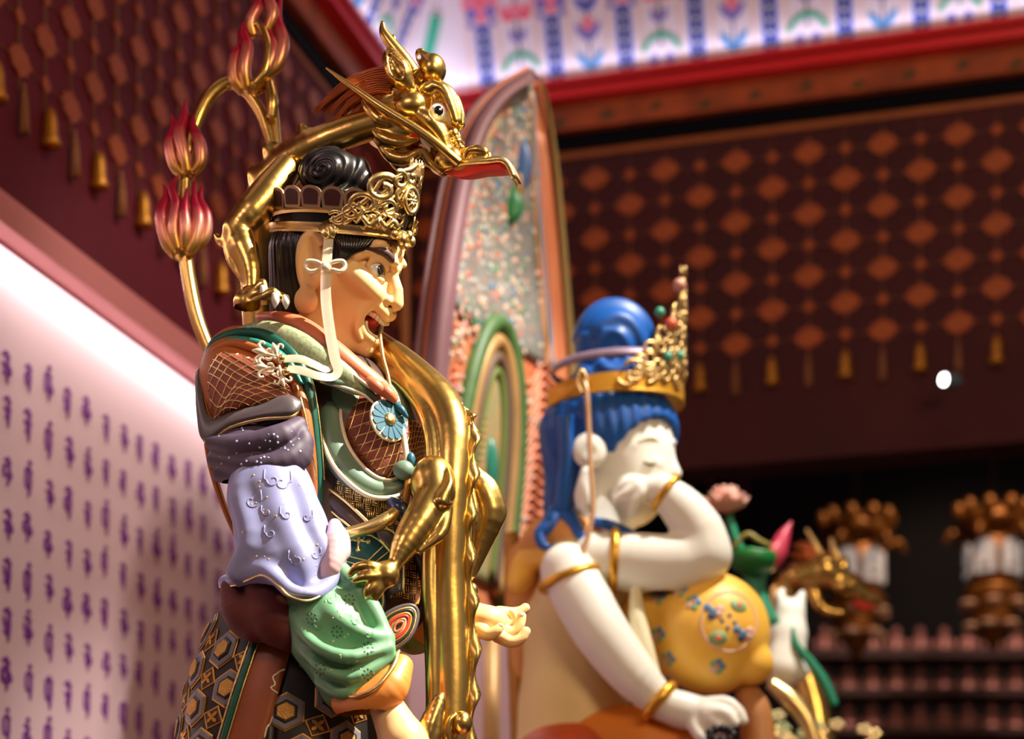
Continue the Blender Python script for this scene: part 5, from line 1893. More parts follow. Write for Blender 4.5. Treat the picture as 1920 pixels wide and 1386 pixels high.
# scalloped spine fin running down its right side
fp = spline(np.array(QL([(838, 752, -60), (866, 768, -72), (880, 800, -84), (880, 860, -96), (876, 930, -98), (872, 1000, -96), (874, 1080, -92), (880, 1160, -88), (882, 1250, -88), (878, 1330, -88), (872, 1420, -84)])), 90)
rows = []
for i, q in enumerate(fp):
    t = i / 89; s_ = 0.5 + 0.5 * math.sin(t * 2 * PI * 9.5); w = 9 + 13 * s_
    tw = math.sin(t * 2 * PI * 9.5 + 1.2)
    dirv = unit(np.array([0.85, 0.35 * tw - .15, 0.0]))
    rows.append([q - dirv * 14 + np.array([0, 6, 0]), q - dirv * 4, q + dirv * w * .5 + np.array([0, -5 * s_, 0]), q + dirv * w])
v, f = sheet(np.array(rows), 4); obj('spine_fin', q2w(v), f, GOLD, dragon)


# --- hind legs
def hleg(p):
    d = sd_ell(p, Q(812, 908, -126), (41, 38, 52))
    d = smin(d, sd_curve(p, QL([(818, 930, -140), (790, 975, -160), (760, 1020, -176), (742, 1055, -186)]), [34, 33, 25, 14], 12), 12)
    d = smin(d, sd_curve(p, QL([(840, 880, -150), (842, 910, -168), (828, 940, -176), (848, 944, -166)]), [4, 9, 13, 3], 10), 5)
    d = smin(d, sd_curve(p, QL([(838, 955, -150), (826, 1000, -164), (786, 1036, -176)]), [12, 13, 4], 8), 6)
    d = smin(d, sd_ell(p, Q(722, 1078, -190), (26, 23, 25)), 8)
    for pts in ([(712, 1068, -200), (690, 1062, -208), (668, 1066, -206), (656, 1078, -202)], [(706, 1080, -204), (684, 1082, -212), (664, 1090, -210)], [(708, 1092, -200), (692, 1106, -206), (686, 1120, -204)], [(716, 1096, -196), (706, 1112, -200), (700, 1128, -198)]):
        d = smin(d, sd_curve(p, QL(pts), [12, 11, 9, 6], 10), 4)
    return d


sdf_obj('hind_leg', hleg, (-330, -250, 790), (-75, -70, 1140), 2.6, GOLD, dragon, relax=4)


def hleg2(p):
    d = sd_curve(p, QL([(880, 880, -10), (905, 920, -6), (918, 965, 0), (900, 1025, 4), (884, 1080, 6)]), [16, 28, 30, 20, 9], 14)
    d = smin(d, sd_ell(p, Q(884, 1108, 6), (13, 13, 16)), 5)
    d = smin(d, sd_curve(p, QL([(896, 880, -16), (926, 910, -14), (944, 960, -8), (936, 985, -6)]), [4, 8, 7, 3], 14), 5)
    d = smin(d, sd_curve(p, QL([(884, 920, -36), (892, 970, -36), (886, 1040, -20)]), [7, 8, 4], 10), 5)
    return d


sdf_obj('hind_leg', hleg2, (-105, -60, 860), (5, 50, 1140), 2.8, GOLD, dragon, relax=1)
# curled tail tip and leaf at the bottom
v, f = ellipsoid(Q(866, 1356, -130), (19, 18, 22)); obj('tail_ball', q2w(v), f, GOLD, dragon)
qtube('tail_curl', [(850, 1420, -120), (838, 1380, -136), (842, 1352, -140), (856, 1340, -136)], [12, 10, 8, 6], GOLD, dragon, 20, 10)
sdf_obj('tail_leaf', lambda p: ssub(sd_curve(p, QL([(800, 1430, -150), (806, 1370, -158), (822, 1318, -156), (830, 1300, -150)]), [20, 24, 14, 3], 14), sd_curve(p, QL([(816, 1430, -182), (822, 1370, -186), (830, 1325, -176)]), [12, 13, 5], 10), 3), (-190, -195, 540), (-95, -110, 690), 2.4, GOLD, dragon, relax=1)

# ------------------------------------------------------------------ flaming halo behind the guardian
HB = Frame(4.42)
halo = thing('flame_halo', 'gilt halo band with crimson-tipped flames rising behind the guardian', 'halo', (-0.66, 4.42, 1.44))


def hq(pts): return [HB.Q(*p) for p in pts]


v, f = tube(hq([(430, 740, 0), (405, 686, 0), (372, 605, 0), (355, 530, 0), (346, 450, 0), (346, 370, 0), (352, 290, 0), (370, 225, 0), (394, 180, 0), (428, 156, 0), (458, 168, 0), (486, 205, 0), (504, 255, 0), (514, 310, 0), (520, 370, 0)]), [12, 12, 13, 13, 13, 12, 12, 13, 14, 12, 11, 11, 10, 10, 10], 90, 12)
obj('halo_band', HB.w(v), f, GOLD, halo)
v, f = tube(hq([(436, 740, 14), (411, 683, 12), (380, 603, 10), (364, 530, 10), (356, 470, 10)]), [4, 5, 5, 5, 4], 40, 8); obj('band_bead', HB.w(v), f, GOLDB, halo)
v, f = tube(hq([(500, 160, 10), (512, 200, 10), (518, 260, 10), (524, 330, 10)]), [9, 9, 9, 9], 30, 10); obj('halo_band', HB.w(v), f, GOLD, halo)


def flame_mat():
    m = bpy.data.materials.new('flame_gold_to_crimson'); m.use_nodes = True; nt = m.node_tree; b = nt.nodes['Principled BSDF']
    tc = nt.nodes.new('ShaderNodeTexCoord'); sp = nt.nodes.new('ShaderNodeSeparateXYZ'); r = nt.nodes.new('ShaderNodeValToRGB'); r2 = nt.nodes.new('ShaderNodeValToRGB')
    nt.links.new(tc.outputs['Generated'], sp.inputs[0]); nt.links.new(sp.outputs['Z'], r.inputs['Fac']); nt.links.new(sp.outputs['Z'], r2.inputs['Fac'])
    e = r.color_ramp.elements; e[0].position = 0.10; e[0].color = (*c(214, 164, 80), 1); e[1].position = 0.62; e[1].color = (*c(176, 20, 60), 1)
    k = e.new(0.34); k.color = (*c(226, 150, 130), 1)
    r2.color_ramp.elements[0].position = 0.1; r2.color_ramp.elements[0].color = (1, 1, 1, 1); r2.color_ramp.elements[1].position = 0.6; r2.color_ramp.elements[1].color = (.25, .25, .25, 1)
    nt.links.new(r.outputs['Color'], b.inputs['Base Color']); nt.links.new(r2.outputs['Color'], b.inputs['Metallic']); b.inputs['Roughness'].default_value = 0.35
    return m


M_FLAME = flame_mat()


def flame(name, tongues, base):
    par = obj(name, HB.w(ellipsoid(HB.Q(*base[:3]), (base[3], base[3] * .8, base[4]))[0]), ellipsoid((0, 0, 0), (1, 1, 1))[1], GOLD, halo)
    for pts, r in tongues:
        v, f = tube(hq(pts), r, 20, 9); obj('flame_tongue', HB.w(v), f, M_FLAME, par)


flame('flame_ornament', [
    ([(330, 480, -10), (312, 450, -12), (302, 405, -14), (312, 370, -10), (306, 345, -6)], [10, 13, 12, 8, 1.5]),
    ([(335, 475, -14), (325, 430, -20), (330, 385, -20), (322, 350, -14), (334, 330, -10)], [10, 12, 10, 7, 1.5]),
    ([(352, 478, -14), (366, 450, -18), (372, 410, -18), (364, 375, -12), (366, 335, -6)], [10, 13, 13, 9, 1.5]),
    ([(360, 470, -10), (384, 445, -12), (388, 405, -12), (376, 375, -8), (380, 345, -4)], [9, 11, 10, 7, 1.5]),
    ([(345, 470, -18), (348, 430, -26), (346, 390, -26), (352, 350, -18)], [9, 12, 9, 1.5]),
    ([(338, 460, 16), (330, 420, 20), (350, 380, 20), (342, 345, 16)], [9, 12, 9, 1.5])], (342, 472, -2, 22, 18))
flame('flame_ornament', [
    ([(345, 330, -10), (326, 308, -12), (318, 270, -14), (326, 240, -10), (322, 215, -6)], [9, 11, 11, 8, 1.5]),
    ([(352, 328, -14), (345, 290, -20), (336, 250, -20), (345, 220, -14), (348, 186, -10)], [9, 12, 12, 9, 1.5]),
    ([(360, 326, -12), (376, 304, -16), (374, 268, -18), (362, 238, -12), (368, 208, -6)], [9, 12, 12, 8, 1.5]),
    ([(352, 320, 14), (340, 280, 18), (356, 240, 18), (350, 200, 14)], [9, 12, 9, 1.5])], (352, 326, -2, 18, 14))
flame('flame_ornament', [
    ([(456, 172, -8), (438, 145, -12), (440, 108, -12), (452, 84, -8), (446, 58, -4)], [10, 12, 11, 8, 1.5]),
    ([(464, 170, -12), (458, 130, -20), (464, 90, -20), (456, 60, -14), (466, 30, -8)], [10, 13, 12, 9, 1.5]),
    ([(480, 165, -10), (500, 130, -16), (512, 90, -16), (500, 55, -10), (508, 18, -4)], [10, 12, 12, 9, 1.5]),
    ([(490, 150, -6), (520, 120, -10), (530, 75, -10), (520, 35, -6), (528, -10, -2)], [10, 13, 13, 10, 2]),
    ([(476, 70, -10), (470, 40, -14), (484, 8, -14), (476, -25, -8)], [9, 11, 10, 2]),
    ([(500, 60, -10), (512, 25, -14), (502, -10, -12), (512, -40, -8)], [10, 12, 10, 2])], (470, 166, -2, 24, 18))
v, f = tube(hq([(505, 150, -14), (510, 190, -16), (508, 222, -14)]), [8, 12, 9], 16, 10); obj('halo_drop', HB.w(v), f, GOLD, halo)
v, f = tube(hq([(476, 160, -18), (498, 130, -22), (502, 85, -22), (490, 50, -18), (474, 48, -16), (468, 64, -14)]), [8, 8, 8, 7, 6, 4], 30, 10); obj('halo_scroll', HB.w(v), f, GOLD, halo)
# ------------------------------------------------------------------ leaf-shaped mandorla behind the white figure
MY = 5.75
MFr = Frame(MY)
mand = thing('mandorla', 'tall leaf-shaped painted mandorla carved with flowers behind the white figure', 'mandorla', (0.0, MY, 1.3))
AL = math.radians(28)
MLAT = np.array([math.sin(AL), math.cos(AL), 0.0]); MNOR = np.array([math.cos(AL), -math.sin(AL), 0.0])
XLy = [125, 150, 190, 230, 330, 480, 640, 800, 950, 1100, 1300]; XLx = [1001, 946, 906, 880, 846, 820, 800, 789, 784, 786, 800]
XRy = [125, 180, 300, 450, 600, 680, 800, 900, 1000, 1100, 1300]; XRx = [1006, 1020, 1036, 1050, 1062, 1070, 1070, 1056, 1040, 1026, 1000]


def mproj(q):
    k = 1 + q[1] / F
    return 960 + q[0] / k, HY - q[2] / k


MROWS = []
for z in np.linspace(HY - 1165, HY - 137, 60):
    hw, ax = 200.0, -20.0
    for it in range(60):
        qn = np.array([ax, 0, z]) - MLAT * hw; qf = np.array([ax, 0, z]) + MLAT * hw
        xn, yn = mproj(qn); xf, yf = mproj(qf)
        el = xn - np.interp(yn, XLy, XLx); er = xf - np.interp(yf, XRy, XRx)
        ax -= 0.5 * (el + er) * 0.8; hw -= 0.5 * (er - el) / MLAT[0] * 0.6
        hw = max(hw, 1.0)
    MROWS.append((z, ax, hw))
MROWS = np.array(MROWS)
# smooth
for _ in range(6):
    MROWS[1:-1, 1:] = 0.25 * MROWS[:-2, 1:] + 0.5 * MROWS[1:-1, 1:] + 0.25 * MROWS[2:, 1:]


def ms(u, t, off=0.0):
    """u in -1..1 across (negative = near edge), t in 0..1 up"""
    z, ax, hw = (np.interp(t, np.linspace(0, 1, len(MROWS)), MROWS[:, i]) for i in range(3))
    return np.array([ax, 0, z]) + MLAT * hw * u + MNOR * (off + 8 * u * u - 8)


def mt(y):
    """height parameter for a photo row on the axis"""
    return np.interp(HY - y, MROWS[:, 0], np.linspace(0, 1, len(MROWS)))


def mband(name, u0, u1, off, th, material, t0=0.0, t1=1.0, nu=6, nv=50):
    P = np.array([[ms(u, t, off) for u in np.linspace(u0, u1, nu)] for t in np.linspace(t0, t1, nv)])
    v, f = sheet(P, th); return obj(name, MFr.w(v), f, material, mand)


M_RIM = mat('mauve_rim_paint', c(150, 108, 116), 0.5, var=0.2, vscale=6)
M_BEIGE = mat('beige_gilt_paint', c(206, 160, 100), 0.45, 0.2, var=0.25, vscale=8)
M_SAL2 = mat('salmon_paint', c(226, 142, 100), 0.5, color2=c(206, 116, 76), vscale=5)
M_GREYF = mat('grey_blue_paint', c(150, 146, 140), 0.5, var=0.25, vscale=12)
M_OLIV = mat('olive_yellow_edge', c(150, 128, 76), 0.5)
P = np.array([[ms(u, t, 0) for u in np.linspace(-1, 1, 25)] for t in np.linspace(0, 1, 70)])
v, f = sheet(P, -6); obj('mandorla_plate', MFr.w(v), f, M_SAL2, mand)
mband('near_rim', -1.02, -0.91, 5, 30, M_RIM); mband('far_rim', 0.95, 1.015, 3, 10, M_OLIV)
mband('back_plate', -1.0, 1.0, -24, 8, M_RIM, 0, 1, 14, 50)
mband('inner_rim', -0.905, -0.72, 4, 3, M_BEIGE)
# pointed grey field in the middle
P = np.array([[ms(w * u - .1, t, 4) for u in np.linspace(-1, 1, 9)] for t, w in [(mt(640) + (0.985 - mt(640)) * k, 0.46 * (1 - k) ** .4 + 0.22) for k in np.linspace(0, 1, 30)]])
v, f = sheet(P, 3); obj('grey_field', MFr.w(v), f, M_GREYF, mand)
for du, mm in ((0.04, M_BEIGE), (0.12, mat('pale_blue_line', c(120, 160, 190), .5))):
    for sd in (-1, 1):
        pts = [ms(sd * (0.46 * (1 - k) ** .4 + 0.22 + du) - .1, mt(640) + (0.97 - mt(640)) * k, 6) for k in np.linspace(0, 1, 26)]
        v, f = sweep(pts, 4, 7); obj('field_line', MFr.w(v), f, mm, mand)
# carved flowers scattered over both fields
rf = random.Random(21)
FC = [mat('flower_' + n, col, .5) for n, col in (('cream', c(222, 200, 176)), ('blue', c(86, 140, 186)), ('green', c(92, 150, 106)), ('coral', c(226, 124, 92)), ('grey', c(176, 176, 172)), ('pink', c(226, 176, 160)))]
fm = [MB() for _ in FC]
for i in range(2000):
    t = rf.uniform(mt(1150), 0.97); u = rf.uniform(-0.74, 0.55)
    if t < mt(680) and abs(u + 0.1) < 0.42: continue
    if u > 0.25 and rf.random() < .75: continue
    k = rf.choices(range(6), (5, 2, 2, 2, 4, 3))[0]
    if u < -0.45: k = rf.choices(range(6), (5, .3, 1, 3, 1, 4))[0]
    r = rf.uniform(3.5, 8)
    p0 = ms(u, t, 6)
    fm[k].add(*ellipsoid(p0, (r, r, r * .4), basis(MNOR), 7, 5))
for k, m_ in enumerate(fm):
    if m_.v: m_.build('carved_flowers', FC[k], mand, MFr)['kind'] = 'stuff'
v, f = sweep([ms(0.3, 0.02, -14), np.array([ms(0.3, 0, -14)[0], ms(0.3, 0, -14)[1], 390.0])], 16, 10); obj('mandorla_post', MFr.w(v), f, M_BEIGE, mand)
# large blue and green jewels near the tip
for (u, y, r, ry, mm) in ((0.12, 300, 26, 52, mat('lapis_paint', c(52, 92, 150), .4)), (0.0, 385, 26, 34, mat('malachite_paint', c(30, 120, 66), .4)), (0.14, 330, 13, 34, M_BEIGE)):
    v, f = ellipsoid(ms(u, mt(y), 6), (r, 10 if mm is not M_BEIGE else 15, ry)); obj('painted_jewel', MFr.w(v), f, mm, mand)
# wavy ridges on the far salmon side
for k in range(22):
    y0 = 690 + k * 20
    pts = [ms(0.34 + 0.42 * s_, mt(y0 - 60 * math.sin(s_ * PI * .5) * (1 if True else 0) + 10 * math.sin(s_ * 9)), 4) for s_ in np.linspace(0, 1, 14)]
    v, f = sweep(pts, 3.6, 6); obj('wave_ridge', MFr.w(v), f, mat('coral_ridge', c(226, 150, 120), .5), mand)
for k in range(7):
    pts = [ms(0.36 + 0.06 * k + 0.02 * math.sin(s_ * 7), mt(640 - 420 * s_), 4) for s_ in np.linspace(0, 1, 20)]
    v, f = sweep(pts, 3.2, 6); obj('wave_ridge', MFr.w(v), f, mat('coral_ridge', c(226, 150, 120), .5), mand)
# nested arch of the inner halo
for (rw, rh, r, mm) in ((0.43, 345, 17, mat('moss_green_paint', c(84, 122, 66), .5, var=.3, vscale=20)), (0.345, 310, 15, M_BEIGE), (0.265, 280, 12, mat('umber_paint', c(110, 86, 70), .5)), (0.20, 255, 9, mat('olive_green_paint', c(110, 126, 60), .5))):
    pts = [ms(-0.10 + rw * math.cos(a), mt(960 - rh * math.sin(a)), 8) for a in np.linspace(-0.5, PI + .5, 46)]
    v, f = sweep(pts, r, 10); obj('halo_arch', MFr.w(v), f, mm, mand)
P = np.array([[ms(-0.10 + 0.2 * w * u, mt(960 - 240 * math.sin(a)), 5) for u in np.linspace(-1, 1, 7)] for a, w in [(a, math.cos(a)) for a in np.linspace(-.6, PI / 2 - .05, 20)]])
v, f = sheet(P, 3); obj('arch_field', MFr.w(v), f, mat('sage_field', c(140, 160, 116), .5, color2=c(196, 150, 100), vscale=14), mand)
v, f = ellipsoid(ms(-0.08, mt(880), 10), (16, 12, 56)); obj('painted_jewel', MFr.w(v), f, mat('teal_jewel', c(36, 128, 108), .3), mand)
for k in range(16):
    v, f = ellipsoid(ms(-0.22, mt(800 + k * 13), 10), (6, 6, 6), None, 10, 8); obj('bead', MFr.w(v), f, M_BEIGE, mand)

# ------------------------------------------------------------------ white figure with blue hair
BF = Frame(5.35)
bod = thing('bodhisattva_statue', 'white painted seated figure with blue hair and gold crown leaning on its hand', 'statue', (0.25, 5.35, 1.3))


def bq(l): return [BF.Q(*p) for p in l]


B = BF.Q
M_WH = mat('white_porcelain_paint', c(238, 236, 226), 0.4, spec=0.4)
M_BLUE = mat('ultramarine_hair', c(8, 86, 172), 0.45, var=0.15, vscale=10)
M_YEL = mat('yellow_robe', c(255, 214, 96), 0.45, color2=c(246, 178, 58), vscale=3.5)
M_ORNG = mat('orange_robe', c(226, 130, 30), 0.5, var=0.15, vscale=5)
M_BRG = mat('bracelet_gold', c(226, 170, 60), 0.35, 0.8)
M_TANC = mat('tan_cloth', c(216, 150, 78), 0.55)


def bhead(p):
    d = sd_ell(p, B(1160, 835, 0), (104, 84, 100))
    d = smin(d, sd_ell(p, B(1195, 890, -10), (66, 66, 86)), 24)
    d = smin(d, sd_ell(p, B(1188, 952, -16), (36, 40, 34)), 18)
    d = smin(d, sd_cap(p, B(1252, 850, -22), B(1266, 888, -26), 9, 12), 9)
    d = smin(d, sd_curve(p, bq([(1190, 838, -74), (1218, 826, -64), (1244, 840, -44)]), [6, 8, 7], 8), 8)
    d = smin(d, sd_ell(p, B(1218, 872, -52), (26, 22, 14)), 6)
    d = smin(d, sd_curve(p, bq([(1206, 868, -76), (1222, 872, -72), (1234, 866, -62)]), [2.5, 3.5, 2.5], 8), 2)
    d = smin(d, sd_cap(p, B(1130, 940, 0), B(1120, 1040, 0), 56, 66), 16)
    d = smin(d, sd_curve(p, bq([(1100, 890, -84), (1096, 930, -84), (1100, 948, -84)]), [14, 20, 16], 8), 5)
    d = smin(d, sd_ell(p, B(1105, 845, -84), (32, 12, 34)), 4)
    d = ssub(d, sd_ell(p, B(1108, 846, -104), (16, 12, 18)), 4)
    return d


sdf_obj('head', bhead, (60, -120, 900), (330, 110, 1310), 3.4, M_WH, bod, BF, relax=1)
v, f = tube(bq([(1206, 866, -80), (1220, 871, -78), (1232, 866, -68)]), [1.5, 4, 1.5], 12, 6); obj('eye_line', BF.w(v), f, mat('olive_line', c(110, 96, 50), .5), bod)
v, f = tube(bq([(1196, 830, -82), (1222, 822, -74), (1244, 838, -56)]), [1.5, 3, 1.5], 12, 6); obj('eyebrow', BF.w(v), f, mat('faded_brow', c(170, 160, 110), .5), bod)
v, f = ellipsoid(B(1262, 830, -28), (6, 5, 6)); obj('forehead_jewel', BF.w(v), f, mat('pearl', c(220, 220, 236), .2), bod)


def bhair(p):
    d = sd_ell(p, B(1150, 808, 0), (122, 100, 100))
    d = smin(d, sd_line(p, bq([(1072, 810, -6), (1066, 900, 6), (1052, 1000, 20)]), [62, 46, 34]), 16)
    d = ssub(d, sd_ell(p, B(1236, 905, -50), (96, 100, 118)), 3)
    d = ssub(d, sd_ell(p, B(1134, 930, -90), (52, 50, 50)), 3)
    d = ssub(d, sd_ell(p, B(1106, 846, -100), (34, 40, 36)), 3)
    a = np.arctan2(p[:, 1], p[:, 0] - B(1150, 800, 0)[0])
    return d + 1.6 * np.sin(a * 26 + p[:, 2] * .03)


sdf_obj('hair', bhair, (20, -130, 950), (330, 120, 1320), 3.4, M_BLUE, bod, BF, relax=1)


def bknot(p):
    d = sd_ell(p, B(1150, 640, 0), (76, 66, 76))
    d = smin(d, sd_ell(p, B(1150, 715, 0), (84, 70, 36)), 16)
    q = p - B(1150, 640, 0)
    r = np.sqrt((q[:, 0] / 76) ** 2 + ((q[:, 2] + 40) / 100) ** 2)
    return d + 3.2 * np.sin(r * 15 + .6 * np.arctan2(q[:, 2], q[:, 0]))


sdf_obj('topknot', bknot, (90, -85, 1230), (300, 85, 1460), 3.4, M_BLUE, bod, BF, relax=1)
for pts, r in (([(1048, 960, -40), (1030, 985, -56), (1012, 1000, -62), (1018, 1022, -66), (1040, 1026, -66)], [22, 16, 11, 9, 3]), ([(1060, 965, -50), (1078, 985, -70), (1088, 1004, -74), (1098, 1014, -70)], [18, 12, 9, 3]),
               ([(1110, 978, -70), (1140, 984, -78), (1170, 994, -70), (1188, 998, -60)], [8, 10, 8, 3]), ([(1060, 780, -84), (1062, 860, -76), (1054, 960, -50)], [16, 14, 16])):
    v, f = tube(bq(pts), r, 24, 10); obj('hair_lock', BF.w(v), f, M_BLUE, bod)
# crown
def bcr(th, h, out=0.0):
    return B(1154, 750, 0) + np.array([(124 + out) * math.cos(th), -(104 + out) * math.sin(th), h + 6 * math.cos(th)])


loops = [[bcr(th, -18, 0), bcr(th, -16, 6), bcr(th, -8, 4), bcr(th, 2, 5), bcr(th, 18, 3), bcr(th, 20, -2)] for th in np.linspace(0, 2 * PI, 60, endpoint=False)]
loops.append(loops[0]); v, f = loft(loops, False, False); bcn = obj('crown', BF.w(v), f, mat('yellow_gold_band', c(222, 160, 50), .4, .6), bod, sharp=40)
loops = [[bcr(th, 48, -6), bcr(th, 52, -2), bcr(th, 64, -4), bcr(th, 62, -8)] for th in np.linspace(PI * .3, PI * 1.3, 40)]
v, f = loft(loops); obj('upper_fillet', BF.w(v), f, mat('grey_lilac_band', c(150, 130, 150), .4, .4), bcn)
M_FIL = mat('pale_crown_gold', c(206, 170, 110), .35, .8, var=.2, vscale=30)
rc = random.Random(4)
for i in range(130):
    th = rc.uniform(-1.2, 1.46); hmax = 16 + 225 * max(0.0, 1 - abs(th) / 1.46) ** 1.15
    h = max(6, hmax * rc.random() ** .7); s_ = rc.uniform(9, 18)
    pts = []
    st = rc.uniform(0, 6.28); tn = rc.choice((-1, 1)) * rc.uniform(3.5, 5.5)
    for k in range(9):
        u = k / 8; a = st + tn * u; rad = s_ * (1 - .65 * u)
        pts.append(bcr(th + rad * math.cos(a) / 115, h + rad * math.sin(a), 6))
    v, f = tube(pts, [3.6, 4.2, 4, 3.6, 3.4, 3.4, 3.2, 3, 2.4], 16, 6); obj('filigree_scroll', BF.w(v), f, M_FIL, bcn)
for (th, h, r, mm) in ((.72, 112, 11, mat('coral_bead', c(220, 100, 70), .3)), (.95, 128, 9, mat('jade_bead', c(70, 160, 130), .3)), (.5, 190, 12, mat('rose_bead', c(200, 140, 120), .3)), (.8, 50, 9, mat('jade_bead', (0, 0, 0))), (.5, 60, 9, mat('jade_bead', (0, 0, 0)))):
    v, f = ellipsoid(bcr(th, h, 8), (r, r, r), None, 12, 8); obj('crown_bead', BF.w(v), f, mm, bcn)
v, f = tube([bcr(.1, 150, 2), bcr(.08, 200, 2), bcr(.02, 245, -2)], [9, 6, 1.2], 16, 8); obj('crown_spire', BF.w(v), f, M_FIL, bcn)
v, f = tube([bcr(.3, 150, 2), bcr(.32, 185, 4), bcr(.42, 205, 4)], [7, 5, 1.2], 12, 8); obj('crown_spire', BF.w(v), f, M_FIL, bcn)
# crown ribbon
v, f = tube(bq([(1092, 700, -104), (1100, 735, -116), (1104, 800, -112), (1108, 880, -112), (1112, 950, -112), (1104, 1000, -112), (1084, 1060, -116), (1062, 1110, -116)]), [4, 5, 5, 5, 5, 5, 5.5, 3], 50, 8, ratio=.5); obj('crown_ribbon', BF.w(v), f, mat('tan_metal_ribbon', c(196, 156, 120), .4, .4), bod)
v, f = tube(bq([(1092, 740, -112), (1082, 715, -110), (1090, 694, -108), (1100, 712, -110), (1098, 738, -114)]), [3.5] * 5, 24, 7); obj('bow_loop', BF.w(v), f, M_FIL, bod)


# body and robe
def btorso(p):
    d = sd_line(p, bq([(1110, 1060, 20), (1080, 1180, 30), (1075, 1330, 30), (1075, 1560, 30)]), [86, 96, 100, 130], 20)
    return smin(d, sd_ell(p, B(1090, 1040, 10), (92, 84, 46)), 20)


sdf_obj('torso', btorso, (-60, -130, 420), (290, 190, 1020), 6, mat('cream_body_paint', c(226, 200, 140), .5), bod, BF, relax=2)
sdf_obj('shoulder_cape', lambda p: smin(sd_curve(p, bq([(990, 1060, 40), (1020, 1010, -10), (1070, 1000, -40), (1130, 1010, -40)]), [34, 38, 34, 26], 12), sd_curve(p, bq([(985, 1050, 60), (990, 1130, 60), (985, 1260, 70)]), [36, 44, 34], 10), 20), (-30, -90, 690), (220, 130, 1060), 4.5, M_TANC, bod, BF, relax=1)
sdf_obj('yellow_shawl', lambda p: sd_curve(p, bq([(975, 1090, 20), (990, 1050, 0), (1040, 1040, -40), (1090, 1030, -60), (1160, 1010, -56)]), [26, 24, 18, 14, 10], 18), (-40, -100, 860), (240, 70, 1030), 4, M_YEL, bod, BF, relax=1)
v, f = tube(bq([(960, 1000, 60), (965, 1120, 60), (970, 1250, 60), (975, 1400, 60)]), [14, 20, 18, 18], 20, 10); obj('gilt_back_post', BF.w(v), f, mat('dull_gold_cloth', c(186, 130, 50), .45, .3, var=.3, vscale=10), bod)


def narm(p):
    d = sd_curve(p, bq([(1064, 1070, -80), (1090, 1120, -100), (1130, 1190, -116), (1190, 1268, -120), (1238, 1316, -116)]), [50, 52, 50, 42, 30], 18)
    d = smin(d, sd_curve(p, bq([(1238, 1318, -116), (1280, 1332, -116), (1320, 1340, -116)]), [30, 34, 30], 8), 8)
    for pts in ([(1320, 1325, -130), (1360, 1318, -140), (1385, 1335, -146), (1394, 1352, -148)], [(1325, 1335, -140), (1360, 1338, -156), (1378, 1356, -160)], [(1325, 1345, -140), (1352, 1360, -152), (1366, 1380, -154)], [(1320, 1350, -130), (1340, 1372, -140), (1350, 1392, -142)], [(1300, 1352, -130), (1310, 1376, -142), (1322, 1390, -146)]):
        d = smin(d, sd_curve(p, bq(pts), [17, 13, 11, 9], 8), 5)
    return d


sdf_obj('near_arm', narm, (30, -190, 560), (450, -20, 960), 4, M_WH, bod, BF, relax=1)


def farm2(p):
    d = sd_curve(p, bq([(1120, 1050, -60), (1200, 1056, -80), (1270, 1056, -90), (1320, 1040, -92)]), [50, 54, 52, 48], 14)
    d = smin(d, sd_curve(p, bq([(1322, 1042, -92), (1312, 1000, -98), (1280, 955, -104), (1244, 922, -106)]), [46, 46, 40, 30], 12), 14)
    d = smin(d, sd_curve(p, bq([(1240, 918, -106), (1214, 918, -104), (1190, 916, -98)]), [26, 24, 20], 8), 8)
    for pts in ([(1196, 906, -112), (1170, 912, -108), (1150, 930, -104)], [(1196, 914, -118), (1174, 928, -116), (1152, 940, -108)], [(1200, 924, -118), (1188, 944, -118), (1184, 966, -112)], [(1200, 905, -100), (1178, 900, -98), (1160, 906, -94)]):
        d = smin(d, sd_curve(p, bq(pts), [14, 11, 6], 8), 3)
    return d


sdf_obj('raised_arm', farm2, (110, -170, 870), (430, -20, 1140), 3.6, M_WH, bod, BF, relax=1)
def bracelet(pts, r, name='bracelet'):
    v, f = sweep(spline(np.array(bq(pts)), 24, closed=True), r, 8, closed=True); obj(name, BF.w(v), f, M_BRG, bod)


def ringat(cx, cy, d_, ax, rad, r):
    a_ = unit(np.array([ax[0], ax[2] if len(ax) > 2 else 0.0, -ax[1]])); M = basis(a_)
    pts = [B(cx, cy, d_) + M @ np.array([rad * math.cos(t), rad * math.sin(t), 0]) for t in np.linspace(0, 2 * PI, 30, endpoint=False)]
    v, f = sweep(pts, r, 8, closed=True); obj('bracelet', BF.w(v), f, M_BRG, bod)


ringat(1150, 1052, -68, (1, .05), 53, 9); ringat(1068, 1086, -88, (.35, 1), 53, 8); ringat(1236, 1314, -116, (1, .9), 34, 11); ringat(1248, 924, -106, (-1, -.8), 33, 7)


# raised knee in flowered yellow robe
def bknee(p):
    d = sd_ell(p, B(1335, 1190, -40), (108, 96, 112))
    d = smin(d, sd_line(p, bq([(1320, 1180, -20), (1240, 1180, 20), (1170, 1230, 40)]), [96, 92, 80], 10), 20)
    d = smin(d, sd_ell(p, B(1410, 1245, -60), (40, 40, 40)), 8)
    for k in range(4):
        d = ssub(d, sd_curve(p, bq([(1255 - 14 * k, 1110 + 20 * k, -130), (1272 - 10 * k, 1190 + 18 * k, -130), (1290 - 16 * k, 1290, -120)]), [4, 7, 4], 10), 8)
    return d


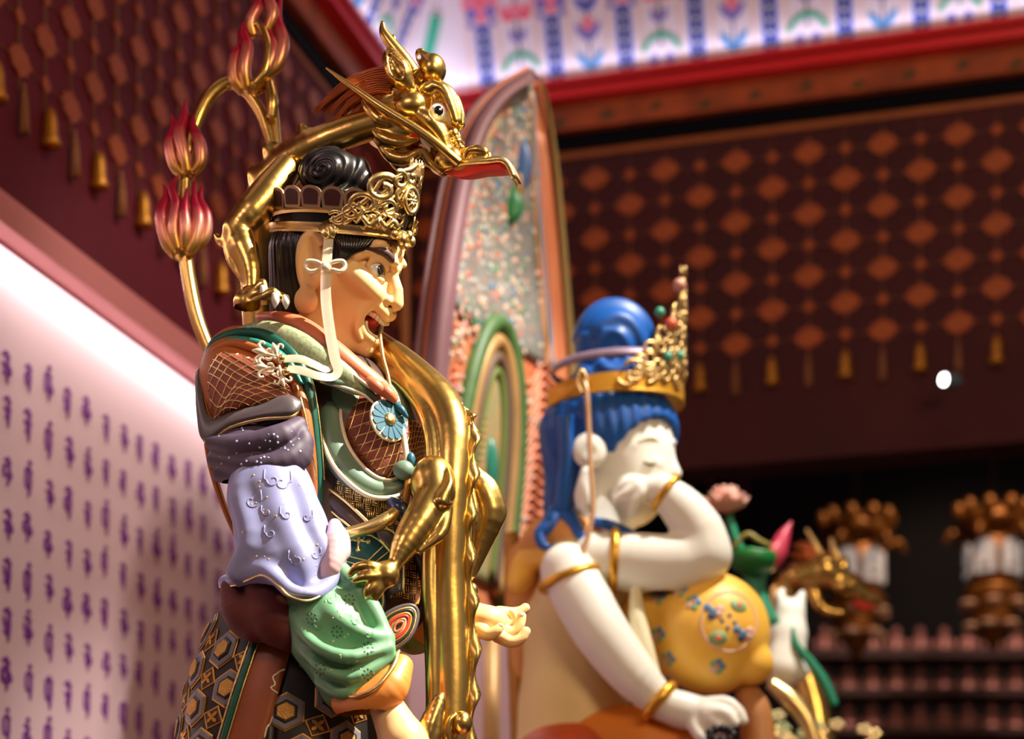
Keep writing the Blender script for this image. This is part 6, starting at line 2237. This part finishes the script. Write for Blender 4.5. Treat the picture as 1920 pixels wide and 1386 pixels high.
kn_ = sdf_obj('robe_knee', bknee, (150, -150, 650), (510, 130, 970), 4.2, M_YEL, bod, BF, relax=1)
sfk = Surf(kn_)
def onk(px, py, mm, r, fl=.35, par=kn_, ry=None, rot=0.0, nm='painted_petal'):
    h = sfk.hit(px, py)
    if h is None: return
    M = basis(h[1]); ca, sa = math.cos(rot), math.sin(rot)
    M = M @ np.array([[ca, -sa, 0], [sa, ca, 0], [0, 0, 1]])
    v, f = ellipsoid(h[0], np.array([r, ry or r, r * fl]) * BF.s, M, 10, 6); obj(nm, v, f, mm, par)


MC = [mat('robe_blue', c(92, 136, 176), .5), mat('robe_green', c(130, 180, 130), .5), mat('robe_coral', c(232, 130, 90), .5), mat('robe_pink', c(228, 186, 170), .5), mat('robe_navy', c(60, 80, 120), .5)]
v = []
for a in np.linspace(0, 2 * PI, 28, endpoint=False):
    h = sfk.hit(1366 + 52 * math.cos(a), 1166 + 56 * math.sin(a))
    if h is not None: v.append(h[0])
if len(v) > 6:
    vv, ff = sweep(np.array(v), 2.2 * BF.s, 6, closed=True); obj('medallion_ring', vv, ff, MC[3], kn_)
for k in range(4):
    a = k * PI / 2 + .6
    x, y = 1366 + 34 * math.cos(a), 1166 + 37 * math.sin(a)
    if k % 2: onk(x, y, MC[1], 17, .2, ry=13); onk(x, y, MC[2], 8, .7)
    else:
        for (ox, oy, q) in ((-12, -6, 0), (0, 2, 0), (10, 6, 3), (-4, 10, 4), (12, -4, 3)): onk(x + ox, y + oy, MC[q], 8, .4)
    onk(1366 + 12 * math.cos(k * PI / 2 + .15), 1166 + 12 * math.sin(k * PI / 2 + .15), MC[4], 4, .5)
for (x, y) in ((1275, 1106), (1234, 1120), (1234, 1190), (1252, 1236), (1250, 1280), (1345, 1250), (1300, 1130)):
    for k in range(5):
        onk(x + 9 * math.cos(k * 1.26), y + 9 * math.sin(k * 1.26), MC[(0, 1, 3, 1, 0)[k]], 7, .35)
    onk(x, y, MC[2], 5, .6)
# pale sash between arm and knee, lower robe
sdf_obj('pale_sash', lambda p: sd_curve(p, bq([(1190, 1100, -90), (1196, 1160, -104), (1212, 1220, -112), (1232, 1270, -112)]), [10, 16, 15, 8], 12), (180, -140, 690), (300, -50, 930), 3.5, mat('cream_sash', c(236, 226, 190), .5), bod, BF)
sdf_obj('orange_skirt', lambda p: sd_line(p, bq([(1090, 1390, -10), (1200, 1400, -30), (1300, 1420, -40)]), [70, 74, 70], 10), (20, -130, 460), (430, 90, 720), 5, M_ORNG, bod, BF, relax=1)
sdf_obj('red_waistband', lambda p: sd_ell(p, B(1072, 1420, 20), (108, 128, 74)), (-10, -130, 500), (240, 170, 680), 4.5, mat('red_orange_band', c(206, 84, 30), .5, var=.3, vscale=14), bod, BF)
v, f = tube(bq([(1396, 1290, -30), (1412, 1325, -40), (1420, 1370, -40), (1424, 1450, -40)]), [20, 30, 32, 32], 20, 12); obj('shin_cloth', BF.w(v), f, mat('brown_tan_cloth', c(180, 120, 66), .5), bod)
beads = thing('prayer_beads', 'dark round prayer beads held in the lower white hand', 'beads', tuple(BF.w(B(1350, 1380, -170))), None)
for k in range(9):
    a = 2 * PI * k / 9
    v, f = ellipsoid(B(1352 + 22 * math.cos(a), 1378 + 12 * math.sin(a), -172), (8.5, 8.5, 8.5), None, 12, 8); obj('bead', BF.w(v), f, BLACKL, beads)
# ------------------------------------------------------------------ things in the dim hall behind
LF5 = Frame(5.9)


def lq(l): return [LF5.Q(*p) for p in l]


L5 = LF5.Q
M_STEM = mat('jade_green_stem', c(24, 132, 100), .4)
M_LEAFG = mat('emerald_leaf', c(20, 116, 48), .45, var=.3, vscale=14)
lot = thing('lotus_flower', 'pale pink open lotus on a green stem behind the raised white arm', 'flower', tuple(LF5.w(L5(1400, 1180, 0))))
v, f = tube(lq([(1368, 968, 0), (1376, 1000, 0), (1392, 1040, 0), (1418, 1110, 0), (1450, 1172, 0)]), [7, 8, 9, 15, 15], 30, 10); obj('stem', LF5.w(v), f, M_STEM, lot)
M_LOTP = mat('pink_lotus_petal', c(228, 176, 164), .5, color2=c(214, 150, 130), vscale=10)
for ring_, (n, rad, tilt, ln) in enumerate(((8, 16, 0.95, 44), (9, 8, 0.4, 46))):
    for k in range(n):
        a = 2 * PI * k / n + ring_ * .3; dirv = np.array([math.cos(a), math.sin(a), 0])
        p0 = L5(1360, 958, 0) + dirv * rad * .5; p2 = p0 + dirv * ln * math.sin(tilt) + np.array([0, 0, ln * math.cos(tilt)])
        v, f = tube([p0, (p0 + p2) / 2 + dirv * 6, p2], [6, 15, 4], 12, 10, up=dirv, ratio=1.0); 
        n_ = unit(np.cross(p2 - p0, np.cross(dirv, [0, 0, 1.0])))
        v, f = sweep(spline(np.array([p0, (p0 + p2) / 2 + dirv * 5, p2]), 12), np.interp(np.linspace(0, 1, 12), [0, .55, 1], [3, 6, 1.5]), 10, ratio=2.4, up=dirv + np.array([0, 0, .01]))
        obj('petal', LF5.w(v), f, M_LOTP, lot)
sdf_obj('lotus_leaf', lambda p: ssub(sd_ell(p, L5(1412, 1046, -20), (44, 40, 34)), sd_ell(p, L5(1420, 1012, -26), (46, 42, 30)), 4), (380, -75, 880), (540, 40, 1010), 4, M_LEAFG, lot, LF5, relax=1)
v, f = tube(lq([(1372, 1030, -40), (1400, 1002, -50), (1424, 1014, -50), (1446, 1024, -40)]), [4, 5, 5, 4], 20, 8); obj('leaf_edge', LF5.w(v), f, mat('olive_leaf_edge', c(140, 130, 60), .5), lot)
bud = thing('lotus_bud', 'crimson closed lotus bud with gold foot rising beside the gold dragon head', 'flower', tuple(LF5.w(L5(1455, 1130, 30))))
v, f = tube(lq([(1444, 1064, 30), (1456, 1040, 30), (1468, 1008, 30), (1484, 978, 30)]), [14, 19, 14, 2], 24, 12); obj('bud_petals', LF5.w(v), f, mat('crimson_petal', c(190, 50, 80), .45, var=.3, vscale=14), bud)
v, f = tube(lq([(1440, 1062, 24), (1450, 1036, 14), (1462, 1012, 14)]), [8, 11, 2], 14, 10); obj('outer_petal', LF5.w(v), f, mat('rose_petal', c(206, 84, 96), .45), bud)
v, f = ellipsoid(L5(1444, 1064, 12), (12, 12, 9)); obj('bud_foot', LF5.w(v), f, GOLDB, bud)
v, f = tube(lq([(1444, 1066, 30), (1430, 1090, 30), (1436, 1130, 30)]), [5, 5, 5], 14, 8); obj('bud_stem', LF5.w(v), f, M_STEM, bud)

# smaller gilt dragon ornament further back
DG = Frame(6.4)
d2 = thing('dragon_ornament', 'small gilt dragon head with brown mane beyond the lotus bud', 'statue', tuple(DG.w(DG.Q(1560, 1300, 0))))


def dq(l): return [DG.Q(*p) for p in l]


def d2h(p):
    d = sd_line(p, dq([(1500, 1080, 0), (1545, 1070, 0), (1590, 1100, 0), (1632, 1124, 0)]), [26, 32, 24, 12], 10)
    d = smin(d, sd_ell(p, DG.Q(1548, 1066, -20), (14, 12, 12)), 4)
    d = smin(d, sd_ell(p, DG.Q(1582, 1058, -14), (10, 10, 18)), 4)
    d = smin(d, sd_ell(p, DG.Q(1576, 1100, -22), (14, 12, 12)), 4)
    d = smin(d, sd_ell(p, DG.Q(1610, 1116, -8), (10, 12, 8)), 3)
    d = smin(d, sd_curve(p, dq([(1610, 1128, 0), (1630, 1122, 0), (1645, 1124, 0), (1648, 1138, 0)]), [10, 9, 8, 4], 8), 4)
    d = ssub(d, sd_cap(p, DG.Q(1556, 1118, 0), DG.Q(1620, 1150, 0), 9, 14), 4)
    d = smin(d, sd_curve(p, dq([(1520, 1100, 0), (1540, 1140, 0), (1580, 1150, 0)]), [16, 12, 7], 8), 6)
    return d


sdf_obj('dragon_head', d2h, (500, -60, 820), (720, 60, 990), 3.6, GOLD, d2, DG, relax=1)
for pts, r in (([(1512, 992, -10), (1528, 1020, -10), (1545, 1050, -6)], [3, 6, 8]), ([(1558, 1008, -14), (1566, 1036, -14), (1578, 1062, -10)], [3, 8, 8])):
    v, f = tube(dq(pts), r, 14, 8); obj('horn', DG.w(v), f, GOLDB, d2)
for (ex, ey) in ((1488, 1022), (1480, 1040), (1478, 1062), (1470, 1078), (1500, 1016)):
    v, f = tube(dq([(1545, 1066, 0), ((1545 + ex) / 2, (1066 + ey) / 2 - 8, -4), (ex, ey, -4)]), [12, 9, 3], 14, 8); obj('mane_lock', DG.w(v), f, M_COP if 'M_COP' in globals() else GOLD, d2)
v, f = tube(dq([(1600, 1132, -6), (1625, 1140, -6), (1640, 1134, -6)]), [6, 6, 2], 12, 8); obj('red_lip', DG.w(v), f, mat('vermilion_paint', c(214, 40, 34), .4), d2)
sdf_obj('gilt_body', lambda p: sd_curve(p, dq([(1500, 1080, 10), (1470, 1110, 20), (1480, 1200, 30), (1520, 1300, 30), (1540, 1420, 30)]), [24, 26, 28, 30, 34], 14), (420, -60, 560), (660, 80, 960), 5, GOLD, d2, DG, relax=1)

# white animal figure with a green scarf, gilt bar in front
wa = thing('white_animal_figure', 'small white animal figure with upright ears beside the yellow robe', 'figurine', tuple(LF5.w(L5(1480, 1300, 40))))


def wan(p):
    d = sd_line(p, lq([(1470, 1250, 40), (1478, 1190, 40), (1482, 1150, 40)]), [42, 34, 28], 10)
    d = smin(d, sd_curve(p, lq([(1470, 1140, 40), (1462, 1118, 40), (1468, 1106, 40)]), [12, 10, 5], 8), 6)
    d = smin(d, sd_curve(p, lq([(1494, 1150, 36), (1500, 1126, 36), (1504, 1112, 36)]), [13, 11, 6], 8), 6)
    return smin(d, sd_ell(p, L5(1502, 1262, 30), (16, 16, 14)), 6)


sdf_obj('animal_body', wan, (430, -40, 690), (580, 110, 920), 4, M_WH, wa, LF5, relax=1)
v, f = tube(lq([(1486, 1176, 4), (1494, 1210, -2), (1520, 1242, 0), (1546, 1280, 0), (1566, 1324, 0)]), [3, 7, 9, 10, 8], 30, 10); obj('green_scarf', LF5.w(v), f, M_STEM, wa)
gb = thing('gilt_sceptre', 'gilt sceptre lying across small gold blossoms at the bottom edge', 'sceptre', tuple(LF5.w(L5(1500, 1420, -20))))
v, f = tube(lq([(1444, 1280, -20), (1480, 1310, -24), (1510, 1346, -26), (1530, 1400, -26)]), [12, 18, 17, 15], 24, 12); obj('shaft', LF5.w(v), f, GOLDB, gb)
rgb = random.Random(8)
for i in range(20):
    x, y = rgb.uniform(1440, 1640), rgb.uniform(1325, 1400)
    if y < 1325 + (x - 1440) * .2: y += 36
    mb = MB()
    for k in range(5):
        mb.add(*ellipsoid(L5(x + 9 * math.cos(k * 1.257), y + 7 * math.sin(k * 1.257), -30), (7, 5, 5), None, 8, 6))
    o = mb.build('blossom', [GOLDB, mat('cream_blossom', c(232, 206, 150), .45), mat('sage_blossom', c(176, 190, 140), .45)][i % 3], gb, LF5)

# hanging gilt lanterns
NF = Frame(9.3)
M_LANG = mat('aged_gilt', c(156, 94, 28), .45, .6, var=.3, vscale=10)
M_GLASS = mat('milk_glass_panel', c(206, 196, 186), .4, emit=c(200, 190, 184), estr=0.3)


def lantern(cx, cy, label):
    t = thing('hanging_lantern', label, 'lantern', tuple(NF.w(NF.Q(cx, cy + 230, 0))), 'gilt palace lanterns in the dark hall')
    q0 = NF.Q(cx, cy, 0)
    I3 = np.eye(3)
    v, f = lathe([(8, 52), (30, 44), (58, 30), (66, 16), (60, 4), (44, -6), (40, -14)], q0, I3, 18); obj('canopy', NF.w(v), f, M_LANG, t)
    for k in range(10):
        a = 2 * PI * k / 10
        v, f = ellipsoid(q0 + np.array([64 * math.cos(a), 64 * math.sin(a), 36]), (12, 12, 17), None, 12, 8); obj('canopy_lobe', NF.w(v), f, M_LANG, t)
    v, f = lathe([(46, -12), (50, -20), (50, -92), (46, -100)], q0, basis((0, 0, 1)), 6); obj('lantern_body', NF.w(v), f, M_LANG, t)
    for k in range(6):
        a = -PI / 2 + (k + .5) * PI / 3 + .0
        n = np.array([math.cos(a), math.sin(a), 0]); M = np.stack([np.array([-n[1], n[0], 0]), np.array([0, 0, 1.0]), n], 1)
        arch = [(-20, -30), (20, -30), (20, 18), (14, 28), (0, 32), (-14, 28), (-20, 18)]
        v, f = prism(arch, 4, M, q0 + n * 46 + np.array([0, 0, -56])); pn_ = obj('glass_panel', NF.w(v), f, M_GLASS, t, smooth=False)
        v, f = tube([q0 + n * 52 + M @ np.array([x, y, 0]) + np.array([0, 0, -56]) for x, y in ((-8, -14), (0, -18), (8, -14))], [2, 3, 2], 8, 6); obj('panel_ornament', NF.w(v), f, M_LANG, pn_)
    for k in range(6):
        a = k * PI / 3
        e = np.array([math.cos(a), math.sin(a), 0])
        v, f = tube([q0 + e * 46 + [0, 0, -20], q0 + e * 78 + [0, 0, -6], q0 + e * 92 + [0, 0, -26]], [6, 8, 3], 12, 8); obj('bracket', NF.w(v), f, M_LANG, t)
    v, f = lathe([(40, -100), (56, -112), (48, -130), (36, -150), (44, -164), (30, -186), (18, -204), (4, -226)], q0, I3, 16); obj('lower_tier', NF.w(v), f, M_LANG, t)
    for lvl, rad, n in ((-140, 52, 6), (-180, 42, 6)):
        for k in range(n):
            a = 2 * PI * k / n + lvl
            v, f = ellipsoid(q0 + np.array([rad * math.cos(a), rad * math.sin(a), lvl]), (17, 17, 8), None, 10, 6); obj('tier_disc', NF.w(v), f, mat('pale_tier_disc', c(196, 150, 116), .4), t)
    v, f = sweep([q0 + [0, 0, 50], q0 + [0, 0, 560]], 2.5, 6); obj('suspension_rod', NF.w(v), f, BLACKL, t)
    return t


lantern(1606, 1012, 'hanging gilt lantern partly hidden behind the small dragon head')
lantern(1862, 996, 'hanging gilt lantern at the right edge with two lit white panels')

# rows of small figures on the far shelves
FF = Frame(10.2)
sh_ = thing('figure_shelf', 'dark wooden shelf rack holding rows of small seated figures', 'shelf', tuple(FF.w(FF.Q(1720, 1420, 60))))
M_SHW = mat('dark_shelf_wood', c(70, 36, 34), .6)
for k, y in enumerate((1232, 1304, 1376, 1448)):
    a, b = FF.w(FF.Q(1500, y + 6, 60)), FF.w(FF.Q(2040, y, -60))
    obj('shelf_board', *box(np.minimum(a, b), np.maximum(a, b)), M_SHW, sh_, smooth=False)
for x in np.arange(1500, 2045, 90):
    a, b = FF.w(FF.Q(x - 3, 1450, 60)), FF.w(FF.Q(x + 3, 1180, 40))
    obj('shelf_post', *box(np.minimum(a, b), np.maximum(a, b)), M_SHW, sh_, smooth=False)
mb = MB()
mb.add(*lathe([(17, 0), (19, 5), (16, 12), (10, 22), (11, 30), (7, 36), (3, 38)], (0, 0, 0), np.eye(3), 12))
mb.add(*ellipsoid((0, 0, 45), (8, 8, 10), None, 10, 8))
for sx in (-1, 1): mb.add(*tube([(sx * 11, 0, 32), (sx * 16, -4, 20), (sx * 4, -12, 12)], [4, 4, 3], 10, 6))
fig = make_mesh('seated_figurine', np.array(mb.v) * FF.s, mb.f, mat('rose_gold_figurine', c(196, 128, 118), .4, .2))
ORD = ['first', 'second', 'third', 'fourth', 'fifth', 'sixth', 'seventh', 'eighth', 'ninth']
for y, row in ((1232, 'top'), (1304, 'middle'), (1376, 'bottom')):
    for k in range(9):
        o = bpy.data.objects.new('seated_figurine', fig); COL.objects.link(o); o.location = FF.w(FF.Q(1545 + 45 * k, y, -10))
        tag(o, 'small rose-gold seated figurine on the %s far shelf, %s from the left' % (row, ORD[k]), 'figurine', 'seated figurines on the far shelves')

# spotlight fixture below the net, pole in the corner, dim red frame far behind
SFx = Frame(7.45)
sp = thing('spotlight_fixture', 'small white spotlight fixture glowing under the lozenge net', 'lamp', tuple(SFx.w(SFx.Q(1785, 712, 0))))
v, f = lathe([(5, 0), (11, 0), (13, 4), (12, 30), (8, 36), (3, 38)], SFx.Q(1770, 712, -6), basis((0.92, .4, 0.05)), 16); obj('lamp_housing', SFx.w(v), f, mat('grey_blue_metal', c(120, 150, 170), .35, .6), sp)
v, f = lathe([(.5, 2), (9, 1), (10, -2), (.5, -3)], SFx.Q(1769, 712, -7), basis((-0.92, -.4, -0.05)), 16); obj('lamp_lens', SFx.w(v), f, mat('lit_lens', (1, 1, 1), .4, emit=(1.0, .97, .9), estr=14), sp)
v, f = sweep([SFx.Q(1790, 712, 4), SFx.Q(1790, 690, 20)], 3, 8); obj('lamp_arm', SFx.w(v), f, BLACKL, sp)
PFr = Frame(7.4)
po_ = thing('gilt_pole', 'slim tan pole standing in the dark corner behind the guardian face', 'pole', tuple(PFr.w(PFr.Q(757, 1600, 0))))
v, f = sweep([PFr.Q(755, 1600, 0), PFr.Q(757, 1000, 0), PFr.Q(760, 440, 0)], 8, 10); obj('pole_shaft', PFr.w(v), f, mat('tan_lacquer', c(206, 140, 84), .4), po_)
v, f = lathe([(8, 0), (12, 4), (12, 12), (6, 22), (1, 26)], PFr.Q(760, 442, 0), np.eye(3), 12); obj('pole_finial', PFr.w(v), f, GOLDP, po_)
RF = Frame(10.2)
rfm = thing('red_frame', 'dim red wooden frame hanging far behind the lotus flower', 'frame', tuple(RF.w(RF.Q(1364, 940, 0))))
for (x0, y0, x1, y1) in ((1328, 872, 1400, 884), (1328, 924, 1400, 938), (1328, 872, 1338, 938), (1390, 872, 1400, 938)):
    a, b = RF.w(RF.Q(x0, y1, 20)), RF.w(RF.Q(x1, y0, -20)); obj('frame_bar', *box(np.minimum(a, b), np.maximum(a, b)), mat('dim_red_wood', c(140, 56, 34), .5), rfm, smooth=False)
